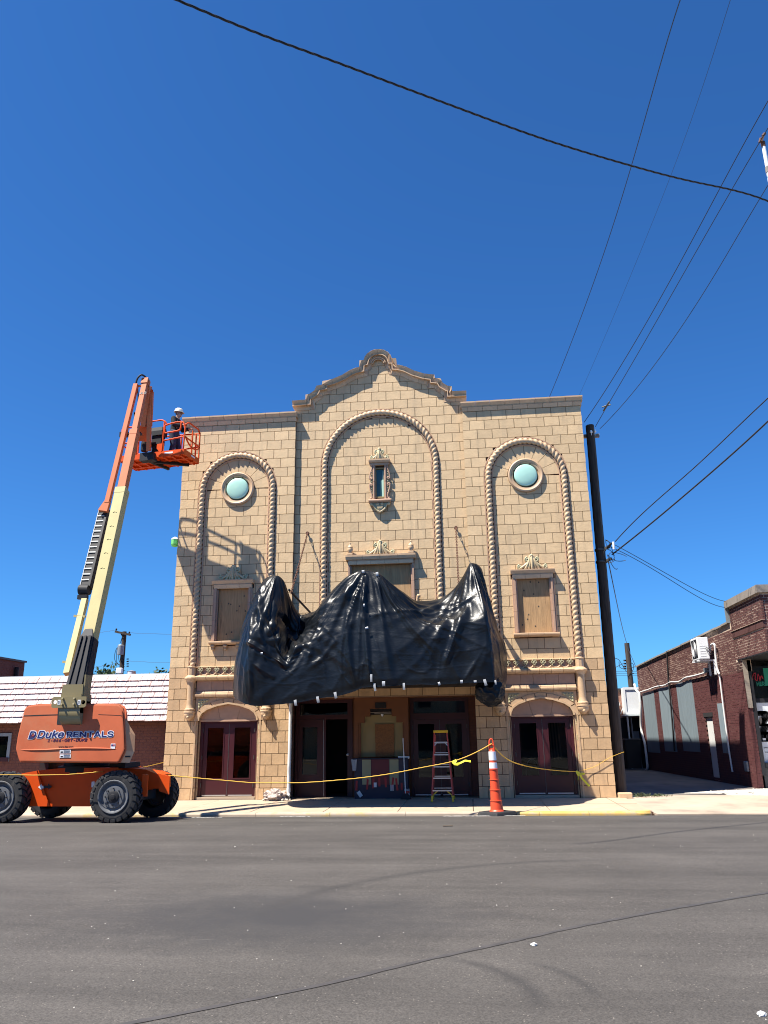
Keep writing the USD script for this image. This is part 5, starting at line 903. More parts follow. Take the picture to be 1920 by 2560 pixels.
# ------------------------------------------------------------------ boom lift
LF = thing('boom_lift', 'orange and cream telescopic boom lift parked in front of the theatre with its basket raised', 'boom lift', (0.1, -4.95, 0))
lp_ = lambda x, y, Y: at(0.28933 * x, 1650 + 0.28933 * y, Y)
def tyre(cx, cy, cz, R, w, sgn, nlug=22):
    """Tyre with tractor lugs, rim and hub; sgn -1: its outer side faces the street."""
    h = w / 2; prof = [(0.30, -h * 0.75), (0.33, -h * 0.95), (0.40, -h), (R * 0.86, -h * 0.97), (R * 0.94, -h * 0.80), (R * 0.945, 0), (R * 0.94, h * 0.80), (R * 0.86, h * 0.97), (0.40, h), (0.33, h * 0.95), (0.30, h * 0.75)]
    wp = part(LF, 'wheel', lathe(prof, (cx, cy, cz), 'y', 44), M['rubber'], smooth=35); lug = []
    for i in range(nlug):
        for sd in (-1, 1):
            t0 = 2 * math.pi * (i + (0.5 if sd > 0 else 0)) / nlug; pts = []
            for u, wd, rr in ((0.02, 0.035, R), (0.62, 0.05, R), (0.98, 0.055, R * 0.97), (1.03, 0.05, R * 0.86)):
                for dt in (-wd, wd):
                    for r in (rr, min(rr, R) * 0.92 if u < 1 else R * 0.84): a = t0 + 0.22 * u + dt / R; pts.append((cx + r * math.cos(a), cy + sd * h * u, cz + r * math.sin(a)))
            lug.append(trimesh.convex.convex_hull(np.array(pts)))
    part(wp, 'tread', lug, M['rubber'], kind='stuff')
    o = cy + sgn * h
    rim = lathe([(0.335, 0.0), (0.325, 0.015), (0.305, 0.01), (0.285, -0.03), (0.27, -0.05), (0.235, -0.055), (0.22, -0.02), (0.17, -0.015), (0.001, -0.015)], (0, 0, 0), 'y', 40)
    hub = lathe([(0.125, -0.02), (0.12, 0.0), (0.105, 0.01), (0.06, 0.015), (0.05, 0.035), (0.001, 0.04)], (0, 0, 0), 'y', 20)
    bolts = [lathe([(0.014, -0.01), (0.014, 0.02), (0.001, 0.02)], (0.165 * math.cos(a), 0, 0.165 * math.sin(a)), 'y', 6) for a in np.linspace(0, 2 * math.pi, 9)[:-1]]
    for m in (rim, hub, *bolts):
        if sgn > 0: m.vertices[:, 1] *= -1; m.vertices[:, 0] *= -1
        m.apply_translation([cx, o, cz])
    part(wp, 'rim', rim, M['rim'], smooth=35); part(wp, 'hub', [hub] + bolts, M['black_plastic'], smooth=30)
WH = [(1.27, -5.72, 0.52), (-1.24, -5.72, 0.52), (1.42, -4.02, 0.43), (-1.08, -4.02, 0.43)]
for x, y, R_z in WH: tyre(x, y, float(road_z(y)) + 0.515, 0.52, 0.40, -1 if y < -5 else 1)
# chassis: box between the axles, its front end bent to the axle
y0, y1 = -5.48, -4.2; ch = lambda x, y: lp_(x, y, y0)[[0, 2]]
sil = Polygon([ch(105, 1000), ch(330, 955), ch(520, 935), ch(1010, 930), ch(1010, 1200), ch(775, 1265), ch(440, 1265), ch(205, 1262), ch(190, 1150)])
part(LF, 'chassis', ext(sil, y0, y1), M['orange'])
part(LF, 'axle_beam', ext(Polygon([ch(1010, 935), ch(1200, 950), ch(1330, 1000), ch(1330, 1120), ch(1240, 1120), ch(1010, 1190)]), -5.15, -4.5), M['orange'])
part(LF, 'front_plate', hull(ext(Polygon([ch(105, 998), ch(332, 955), ch(440, 1262), ch(205, 1262), ch(188, 1150)]), y0 - 0.055, y0 - 0.03), ext(Polygon([ch(120, 1003), ch(325, 962), ch(430, 1255), ch(212, 1255), ch(196, 1150)]), y0 - 0.03, y0 - 0.002)), M['orange'])
part(LF, 'axle', [bx(1.1, 1.5, -5.5, -4.2, 0.36, 0.66), bx(-1.35, -1.0, -5.5, -4.2, 0.36, 0.66)], M['black_plastic'])
part(LF, 'outrigger_plate', ext(Polygon([ch(1255, 985), ch(1300, 990), ch(1290, 1175), ch(1240, 1175)]), -5.62, -5.58), M['orange'])
part(LF, 'outrigger_plate', ext(Polygon([ch(1320, 985), ch(1425, 1010), ch(1415, 1170), ch(1330, 1140)]), -5.2, -5.15), M['orange'])
part(LF, 'tie_down_ring', lathe([(0.055, 0), (0.055, 0.012), (0.001, 0.016)], (ch(1380, 1030)[0], y0 + 0.46, ch(1380, 1030)[1]), 'y', 14), M['decal'], smooth=30)
part(LF, 'hose_port', ext(Polygon([ch(600, 935), ch(665, 935), ch(660, 985), ch(605, 985)]), y0 - 0.012, y0 - 0.002), M['black_plastic'])
for x0_, x1_, xm, m_ in ((342, 388, 'l', M['decal']), (388, 462, 'r', M['ink'])):
    if xm == 'l': pts = [(342, 1097), (372, 1070), (372, 1086), (390, 1086), (390, 1108), (372, 1108), (372, 1122)]
    else: pts = [(462, 1092), (428, 1066), (428, 1084), (388, 1086), (388, 1108), (430, 1104), (430, 1118)]
    part(LF, 'direction_arrow', ext(Polygon([ch(*p_) for p_ in pts]), y0 - 0.062, y0 - 0.057), m_)
part(LF, 'decal', ext(Polygon([ch(793, 1052), ch(818, 1050), ch(815, 1100), ch(790, 1100)]), y0 - 0.006, y0 - 0.001), M['decal'])
part(LF, 'turntable_ring', [lathe([(0.001, 0.98), (0.62, 0.98), (0.62, 1.10), (0.5, 1.10), (0.5, 1.2), (0.001, 1.2)], (0.15, -4.9, 0), 'z', 40), bx(-0.75, -0.55, -5.3, -4.6, 0.95, 1.2), bx(0.9, 1.25, -5.4, -4.6, 1.05, 1.16)], M['black_plastic'], smooth=30)

# cowl: rounded counterweight lofted from its street face inwards
HY = -6.02
hp = lambda x, y, Y=HY: lp_(x, y, Y)[[0, 2]]
def loft(rings):
    n = len(rings[0]); V = np.vstack(rings); F = []
    for i in range(len(rings) - 1):
        for j in range(n): a, b = i * n + j, i * n + (j + 1) % n; F += [[a, b, b + n], [a, b + n, a + n]]
    c = [np.mean(rings[0], 0), np.mean(rings[-1], 0)]; V = np.vstack([V, c]); k = len(V) - 2
    for j in range(n): F.append([k, (j + 1) % n, j]); F.append([k + 1, (len(rings) - 1) * n + j, (len(rings) - 1) * n + (j + 1) % n])
    m = trimesh.Trimesh(V, np.array(F), process=False); trimesh.repair.fix_normals(m); return m
def resample(poly, n=120):
    L = LineString(list(poly.exterior.coords)); return np.array([L.interpolate(d).coords[0] for d in np.linspace(0, L.length, n, endpoint=False)])
front = Polygon([hp(*p_) for p_ in ((236, 392), (320, 378), (700, 374), (1030, 378), (1058, 420), (1066, 480), (1076, 640), (1080, 770), (1072, 800), (1026, 893), (160, 886), (136, 800), (128, 768), (146, 650), (178, 520), (196, 460), (208, 415))]).buffer(-0.02).buffer(0.02)
def ring(dy, grow, xr=0.0, zc=0.0):
    p_ = front.buffer(grow, quad_segs=4); q_ = resample(p_); q_ = q_.copy(); c_ = np.array([0.28, 1.8]); q_[:, 0] += xr * np.clip((q_[:, 0] - 0.3) / 1.1, 0, 1); return np.c_[q_[:, 0], np.full(len(q_), HY + dy), q_[:, 1] + zc]
hood = loft([ring(0.0, -0.05), ring(0.012, -0.02), ring(0.04, -0.004), ring(0.08, 0.0, 0.0), ring(0.25, -0.02, 0.0), ring(0.55, -0.12, -0.05), ring(0.95, -0.22, -0.2)])
part(LF, 'cowl', hood, M['orange_hood'], smooth=38)
sp_in, sp_out = [(1.34, 2.16), (1.44, 1.78), (1.46, 1.42), (1.33, 1.19)], [(1.39, 2.08), (1.63, 1.74), (1.64, 1.40), (1.55, 1.17)]
part(LF, 'side_panel', trimesh.convex.convex_hull(np.array([(x, HY + 0.06, z) for x, z in sp_in] + [(x, HY + 0.15, z) for x, z in sp_out] + [(1.2, HY + 0.5, 1.25), (1.2, HY + 0.5, 1.9)])), M['orange_pale'])
part(LF, 'panel_slot', beam((1.47, HY + 0.090, 1.30), (1.57, HY + 0.130, 1.30), 0.012, 0.03, (0, 1, 0)), M['ink'])
rz = hp(500, 770)[1]
part(LF, 'cowl_ridge', [tube([(x, HY - 0.004 + 0.03 * abs((x - 0.25) / 1.2) ** 6, rz + 0.012 * math.sin(3 * x)) for x in np.linspace(hp(138, 770)[0], hp(1075, 775)[0], 24)], 0.013, 8)], M['orange_hood'], smooth=True)
part(LF, 'cowl_seam', beam((hp(203, 482)[0], HY - 0.0015, hp(203, 482)[1]), (hp(505, 472)[0], HY - 0.0015, hp(505, 472)[1]), 0.004, 0.018, (0, 1, 0)), M['ink'])
part(LF, 'cowl_seam', beam((hp(850, 470)[0], HY - 0.0015, hp(850, 470)[1]), (hp(1062, 480)[0], HY - 0.0015, hp(1062, 480)[1]), 0.003, 0.008, (0, 1, 0)), M['ink'])
part(LF, 'cowl_notch', ext(Polygon([hp(492, 555), hp(505, 380), hp(715, 380), hp(692, 560)]), HY - 0.006, HY - 0.002), M['ink'])
# lettering and decals on the cowl
def on_hood(px_, py_, off=0.004): p_ = hp(px_, py_); return np.array([p_[0], HY - off, p_[1]])
R_, U_ = (1, 0, 0), (0, 0, 1)
def lettering(name, t, x0_, y0_, wid, h, m_, sh=0.0, out=0.0, off=0.003):
    o = on_hood(x0_, y0_, off)
    if out:
        for dx, dz in ((-out, 0), (out, 0), (0, -out), (0, out), (-out * .7, -out * .7), (out * .7, out * .7), (-out * .7, out * .7), (out * .7, -out * .7)):
            part(LF, name + '_outline', text(t, h, o + [dx, 0.0 - 0.0003 * abs(dx + 2 * dz) * 50, dz], R_, U_, 0.002, True, sh, wid), M['decal'])
        o = o + [0, -0.004, 0]
    part(LF, name, text(t, h, o, R_, U_, 0.002, True, sh, wid), m_)
lettering('logo', 'D', 245, 680, 0.15, 0.15, M['ink_blue'], 0.25, 0.014); lettering('logo', 'R', 262, 676, 0.09, 0.075, M['ink_purple'], 0.25, 0.0, 0.009)
lettering('lettering', 'Duke', 322, 672, 0.58, 0.14, M['ink_blue'], 0.28, 0.014); lettering('lettering', 'RENTALS', 575, 668, 1.04, 0.11, M['ink_blue'], 0.0, 0.013)
lettering('telephone_number', '1-866-GET-DUKE', 410, 706, 0.88, 0.052, M['ink_purple'], 0.25)
lettering('web_address', 'www.jlg.com', 505, 755, 0.33, 0.028, M['ink'], 0.0)
for z0_, z1_ in ((775, 808), (815, 846)):
    a, b = on_hood(516, z1_), on_hood(614, z0_); dc = part(LF, 'warning_label', bx(a[0], b[0], HY - 0.008, HY - 0.002, a[2], b[2]), M['decal'])
    part(dc, 'print', [bx(a[0] + 0.02, a[0] + 0.07, HY - 0.011, HY - 0.0085, a[2] + 0.015, b[2] - 0.03)] + [bx(a[0] + 0.085, b[0] - 0.02, HY - 0.011, HY - 0.0085, a[2] + 0.012 + 0.016 * i, a[2] + 0.017 + 0.016 * i) for i in range(4)], M['ink'], kind='stuff')
a, b = on_hood(956, 768), on_hood(998, 722); dc = part(LF, 'flag_label', bx(a[0], b[0], HY - 0.008, HY - 0.002, a[2], b[2]), M['decal']); part(dc, 'print', bx(a[0] + 0.01, a[0] + 0.045, HY - 0.011, HY - 0.0085, b[2] - 0.05, b[2] - 0.015), M['ink_blue']); part(dc, 'print', [bx(a[0] + 0.047, b[0] - 0.01, HY - 0.011, HY - 0.0085, b[2] - 0.05 + 0.014 * i, b[2] - 0.043 + 0.014 * i) for i in range(3)], M['ink_red'], kind='stuff')

# boom: pivot box, bolted end plate, telescoping box sections
PY = -6.16
pz = lambda x, y: lp_(x, y, PY)
a, b = pz(510, 490), pz(695, 415)
part(LF, 'boom_heel', [lathe([(0.001, 0), (0.28, 0), (0.28, b[0] - a[0]), (0.001, b[0] - a[0])], (a[0], PY + 0.26, 2.22), 'x', 32), bx(a[0], b[0], PY - 0.01, PY + 0.45, 2.2, pz(0, 210)[2] * 0 + 2.60)], M['khaki'], smooth=30)
c1, c2 = pz(450, 415), pz(757, 315)
plate = sbox(c1[0], c1[2], c2[0], c2[2]).buffer(-0.05).buffer(0.05)
for x_ in (483, 727): h_ = pz(x_, 365); plate = plate.difference(Point(h_[0], h_[2]).buffer(0.045))
part(LF, 'end_plate', ext(plate, PY - 0.045, PY - 0.012), M['khaki'])
part(LF, 'plate_pin', [tube([pz(x_, y_) + [0, -0.10, 0.02], pz(x_, y_) + [0.0, -0.03, 0]], 0.022, 8) for x_, y_ in ((557, 340), (657, 340), (550, 390), (652, 388))], M['khaki'], smooth=30)
for x_ in (520, 693):
    q_ = pz(x_, 366); dl = part(LF, 'plate_label', bx(q_[0] - 0.032, q_[0] + 0.032, PY - 0.05, PY - 0.046, q_[2] - 0.05, q_[2] + 0.05), M['decal']); part(dl, 'print', text('5', 0.05, (q_[0] - 0.02, PY - 0.0505, q_[2] - 0.025), R_, U_, 0.002), M['ink'])
a, b = pz(530, 315), pz(720, 208); part(LF, 'pivot_box', [bx(a[0], b[0], PY + 0.0, PY + 0.35, a[2] - 0.02, b[2]), bx(b[0] + 0.002, b[0] + 0.03, PY + 0.02, PY + 0.3, a[2] - 0.1, b[2] + 0.2)], M['khaki'])
BA, BB = at(203, 1700, -5.72), at(362, 966, -2.9)          # boom axis, low and high
bd = (BB - BA) / np.linalg.norm(BB - BA)
def axis_at(py_): return BA + (BB - BA) * min(max((lambda t: t)((bisect(py_))), -0.3), 1.3)
def bisect(py_):
    lo_, hi_ = -0.4, 1.4
    for _ in range(50):
        mid = (lo_ + hi_) / 2; d_ = BA + (BB - BA) * mid - CAM; yy = 1280 - FPX * (d_ @ UP) / (d_ @ FWD)
        if yy > py_: lo_ = mid
        else: hi_ = mid
    return lo_
sv = np.array([1.0, 0, 0])
part(LF, 'boom_section', beam(axis_at(1745), axis_at(1227), 0.265, 0.27, sv), M['cream'], label='cream main boom')
part(LF, 'boom_collar', beam(axis_at(1238), axis_at(1224), 0.275, 0.28, sv), M['cream'])
nb = np.cross(bd, sv); nb /= np.linalg.norm(nb); nb = -nb if nb[1] > 0 else nb
part(LF, 'boom_section', beam(axis_at(1250), axis_at(1080), 0.20, 0.205, sv), M['orange_arm'], label='lower orange boom')
part(LF, 'boom_collar', beam(axis_at(1090), axis_at(1078), 0.212, 0.217, sv), M['orange_arm'])
part(LF, 'boom_section', beam(axis_at(1100), axis_at(956), 0.145, 0.15, sv), M['orange_arm'], label='upper orange boom')
part(LF, 'boom_lettering', text('JLG', 0.08, axis_at(990) + nb * 0.084 - sv * 0.07, (1, 0, 0), bd, 0.003, True), M['rim'])
for t in (1290, 1325, 1358, 1392, 1430):                            # bolt heads on the cream section
    p_ = axis_at(t) + nb * 0.135; part(LF, 'boom_dimple', tube([p_ - sv * 0.05 + bd * 0.02, p_ + bd * 0.045, p_ + sv * 0.05 + bd * 0.02], 0.012, 6), M['cream'], smooth=True)
part(LF, 'boom_head', [beam(axis_at(962), axis_at(950), 0.19, 0.20, sv), tube([axis_at(955) - sv * 0.12, axis_at(955) + sv * 0.12], 0.045, 12)], M['orange_arm'], smooth=30)
# black moulded cover over the foot of the boom
cv = lambda x, y, Y: at(150 + .3527 * x, 920 + .3527 * y, Y)
K0, K1 = axis_at(1735) + nb * 0.18, axis_at(1600) + nb * 0.16
part(LF, 'boom_cover', [beam(K0, K1, 0.42, 0.10, sv, 0.29, 0.08), beam(K1, K1 + bd * 0.2 - nb * 0.02, 0.29, 0.08, sv, 0.17, 0.04), beam(K0 + sv * 0.19 - nb * 0.14, K1 + sv * 0.155 - nb * 0.14, 0.04, 0.28, sv, 0.03, 0.24)] + [beam(K0 + sv * d_ + nb * 0.055 + bd * 0.1, K1 + sv * d_ * 0.7 + nb * 0.055, 0.05, 0.05, sv) for d_ in (-0.15, 0.0, 0.15)], M['black_plastic'])
# thin level arm and cable carrier to the left of the boom
tb = [at(50 * .3527 + 150, 920 + 2170 * .3527, -5.75), cv(178, 1640, -4.7)]
part(LF, 'level_tube', beam(tb[0], tb[1], 0.13, 0.13, sv), M['cream'])
part(LF, 'tube_bracket', [beam(cv(100, 1758, -5.0), cv(180, 1762, -5.0), 0.05, 0.05, (0, 0, 1)), beam(cv(20, 2083, -5.6), cv(95, 2087, -5.6), 0.05, 0.05, (0, 0, 1))], M['cream'])
Q0, Q1 = cv(178, 1560, -4.62), cv(312, 1010, -3.75); qd = (Q1 - Q0) / np.linalg.norm(Q1 - Q0)
part(LF, 'cable_carrier', [beam(Q0, Q1, 0.20, 0.12, sv), beam(Q0 + sv * 0.13, Q1 + sv * 0.13, 0.06, 0.2, sv)], M['black_plastic'])
for i in range(15):
    c_ = Q0 + (Q1 - Q0) * (i + 0.2) / 14.6; part(LF, 'carrier_bar', beam(c_ - sv * 0.11 - qd * 0.0 + nb * 0.07, c_ + sv * 0.11 + nb * 0.07, 0.03, 0.03, qd), M['bar_metal'])
for sd in (-0.105, 0.105): part(LF, 'carrier_rail', beam(Q0 + sv * sd + nb * 0.062, Q1 + sv * sd + nb * 0.062, 0.014, 0.03, sv), M['bar_metal'])
part(LF, 'carrier_end', [lathe([(0.001, -0.12), (0.13, -0.12), (0.13, 0.12), (0.001, 0.12)], Q0 - qd * 0.05, 'x', 18), beam(Q0 - qd * 0.26 - sv * 0.12, Q0 - qd * 0.26 + sv * 0.12, 0.1, 0.1, (0, 0, 1))], M['black_plastic'], smooth=30)
A0, A1 = cv(335, 960, -3.9), cv(540, 118, -2.95)
part(LF, 'upper_tube', [beam(A0, A1, 0.12, 0.12, sv), beam(A0 - (A1 - A0) * 0.06 - sv * 0.06, A0 + (A1 - A0) * 0.012, 0.26, 0.10, sv, 0.15, 0.1)], M['orange_arm'])
part(LF, 'tube_link', [tube([A1 - [0, 0, 0.05], axis_at(964)], 0.03, 8)], M['orange_arm'], smooth=True)
c_ = cv(455, 473, -3.15); part(LF, 'tube_strap', [beam(c_ - sv * 0.12, c_ + sv * 0.12, 0.14, 0.10, (0, 0, 1)), beam(c_, c_ + sv * 0.5, 0.06, 0.12, (0, 0, 1))], M['black_plastic'])
part(LF, 'hydraulic_hose', tube(smooth_path([A1 + [0.0, -0.03, -0.02], A1 + [0.03, -0.03, 0.16], A1 + [0.14, 0.0, 0.30], axis_at(951) + [-0.02, 0.05, 0.10]]), 0.026, 7), M['black_plastic'], smooth=True)
part(LF, 'hydraulic_hose', tube(smooth_path([A1 + [0.03, 0.0, -0.05], A1 + [0.09, 0.03, -0.55], A1 + [0.06, 0.03, -1.1], axis_at(1030) - sv * 0.14]), 0.018, 6), M['black_plastic'], smooth=True)
# jib masts that hang from the boom head and carry the basket
BZ = 9.59
J0 = axis_at(958)
kk = lambda x, y, Y: at(280 + .14467 * x, 920 + .14467 * y, Y - 0.28)
part(LF, 'jib_post', [beam(kk(655, 420, -2.35), kk(632, 1440, -1.75), 0.10, 0.12, sv)], M['orange_arm']); part(LF, 'jib_post', beam(kk(700, 410, -2.3), kk(672, 1010, -1.95), 0.05, 0.1, sv), M['orange_arm'])
part(LF, 'jib_arm', [beam(J0 + [0.05, 0.1, -0.05], kk(560, 1010, -1.95), 0.14, 0.22, sv)], M['orange_arm'])
part(LF, 'jib_cylinder', [tube([kk(605, 560, -2.3), kk(575, 960, -2.0)], 0.045, 10), tube([kk(575, 940, -2.0), kk(560, 1200, -1.85)], 0.03, 10)], M['black_plastic'], smooth=True)
part(LF, 'mount_bracket', beam(kk(565, 1000, -1.95), kk(545, 1270, -1.8), 0.30, 0.16, sv), M['orange'])
part(LF, 'jib_cap', [beam(kk(640, 400, -2.35), kk(705, 412, -2.3), 0.07, 0.16, (0, 0, 1))], M['orange'])
part(LF, 'rotator', [lathe([(0.001, 0), (0.10, 0), (0.11, 0.05), (0.11, 0.25), (0.09, 0.32), (0.001, 0.32)], kk(560, 1440, -1.6), 'z', 18)], M['black_plastic'], smooth=30)

# basket: floor pan, toe boards, rails, control box
pf = np.array([[-0.96, -1.70], [0.79, -1.98], [0.93, -1.12], [-0.82, -0.84]])   # front left, front right, back right, back left
ex_, ey_ = (pf[1] - pf[0]) / np.linalg.norm(pf[1] - pf[0]), (pf[3] - pf[0]) / np.linalg.norm(pf[3] - pf[0]); LB, WB = np.linalg.norm(pf[1] - pf[0]) + 0.35, np.linalg.norm(pf[3] - pf[0])
o_ = pf[0] - ex_ * 0.35
bk = lambda u, v, z: np.array([*(o_ + ex_ * u + ey_ * v), BZ + z])
def bbox(u0, u1, v0, v1, z0, z1): return trimesh.convex.convex_hull(np.array([bk(u, v, z) for u in (u0, u1) for v in (v0, v1) for z in (z0, z1)]))
BS = part(LF, 'basket', [bbox(0, LB, 0, WB, 0.02, 0.035)], M['orange'], label='orange work basket')
part(BS, 'toe_board', [bbox(0, LB, -0.012, 0.0, 0, 0.17)], M['orange']); part(BS, 'toe_board', bbox(0, LB, WB, WB + 0.012, 0, 0.17), M['orange']); part(BS, 'toe_board', bbox(LB, LB + 0.012, -0.012, WB + 0.012, 0, 0.17), M['orange']); part(BS, 'toe_board', bbox(-0.012, 0, -0.012, WB + 0.012, 0, 0.17), M['orange'])
part(BS, 'floor_rib', [bbox(u, u + 0.05, 0.02, WB - 0.02, -0.03, 0.018) for u in np.linspace(0.1, LB - 0.15, 8)], M['orange']); part(BS, 'floor_rib', [bbox(0.02, LB - 0.02, v, v + 0.05, -0.035, 0.015) for v in (0.25, 0.58)], M['orange'])
part(BS, 'support_arm', [beam(bk(0.95, 0.1, -0.05), bk(1.9, 0.72, -0.06), 0.09, 0.07, (0, 0, 1)), beam(bk(0.95, 0.1, -0.05), bk(1.15, 0.85, -0.06), 0.09, 0.07, (0, 0, 1)), bbox(0.75, 1.2, -0.12, 0.1, -0.10, 0.14)], M['black_plastic'])
part(BS, 'label_plate', bbox(LB - 0.62, LB - 0.35, -0.018, -0.013, 0.07, 0.12), M['decal']); part(BS, 'label_plate', bbox(LB + 0.013, LB + 0.018, 0.4, 0.62, 0.08, 0.12), M['decal'])
rr_ = 0.024
def rail(pts, name='rail'): part(BS, name, tube(smooth_path([bk(*p_) for p_ in pts], 30) if len(pts) > 2 else [bk(*p_) for p_ in pts], rr_, 8), M['orange'], smooth=True)
rail([(0.75, 0.0, 1.14), (1.28, 0.0, 1.17), (1.42, 0.0, 1.12), (1.50, 0.02, 0.98)]); rail([(1.40, 0, 0.17), (1.42, 0, 1.12)], 'post')
rail([(1.45, 0.0, 0.98), (1.98, 0, 1.04), (2.08, 0, 0.95), (LB - 0.03, 0, 0.9), (LB, 0.02, 0.75)]); rail([(1.44, 0, 0.50), (LB, 0, 0.56)])
rail([(1.45, 0, 0.98), (1.45, 0, 0.74), (1.95, 0, 0.78), (1.98, 0, 1.02)])
rail([(LB - 0.03, 0, 0.17), (LB, 0, 0.88)], 'post'); rail([(LB, WB, 0.17), (LB, WB, 1.0)], 'post'); rail([(LB, WB * 0.5, 0.17), (LB, WB * 0.5, 0.9)], 'post')
rail([(LB, 0.0, 0.92), (LB, 0.25, 1.07), (LB, WB - 0.12, 1.07), (LB, WB, 0.96)]); rail([(LB, 0.03, 0.55), (LB, WB, 0.55)]); rail([(LB, 0.04, 0.56), (LB, 0.5, 0.36), (LB, WB, 0.50)])
rail([(LB, WB, 0.98), (1.6, WB, 1.0), (0.1, WB, 1.06), (0, WB - 0.04, 1.0), (0, 0.1, 1.0), (0.06, 0, 1.05), (0.5, 0, 1.06)]); rail([(LB, WB, 0.55), (0, WB, 0.55), (0, 0, 0.55), (0.6, 0, 0.55)])
for u in (0.02, 0.75, 1.5, 2.0): rail([(u, WB, 0.17), (u, WB, 1.0)], 'post')
rail([(0.0, 0.0, 0.17), (0.0, 0.0, 1.02)], 'post'); rail([(0.55, 0.0, 0.17), (0.55, 0.0, 1.05)], 'post')
part(BS, 'control_box', [hull(bbox(0.82, 1.35, 0.02, 0.30, 0.72, 0.86), bbox(0.84, 1.33, 0.05, 0.26, 0.92, 0.98)), bbox(0.86, 1.30, 0.06, 0.28, 0.45, 0.72), bbox(0.98, 1.22, 0.1, 0.3, 0.17, 0.45)], M['black_plastic'])
part(BS, 'switch_box', bbox(0.88, 1.05, -0.07, -0.02, 0.50, 0.72), M['decal']); part(BS, 'gate', hull(bbox(1.22, 1.45, 0.0, 0.02, 0.28, 0.42), bbox(1.3, 1.45, 0.0, 0.02, 0.18, 0.3)), M['orange'])

# ------------------------------------------------------------------ the worker in the basket
def figure(J, B, edge=0.03, it=8):
    ms = [manifold3d.Manifold.batch_hull([manifold3d.Manifold.sphere(J[a][1], 16).translate(list(map(float, J[a][0]))), manifold3d.Manifold.sphere(J[b][1], 16).translate(list(map(float, J[b][0])))]) for a, b in B]
    m = asmesh(manifold3d.Manifold.batch_boolean(ms, manifold3d.OpType.Add).refine_to_length(edge)); m.merge_vertices(); trimesh.smoothing.filter_taubin(m, iterations=it); return m
fu, fv = 1.48, 0.52; base = bk(fu, fv, 0.04); fx, fy = np.array([ex_[0], ex_[1], 0]), np.array([ey_[0], ey_[1], 0])       # faces along the basket, towards the wall on the right
J = lambda s, f, h: base + fx * f + fy * s + np.array([0, 0, h])      # f forward, s to his left
JJ = {}
for s, n_ in ((1, 'l'), (-1, 'r')):
    JJ['hip' + n_] = (J(0.09 * s, -0.02, 0.86), 0.10); JJ['knee' + n_] = (J(0.11 * s, 0.05 + 0.02 * s, 0.47), 0.068); JJ['ank' + n_] = (J(0.11 * s, -0.02 + 0.05 * s, 0.10), 0.05); JJ['toe' + n_] = (J(0.12 * s, 0.16 + 0.05 * s, 0.05), 0.038)
    JJ['sh' + n_] = (J(0.18 * s, 0.03, 1.30), 0.066); JJ['el' + n_] = (J(0.25 * s, 0.10, 1.06), 0.05); JJ['wr' + n_] = (J(0.17 * s, 0.32, 1.04), 0.036)
JJ.update(pel=(J(0, -0.02, 0.92), 0.125), wst=(J(0, -0.01, 1.05), 0.125), che=(J(0, 0.02, 1.22), 0.14), nk=(J(0, 0.05, 1.38), 0.058), hd=(J(0, 0.09, 1.50), 0.08), hd2=(J(0, 0.075, 1.545), 0.088), chin=(J(0, 0.135, 1.445), 0.045))
PB = thing('person', 'person in white hard hat, black top and dark jeans standing in the basket', 'person', tuple(base))
sk = [('nk', 'hd'), ('hd', 'hd2'), ('hd', 'chin'), ('che', 'nk'), ('che', 'wst'), ('wst', 'pel'), ('shl', 'ell'), ('shr', 'elr'), ('ell', 'wrl'), ('elr', 'wrr'), ('shl', 'che'), ('shr', 'che'), ('hipl', 'kneel'), ('hipr', 'kneer'), ('kneel', 'ankl'), ('kneer', 'ankr'), ('ankl', 'toel'), ('ankr', 'toer'), ('hipl', 'pel'), ('hipr', 'pel')]
for s, n_ in ((1, 'l'), (-1, 'r')):                                    # hands: palm, four curled fingers and a thumb
    w_ = JJ['wr' + n_][0]; JJ['pm' + n_] = (w_ + fx * 0.075 + [0, 0, 0.01], 0.030); JJ['pk' + n_] = (w_ + fx * 0.10 + fy * 0.02 + [0, 0, 0.012], 0.026); sk += [('wr' + n_, 'pm' + n_), ('pm' + n_, 'pk' + n_)]
    for k in range(4):
        o = fy * (0.024 * (k - 1.5)) ; L_ = (0.034, 0.042, 0.040, 0.030)[k]
        JJ[f'f{k}a{n_}'] = (w_ + fx * 0.105 + o + [0, 0, 0.02], 0.0115); JJ[f'f{k}b{n_}'] = (w_ + fx * (0.105 + L_) + o + [0, 0, 0.012], 0.0105); JJ[f'f{k}c{n_}'] = (w_ + fx * (0.105 + L_ * 1.2) + o + [0, 0, -0.022], 0.0095); sk += [(f'f{k}a{n_}', f'f{k}b{n_}'), (f'f{k}b{n_}', f'f{k}c{n_}'), ('pm' + n_, f'f{k}a{n_}')]
    JJ['t1' + n_] = (w_ + fx * 0.06 - fy * 0.035 * s + [0, 0, 0.01], 0.014); JJ['t2' + n_] = (w_ + fx * 0.115 - fy * 0.05 * s + [0, 0, -0.01], 0.011); sk += [('pm' + n_, 't1' + n_), ('t1' + n_, 't2' + n_)]
body = part(PB, 'body', figure(JJ, sk, 0.016, 6), M['skin'], smooth=True)
def grown(names, bones, g, edge=0.025): return figure({k: (JJ[k][0], JJ[k][1] + g) for k in names}, bones, edge, 8)
part(PB, 'top', grown(['nk', 'che', 'wst', 'pel', 'shl', 'shr', 'ell', 'elr', 'wrl', 'wrr'], [('che', 'wst'), ('wst', 'pel'), ('shl', 'che'), ('shr', 'che'), ('shl', 'ell'), ('shr', 'elr'), ('ell', 'wrl'), ('elr', 'wrr')], 0.016), M['black_cloth'], smooth=True)
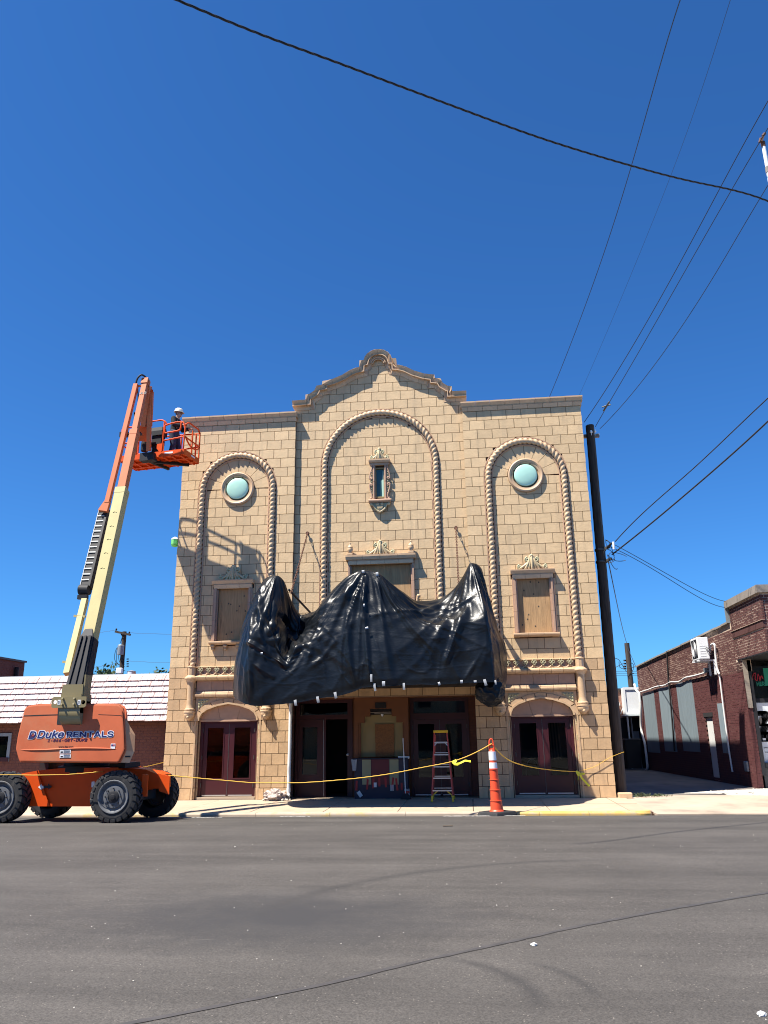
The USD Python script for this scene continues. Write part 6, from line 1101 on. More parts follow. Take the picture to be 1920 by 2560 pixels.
part(PB, 'jeans', grown(['pel', 'hipl', 'hipr', 'kneel', 'kneer', 'ankl', 'ankr'], [('hipl', 'pel'), ('hipr', 'pel'), ('hipl', 'kneel'), ('hipr', 'kneer'), ('kneel', 'ankl'), ('kneer', 'ankr')], 0.018), M['denim'], smooth=True)
part(PB, 'boot', [grown(['ankl', 'toel'], [('ankl', 'toel')], 0.014)], M['ink'], smooth=True); part(PB, 'boot', grown(['ankr', 'toer'], [('ankr', 'toer')], 0.014), M['ink'], smooth=True)
hc = JJ['hd2'][0] + [0, 0, 0.022]
hat = lathe([(0.128, -0.012), (0.132, -0.004), (0.118, 0.006), (0.116, 0.045), (0.105, 0.085), (0.082, 0.112), (0.045, 0.128), (0.001, 0.132)], (0, 0, 0), 'z', 28); hat.vertices[:, 0] *= 1.14
hv = np.array(hat.vertices); br_ = (hv[:, 2] < 0.0) & (hv[:, 0] > 0.05); hv[br_, 0] += 0.035; hat = trimesh.Trimesh(hc + hv[:, :1] * (fx + np.array([0, 0, -0.16])) + hv[:, 1:2] * fy + hv[:, 2:] * np.array([0.16 * fx[0], 0.16 * fx[1], 1.0]), hat.faces, process=False)
part(PB, 'hard_hat', [hat, tube([hc + fx * u * 0.12 + [0.0, 0, 0.137 * math.sqrt(max(0, 1 - (u * 0.98) ** 2)) - 0.02 * u] for u in np.linspace(-0.9, 0.9, 12)], 0.012, 6)], M['hat_white'], smooth=35)
hd = JJ['hd'][0]
for s in (-1, 1):
    part(body, 'ear', trimesh.creation.icosphere(2, 0.03).apply_transform(np.diag([0.7, 0.35, 1.0, 1])).apply_translation(hd + fy * 0.085 * s), M['skin'], smooth=True)
    part(body, 'eye', trimesh.creation.icosphere(1, 0.013).apply_translation(hd + fx * 0.076 + fy * 0.032 * s + [0, 0, 0.012]), M['ink'], smooth=True)
part(body, 'nose', hull(trimesh.creation.icosphere(1, 0.008).apply_translation(hd + fx * 0.082 + [0, 0, 0.02]), trimesh.creation.icosphere(1, 0.015).apply_translation(hd + fx * 0.098 + [0, 0, -0.02])), M['skin'], smooth=True)
part(body, 'mouth', trimesh.creation.icosphere(1, 0.02).apply_transform(np.diag([0.4, 0.9, 0.3, 1])).apply_translation(hd + fx * 0.086 + [0, 0, -0.045]), M['ink_red'], smooth=True)
part(body, 'hair', trimesh.creation.icosphere(2, 0.088).apply_transform(np.diag([0.9, 1.0, 0.8, 1])).apply_translation(hd - fx * 0.03 + [0, 0, 0.015]), M['bark'], smooth=True)
part(PB, 'safety_strap', [tube([J(0.12, 0.05, 1.36), J(0.14, 0.145, 1.22), J(0.10, 0.10, 1.0)], 0.014, 6), tube([J(-0.12, 0.05, 1.36), J(-0.14, 0.145, 1.22), J(-0.10, 0.10, 1.0)], 0.014, 6), tube([J(-0.14, 0.0, 0.93), J(-0.16, 0.06, 0.6), J(-0.15, -0.03, 0.75)], 0.008, 5)], M['grey_wood'], smooth=True)

# small green-glassed lamp on the left corner
lm = thing('wall_lamp', 'small lime-green glass lamp on the left edge of the theatre wall', 'lamp', (-0.14, 0.12, 7.5))
part(lm, 'glass', lathe([(0.001, 7.37), (0.10, 7.38), (0.125, 7.44), (0.125, 7.58)], (-0.13, 0.12, 0), 'z', 8), M['lime'], smooth=20)
part(lm, 'cap', lathe([(0.13, 7.58), (0.13, 7.60), (0.05, 7.67), (0.001, 7.68)], (-0.13, 0.12, 0), 'z', 8), M['reflect'], smooth=20)
part(lm, 'arm', bx(-0.13, 0.02, 0.10, 0.14, 7.60, 7.63), M['steel'])
# ------------------------------------------------------------------ right-hand brick store along the alley
R4 = lambda x, y: (1500 + 0.29833 * x, 1400 + 0.29833 * y)
R3 = lambda x, y: (1780 + 0.24432 * x, 1450 + 0.24432 * y)
WX = 17.0
on = lambda p: atx(*p, WX)
SB = thing('brick_store', 'dark red brick store along the alley with boarded windows and a recessed corner', 'store', (WX + 3, 8, 0))
yF, yC, yE = 0.30, 2.55, 17.6
zs_ = 3.78
pan = []
def wall_rect(pl, pr, pb):
    a, b, c = on(R4(*pl)), on(R4(*pr)), on(R4(*pb)); return (b[1], a[1], c[2], (a[2] + b[2]) / 2)
P1, P2, P3, DR, P4 = wall_rect((350, 1112), (445, 1098), (410, 1612)), wall_rect((485, 1078), (580, 1052), (620, 1610)), wall_rect((632, 1040), (762, 1000), (830, 1612)), wall_rect((872, 1320), (932, 1308), (950, 1815)), wall_rect((975, 1205), (1022, 1192), (1035, 1620))
holes = [sbox(a, c, b, d_) for a, b, c, d_ in (P1, P2, P3, DR, P4)]
part(SB, 'mortar_wall', [extx(sbox(yC, 0, yE, 3.4).difference(sbox(DR[0], -1, DR[1], DR[3])), WX + 0.03, WX + 0.16), ext(sbox(WX + 0.03, 0, WX + 9, 3.4), yE - 0.3, yE)], M['mortar_dark'])
top_ = lambda y: 4.93 - (y - 3.08) * 0.012
part(SB, 'upper_wall', [trimesh.convex.convex_hull(np.array([[x, y, z] for x in (WX + 0.03, WX + 0.3) for y, z in ((3.05, 3.4), (yE, 3.4), (3.05, top_(3.05)), (yE, top_(yE)))])), bx(WX + 0.03, WX + 14, yF + 0.03, 3.05, zs_, 5.40), bx(WX + 0.03, WX + 0.3, yC, 3.05, 3.4, zs_), bx(WX + 0.3, WX + 14, yC + 0.3, yE, 0, 3.3), bx(WX + 0.3, WX + 14, 3.05, yE, 3.3, 4.5)], M['mortar'])
fw = lambda u, z, o: (WX + 0.03 - o, u, z)
bricks(fw, yC, yE, 0.0, 3.4, holes, M['red_brick2'], SB, 'painted_bricks', seed=5, rag=0.003)
bricks(fw, 3.05, yE, 3.4, 4.76, None, M['red_brick'], SB, 'bricks', seed=6); bricks(fw, yC, 3.05, 3.4, zs_, None, M['red_brick'], SB, 'bricks', seed=7)
bricks(fw, yF, 3.05, zs_, 4.44, None, M['red_brick'], SB, 'bricks', seed=8); bricks(fw, yF, 3.05, 4.65, 5.40, None, M['red_brick'], SB, 'bricks', seed=9)
bricks(lambda u, z, o: (u, yF + 0.03 - o, z), WX + 0.02, WX + 6, zs_, 5.40, None, M['red_brick'], SB, 'bricks', seed=10)
so = []; y = yF + 0.02
while y < 3.0: so.append(bx(WX - 0.005, WX + 0.05, y, y + 0.066, 4.445, 4.64)); y += 0.077
part(SB, 'soldier_bricks', so, M['red_brick'], kind='stuff')
part(SB, 'corbel_course', bx(WX - 0.03, WX + 0.05, yF - 0.02, 3.06, 4.642, 4.652), M['mortar'])
for a, b in zip(np.linspace(yF - 0.06, 3.12, 5)[:-1], np.linspace(yF - 0.06, 3.12, 5)[1:]): part(SB, 'cap_stone', bx(WX - 0.07, WX + 0.4, a + 0.004, b - 0.004, 5.40, 5.62), M['cap_tile'])
for a, b in zip(np.linspace(WX - 0.07, WX + 9, 10)[:-1], np.linspace(WX - 0.07, WX + 9, 10)[1:]): part(SB, 'cap_stone', bx(a + 0.004, b - 0.004, yF - 0.075, yF + 0.3, 5.405, 5.625), M['cap_tile'])
part(SB, 'end_flashing', bx(WX - 0.06, WX + 0.5, 3.125, 3.19, 4.95, 5.58), M['grey_metal'])
cl_ = np.arange(3.2, yE, 0.62)
for a, b in zip(cl_[:-1], cl_[1:]):
    j = RNG.uniform(-0.008, 0.008); part(SB, 'parapet_tile', trimesh.convex.convex_hull(np.array([[x, y, top_(y) + z + j] for x in (WX - 0.05, WX + 0.36) for y in (a + 0.006, b - 0.006) for z in (0.0, 0.06)] + [[WX + 0.15, y, top_(y) + 0.11 + j] for y in (a + 0.006, b - 0.006)])), M['cap_tile'])
for a, b, c, d_ in (P1, P2, P3, P4): part(SB, 'window_board', bx(WX + 0.015, WX + 0.06, a + 0.01, b - 0.01, c + 0.01, d_ - 0.01), M['board_blue'])
part(SB, 'side_door', bx(WX + 0.08, WX + 0.12, DR[0], DR[1], 0.0, DR[3] - 0.02), M['white_pvc']); part(SB, 'door_lintel', bx(WX + 0.01, WX + 0.03, DR[0] - 0.1, DR[1] + 0.1, DR[3], DR[3] + 0.14), M['dark'])
a, b = on(R4(1210, 1685)), on(R4(1250, 1775)); part(SB, 'meter_plate', cbx(WX - 0.04, WX + 0.02, b[1], a[1], b[2], a[2], 0.02), M['grey_metal'])
# corner recess: jamb, window frame, glass, poster
yG = yC + 0.16
bricks(lambda u, z, o: (u, yC - 0.004 - o, z), WX + 0.022, WX + 0.162, 0, 2.3, None, M['red_brick2'], SB, 'jamb_bricks', bl=0.13, seed=12)
part(SB, 'wooden_jamb', bx(WX + 0.035, WX + 0.165, yC - 0.035, yC - 0.004, 2.32, 3.72), M['grey_wood'])
part(SB, 'soffit', bx(WX + 0.0, WX + 9, yF + 0.02, yC + 0.3, zs_ - 0.04, zs_ - 0.004), M['black_plastic'])
gz_ = lambda y: at(*R3(560, y), yG)[2]
part(SB, 'window_frame', [bx(WX + 0.168, WX + 0.28, yC + 0.0, yG + 0.04, 0.4, zs_ - 0.05), bx(WX + 0.30, WX + 4, yG - 0.05, yG + 0.03, gz_(1250), gz_(1210)), bx(WX + 0.30, WX + 4, yG - 0.05, yG + 0.03, gz_(820), zs_ - 0.05), bx(WX + 0.22, WX + 4, yG - 0.14, yG + 0.03, gz_(1920), gz_(1872))], M['black_plastic'])
part(SB, 'bulkhead', bx(WX + 0.25, WX + 4, yG - 0.05, yG + 0.1, 0.0, gz_(1925)), M['steel'])
part(SB, 'transom_glass', bx(WX + 0.30, WX + 4, yG, yG + 0.006, gz_(1210), gz_(820)), M['glass']); part(SB, 'display_back', bx(WX + 0.3, WX + 4, yG + 0.1, yG + 0.14, gz_(1210), gz_(820)), M['dark'])
pl_ = at(*R3(440, 1262), yG - 0.02); part(SB, 'poster', bx(pl_[0], WX + 3.0, yG - 0.012, yG - 0.004, gz_(1868), gz_(1255)), M['poster'])
tx = lambda x, y: at(*R3(x, y), yG - 0.014)
def ptext(name, t, p0, hgt, wid, m): part(SB, name, text(t, hgt, tx(*p0), (1, 0, 0), (0, 0, 1), 0.003, True, 0.0, wid), m)
hgt = lambda y0, y1: abs(tx(520, y0)[2] - tx(520, y1)[2])
w2 = tx(570, 1490)[0] - tx(478, 1490)[0]
for dx in (-0.4, 0, 0.4, 0.8, 1.2): ptext('numeral', '2', (470 + dx * 40, 1492), hgt(1345, 1492), w2, M['ink']); ptext('numeral', '6', (488 + dx * 40, 1650), hgt(1498, 1650), w2, M['ink'])
a = tx(500, 1480); part(SB, 'emblem', [ext(Polygon([(a[0], a[2]), (a[0] + 0.05, a[2] + 0.12), (a[0] + 0.02, a[2] + 0.28), (a[0] - 0.04, a[2] + 0.14)]), yG - 0.022, yG - 0.0185)], M['grey_wood']); a = tx(520, 1640); part(SB, 'emblem', [bx(a[0], a[0] + 0.09, yG - 0.022, yG - 0.0185, a[2], a[2] + 0.06)], M['paper'])
ptext('small_print', 'SPECIAL', (530, 1722), 0.035, 0.26, M['ink']); ptext('small_print', 'TICKETS', (545, 1770), 0.035, 0.24, M['ink'])
neon = [(415, 1020), (425, 960), (445, 950), (440, 1010), (460, 1030), (470, 960), (485, 1000), (490, 1030), (505, 980), (520, 1010)]
part(SB, 'window_lettering', tube(smooth_path([at(*R3(*p_), yG - 0.01) for p_ in neon], 50), 0.014, 6), M['ink_red'], smooth=True)
part(SB, 'window_lettering', [text('HERE', 0.12, at(*R3(460, 1085), yG - 0.01), (1, 0, 0), (0, 0, 1), 0.004, True, 0.0, 0.3)], M['ink_green']); part(SB, 'window_lettering', [ext(sbox(*(at(*R3(545, 1080), yG)[[0, 2]]), *(at(*R3(600, 900), yG)[[0, 2]])), yG - 0.012, yG - 0.006)], M['ink_green'])
# pipes and cables on the alley wall
def wpipe(name, pts, r, m, off=0.05):
    part(SB, name, tube(smooth_path([atx(*R4(*p_), WX - off) for p_ in pts], 50), r, 9), m, smooth=True)
wpipe('conduit', [(925, 790), (930, 712), (948, 702), (962, 715), (968, 800), (980, 900), (1000, 958)], 0.034, M['white_pvc'], 0.07)
wpipe('conduit', [(1000, 955), (1012, 1050), (1040, 1280), (1075, 1550), (1110, 1775)], 0.026, M['white_pvc'])
wpipe('cable', [(340, 1106), (400, 1088), (470, 1062), (540, 1050), (590, 1024), (660, 1020), (720, 985), (800, 968), (888, 942)], 0.03, M['white_pvc'])
wpipe('black_pipe', [(562, 765), (568, 900), (575, 1020), (588, 1150), (606, 1360), (625, 1600)], 0.035, M['ink']); a = atx(*R4(885, 925), WX - 0.05); part(SB, 'junction_box', cbx(WX - 0.09, WX + 0.02, a[1] - 0.12, a[1] + 0.12, a[2] - 0.08, a[2] + 0.08, 0.01), M['grey_metal'])
wpipe('downpipe', [(288, 1040), (300, 1085), (330, 1125), (338, 1200), (346, 1420), (358, 1475), (375, 1540), (398, 1730), (392, 1755), (380, 1766)], 0.055, M['white_pvc'], 0.10)
# air conditioner on brackets
ya, yb, xa, xb, za, zb_ = 4.9, 5.72, 16.47, 16.83, 3.99, 4.73
AC = thing('air_conditioner', 'white air conditioner unit on brackets high on the brick alley wall', 'air conditioner', (xa, ya, za))
part(AC, 'casing', cbx(xa, xb, ya, yb, za, zb_, 0.025), M['white_sheet']); rim_ = lathe([(0.27, 0), (0.265, 0.02), (0.25, 0.02), (0.25, 0.0)], (xa, (ya + yb) / 2 + 0.06, (za + zb_) / 2), 'x', 28); rim_.vertices[:, 0] = 2 * xa - rim_.vertices[:, 0]
part(AC, 'fan_grille', [bx(xa - 0.006, xa - 0.001, ya + 0.12, yb - 0.1, za + 0.06, zb_ - 0.06)], M['black_plastic']); part(AC, 'grille_rings', [tube([(xa - 0.012, (ya + yb) / 2 + 0.02 + r_ * math.cos(t), (za + zb_) / 2 + r_ * math.sin(t)) for t in np.linspace(0, 2 * math.pi, 25)], 0.005, 4, False) for r_ in np.linspace(0.06, 0.26, 6)], M['white_sheet'], kind='stuff')
for z in np.linspace(za + 0.1, zb_ - 0.3, 5): part(AC, 'louvre', bx(xa + 0.06, xb - 0.12, ya - 0.006, ya - 0.001, z, z + 0.012), M['white_sheet'])
part(AC, 'bracket', [bx(xa - 0.05, WX, ya + 0.1, ya + 0.15, za - 0.06, za - 0.005), bx(WX - 0.06, WX, ya + 0.1, ya + 0.15, za - 0.5, za - 0.06)], M['white_sheet']); part(AC, 'bracket', [bx(xa - 0.05, WX, yb - 0.15, yb - 0.1, za - 0.06, za - 0.005), bx(WX - 0.06, WX, yb - 0.15, yb - 0.1, za - 0.5, za - 0.06)], M['white_sheet'])
part(AC, 'hose', [tube(smooth_path([(xb - 0.1, ya - 0.02, za + 0.4), (xb - 0.02, ya - 0.12, za + 0.3), (xb + 0.1, ya - 0.06, za + 0.22), (WX - 0.1, ya - 0.02, za + 0.25)]), 0.012, 6), tube(smooth_path([(xb - 0.12, ya - 0.02, za + 0.35), (xb - 0.05, ya - 0.14, za + 0.2), (xb + 0.1, ya - 0.08, za + 0.15)]), 0.012, 6)], M['wire'], smooth=True)

# ------------------------------------------------------------------ far end of the alley
YB = 19.0
bq = lambda x, y, Y=YB: at(*R4(x, y), Y)
BB_ = thing('brick_shed', 'faded brick building at the far end of the alley', 'building', (15, YB, 0))
z1_ = bq(140, 1088)[2]; part(BB_, 'wall', bx(12.0, 18.5, YB + 0.02, YB + 8, 0, z1_), M['mortar']); xl_ = bq(135, 1300)[0] - 1.5; xr2 = bq(215, 1300)[0]
bricks(lambda u, z, o: (u, YB + 0.02 - o, z), 14.0, 18.4, 0.0, z1_ - 0.02, None, M['pink_brick'], BB_, 'bricks', seed=13)
part(BB_, 'roof_edge', bx(12.0, 18.5, YB - 0.08, YB + 0.2, z1_, z1_ + 0.07), M['steel'])
for p_ in (((150, 1180), (165, 1220)), ((215, 1210), (195, 1235)), ((170, 1290), (200, 1220))): part(BB_, 'pipe', tube([bq(*p_[0]) - [0, 0.06, 0], bq(*p_[1]) - [0, 0.06, 0]], 0.025, 6), M['white_pvc'])
a, b = bq(212, 1290, YB - 0.6), bq(322, 1068, YB - 0.6)
PV = thing('alley_porch', 'white panelled box over a dark doorway porch at the end of the alley', 'porch', (a[0], YB - 0.6, 0))
part(PV, 'white_box', [bx(a[0], b[0] + 0.1, YB - 0.6, YB, a[2], b[2])], M['white_sheet']); part(PV, 'box_trim', ext(sbox(a[0] - 0.01, a[2] - 0.01, b[0] + 0.11, b[2] + 0.02).difference(sbox(a[0] + 0.09, a[2] + 0.08, b[0] + 0.02, b[2] - 0.10)), YB - 0.64, YB - 0.603), M['white_sheet'])
part(PV, 'canopy', hull(bx(a[0] - 0.15, b[0] + 0.1, YB - 1.2, YB - 0.3, a[2] - 0.12, a[2] - 0.10), bx(a[0] - 0.05, b[0] + 0.1, YB - 0.62, YB - 0.3, a[2] - 0.03, a[2] - 0.01)), M['grey_metal'])
a, b = bq(262, 1940, YB - 0.05), bq(330, 1370, YB - 0.05); part(PV, 'doorway', bx(a[0] - 0.2, b[0] + 0.4, YB - 0.03, YB + 0.01, 0, b[2] + 0.3), M['dark']); a, b = bq(292, 1560, YB - 0.1), bq(325, 1435, YB - 0.1); part(PV, 'door', bx(a[0], b[0], YB - 0.1, YB - 0.04, 0.0, b[2]), M['grey_metal'])
part(PV, 'post', [tube([(bq(232, 1350, YB - 1.1)[0], YB - 1.1, 0), (bq(232, 1350, YB - 1.1)[0], YB - 1.1, bq(232, 1310, YB - 1.1)[2])], 0.04, 8)], M['white_pvc'], smooth=True); part(PV, 'post', tube([(bq(262, 1350, YB - 0.8)[0], YB - 0.8, 0), (bq(262, 1350, YB - 0.8)[0], YB - 0.8, bq(262, 1310, YB - 0.8)[2])], 0.03, 8), M['grey_metal'], smooth=True)
a, b = bq(215, 1600, YB - 1.6), bq(262, 1495, YB - 1.6)
BN = thing('refuse_bin', 'black refuse bin in the shaded end of the alley', 'bin', (a[0] + 0.3, YB - 1.6, 0)); part(BN, 'body', hull(bx(a[0], b[0] + 0.3, YB - 1.9, YB - 1.3, 0.05, 0.1), bx(a[0] - 0.05, b[0] + 0.35, YB - 1.95, YB - 1.25, b[2] - 0.1, b[2] - 0.08)), M['black_plastic']); part(BN, 'lid', hull(bx(a[0] - 0.07, b[0] + 0.37, YB - 1.97, YB - 1.23, b[2] - 0.078, b[2] - 0.05), bx(a[0], b[0] + 0.3, YB - 1.9, YB - 1.3, b[2] - 0.02, b[2])), M['black_plastic'])

# ------------------------------------------------------------------ utility pole beside the theatre and its wires
def wood_pole(base, top, r0, r1, seed):
    b, t = np.asarray(base, float), np.asarray(top, float); n, k = 60, 18; V = []; a = np.linspace(0, 2 * math.pi, k, endpoint=False)
    for i in range(n):
        u = i / (n - 1); c = b + (t - b) * u; r = r0 + (r1 - r0) * u; q = np.stack([np.cos(a) * 2.5, np.sin(a) * 2.5, np.full(k, u * 2.2)], 1); rr = r * (1 + 0.10 * (meshkit.fbm(q, 3, seed) - 0.5) - 0.10 * (np.abs(2 * meshkit.noise(q * [2, 2, 0.4], seed + 1) - 1) < 0.10)); V.append(c + np.stack([np.cos(a) * rr, np.sin(a) * rr, 0 * a], 1))
    V = np.vstack(V); F = []
    for i in range(n - 1):
        for j in range(k): p_, q_ = i * k + j, i * k + (j + 1) % k; F += [[p_, q_, q_ + k], [p_, q_ + k, p_ + k]]
    V = np.vstack([V, t + [0, 0, 0.02]]); F += [[len(V) - 1, (n - 1) * k + j, (n - 1) * k + (j + 1) % k] for j in range(k)]
    return trimesh.Trimesh(V, np.array(F), process=False)
pb_, pt_ = at(1553, 1988, 0.40), at(1474.5, 1064, 0.40); pb_[2] = -0.02; pb_[0] = max(pb_[0], 12.68); pt_[0] = max(pt_[0], 12.66)
UP_ = thing('utility_pole', 'weathered dark wooden utility pole at the right corner of the theatre', 'utility pole', tuple(pb_))
part(UP_, 'pole', wood_pole(pb_, pt_, 0.16, 0.125, 3), M['wood_pole'], smooth=40)
a, b = at(1459, 1092, 0.6), at(1496, 1090, 0.6); part(UP_, 'cross_arm', bx(a[0], b[0] + 0.02, 0.52, 0.62, a[2] - 0.05, a[2] + 0.05), M['grey_wood'])
def insulator(p, s=1.0): return lathe([(0.012 * s, -0.08 * s), (0.012 * s, 0), (0.04 * s, 0.005 * s), (0.045 * s, 0.03 * s), (0.025 * s, 0.04 * s), (0.035 * s, 0.06 * s), (0.02 * s, 0.085 * s), (0.001, 0.09 * s)], p, 'z', 10)
i1, i2 = at(1486, 1081, 0.5), at(1478, 1082, 0.25)
part(UP_, 'insulator', insulator(i1, 1.3), M['white_sheet'], smooth=30); part(UP_, 'insulator', insulator(i2, 1.0), M['white_sheet'], smooth=30)
k1, k2 = at(1512, 1372, 0.25), at(1517, 1402, 0.25)
for kq in (k1, k2): part(UP_, 'clamp', [lathe([(0.16, -0.03), (0.165, 0.0), (0.16, 0.03)], (pb_[0] + (pt_[0] - pb_[0]) * 0.6, 0.40, kq[2]), 'z', 18), beam(kq + [-0.05, 0.1, 0], kq + [0.12, -0.1, 0.04], 0.07, 0.07, (0, 0, 1))], M['steel'])
part(UP_, 'strain_insulator', [tube([k1 + [0.06, -0.08, 0.02], at(1529, 1358, 0.0)], 0.032, 8)], M['black_plastic'], smooth=True); part(UP_, 'strain_insulator', lathe([(0.03, -0.12), (0.035, 0.0), (0.03, 0.1)], at(1534, 1363, 0.0), 'z', 8), M['white_sheet'], smooth=True)
lo_ = []
for cx_, cy_, rx, rz_, ph in ((1545, 1392, 0.26, 0.13, 0.4), (1530, 1405, 0.12, 0.22, 1.2), (1526, 1375, 0.10, 0.30, 2.1), (1522, 1390, 0.16, 0.2, 0.1)):
    c_ = at(cx_, cy_, 0.15); lo_.append(tube([c_ + [rx * math.cos(t + ph), 0.05 * math.sin(2 * t), rz_ * math.sin(t)] for t in np.linspace(0, 5.2, 26)], 0.009, 5))
for l_ in lo_: part(UP_, 'loose_loop', l_, M['wire'], smooth=True)
def wire(label, pts, r, group=None, twist=False, n=70):
    """pts: (px, py, Y) points that the wire passes."""
    P = np.array([at(*p_) for p_ in pts]); t = np.r_[0, np.cumsum(np.linalg.norm(np.diff(P, axis=0), axis=1))]
    Q = CubicSpline(t, P)(np.linspace(0, t[-1], n)) if len(P) > 2 else np.linspace(P[0], P[1], n)
    if twist:
        s = np.linspace(0, t[-1], 420); C = CubicSpline(t, P)(s); T = np.gradient(C, axis=0); T /= np.linalg.norm(T, axis=1, keepdims=True); N = np.cross(T, [0, 0, 1.0]); N /= np.linalg.norm(N, axis=1, keepdims=True); B = np.cross(T, N)
        m = [tube(C + r * 0.8 * (np.cos(s * 9 + o)[:, None] * N + np.sin(s * 9 + o)[:, None] * B), r * 0.75, 6) for o in (0, 2.1, 4.2)]
    else: m = tube(Q, r, 6)
    solo('power_cable' if twist else 'wire', m, M['wire'], label, 'cable' if twist else 'wire', group, smooth=True)
S = 1920 / 1659
wire('thick twisted black cable sagging across the sky from upper left to right edge', [(x * S, y * S, Y) for x, y, Y in ((300, -34, -13.5), (380, -1, -13.2), (560, 73, -12.2), (720, 132, -11.3), (850, 181, -10.5), (1000, 237, -9.5), (1150, 292, -8.5), (1360, 357, -7.2), (1500, 393, -6.2), (1600, 415, -5.6), (1700, 455, -5.0))], 0.015, None, True)
wire('thin wire running from the top edge down behind the parapet, left of all the wires', [(1480 * S, -30 * S, -9), (1405 * S, 215 * S, -3), (1300 * S, 560 * S, 6), (1185 * S, 862 * S, 14), (1160 * S, 920 * S, 16)], 0.014)
wire('very thin wire fading down the sky, second from the left', [(1590 * S, -40 * S, -8), (1500 * S, 240 * S, 0), (1385 * S, 540 * S, 12), (1262 * S, 830 * S, 22), (1225 * S, 910 * S, 26)], 0.007)
wire('upper wire of three that reach the top of the utility pole', [(1690 * S, 165 * S, -7.5), (1659 * S, 218 * S, -7), (1500 * S, 510 * S, -4), (1380 * S, 725 * S, -1.8), (1262 * S, 912 * S, 0.55)], 0.011)
wire('middle wire that carries small clamps near the utility pole top', [(1690 * S, 225 * S, -7.3), (1645 * S, 300 * S, -6.6), (1500 * S, 550 * S, -4), (1380 * S, 760 * S, -1.9), (1310 * S, 880 * S, -0.5), (1286 * S, 922 * S, 0.35)], 0.010)
wire('lowest of the three wires that reach the top of the utility pole', [(1700 * S, 335 * S, -7), (1659 * S, 400 * S, -6.4), (1540 * S, 600 * S, -4), (1420 * S, 780 * S, -1.8), (1296 * S, 926 * S, 0.45)], 0.009)
wire('grey cable from the right edge to the strain insulator on the pole', [(1690 * S, 832 * S, -5), (1659 * S, 860 * S, -4.6), (1500 * S, 1010 * S, -2.5), (1400 * S, 1098 * S, -1.0), (1329 * S, 1170 * S, 0.0)], 0.014)
wire('thick black cable from the right edge to the lower clamp on the pole', [(1690 * S, 880 * S, -5), (1659 * S, 910 * S, -4.6), (1500 * S, 1052 * S, -2.5), (1400 * S, 1136 * S, -1.0), (1322 * S, 1198 * S, 0.2)], 0.02)
wire('upper thin wire from the pole to the parapet of the brick store', [(1307 * S, 1166 * S, 0.35), (1345 * S, 1186 * S, 0.4), (1450 * S, 1245 * S, 1.0), (1567 * S, 1299 * S, 2.9)], 0.009)
wire('lower thin wire from the pole to the parapet of the brick store', [(1312 * S, 1178 * S, 0.35), (1350 * S, 1196 * S, 0.4), (1450 * S, 1254 * S, 1.0), (1566 * S, 1312 * S, 2.9)], 0.009)
wire('thin wire dropping from the theatre pole to the far alley pole', [(1314 * S, 1212 * S, 0.4), (1330 * S, 1290 * S, 10), (1345 * S, 1358 * S, 22), (1354 * S, 1390 * S, 30)], 0.016)
part('/World/wire_003', 'clamp', [tube([at(1508, 1030, -0.6), at(1524, 1006, -0.8)], 0.035, 6), tube([at(1512, 1020, -0.65) + [-0.06, 0, 0], at(1512, 1020, -0.65) + [0.08, 0, 0.05]], 0.025, 6)], M['steel']) if False else None
ck = thing('line_clamp', 'small dark line clamps strung on the wire near the pole top', 'clamp', tuple(at(1514, 1018, -0.55)))
part(ck, 'clamp_body', [tube([at(1509, 1027, -0.45), at(1523, 1005, -0.75)], 0.03, 6)], M['steel'], smooth=True); part(ck, 'clamp_arm', tube([at(1513, 1019, -0.55) + [-0.09, 0, 0.02], at(1520, 1010, -0.65) + [0.08, 0, -0.02]], 0.02, 6), M['steel'], smooth=True)
wp_t, wp_b = at(1909, 366, -5.9), None
WP = thing('metal_pole', 'white-painted metal pole with a rusty wire bracket at the upper right edge', 'pole', (wp_t[0], -5.9, 0))
part(WP, 'shaft', tube([(wp_t[0], -5.9, -0.05), (wp_t[0], -5.9, wp_t[2])], 0.045, 12), M['white_sheet'], smooth=30)
part(WP, 'bracket', [tube([(wp_t[0], -5.9, wp_t[2] - 0.02), (wp_t[0], -5.9, wp_t[2] + 0.13)], 0.05, 10), beam((wp_t[0] - 0.06, -5.95, wp_t[2] + 0.10), (wp_t[0] + 0.03, -5.95, wp_t[2] + 0.30), 0.05, 0.05, (0, 1, 0)), tube([(wp_t[0] - 0.10, -5.95, wp_t[2] + 0.08), (wp_t[0] - 0.06, -5.95, wp_t[2] + 0.2)], 0.028, 8), tube([(wp_t[0] + 0.0, -5.95, wp_t[2] + 0.26), (wp_t[0] + 0.06, -5.95, wp_t[2] + 0.33)], 0.035, 8)], M['rust'], smooth=30)
cb_ = at(1916, 425, -5.9); part(WP, 'collar', lathe([(0.047, -0.09), (0.055, -0.08), (0.055, 0.08), (0.047, 0.09)], (wp_t[0], -5.9, cb_[2]), 'z', 12), M['grey_wood'], smooth=30)
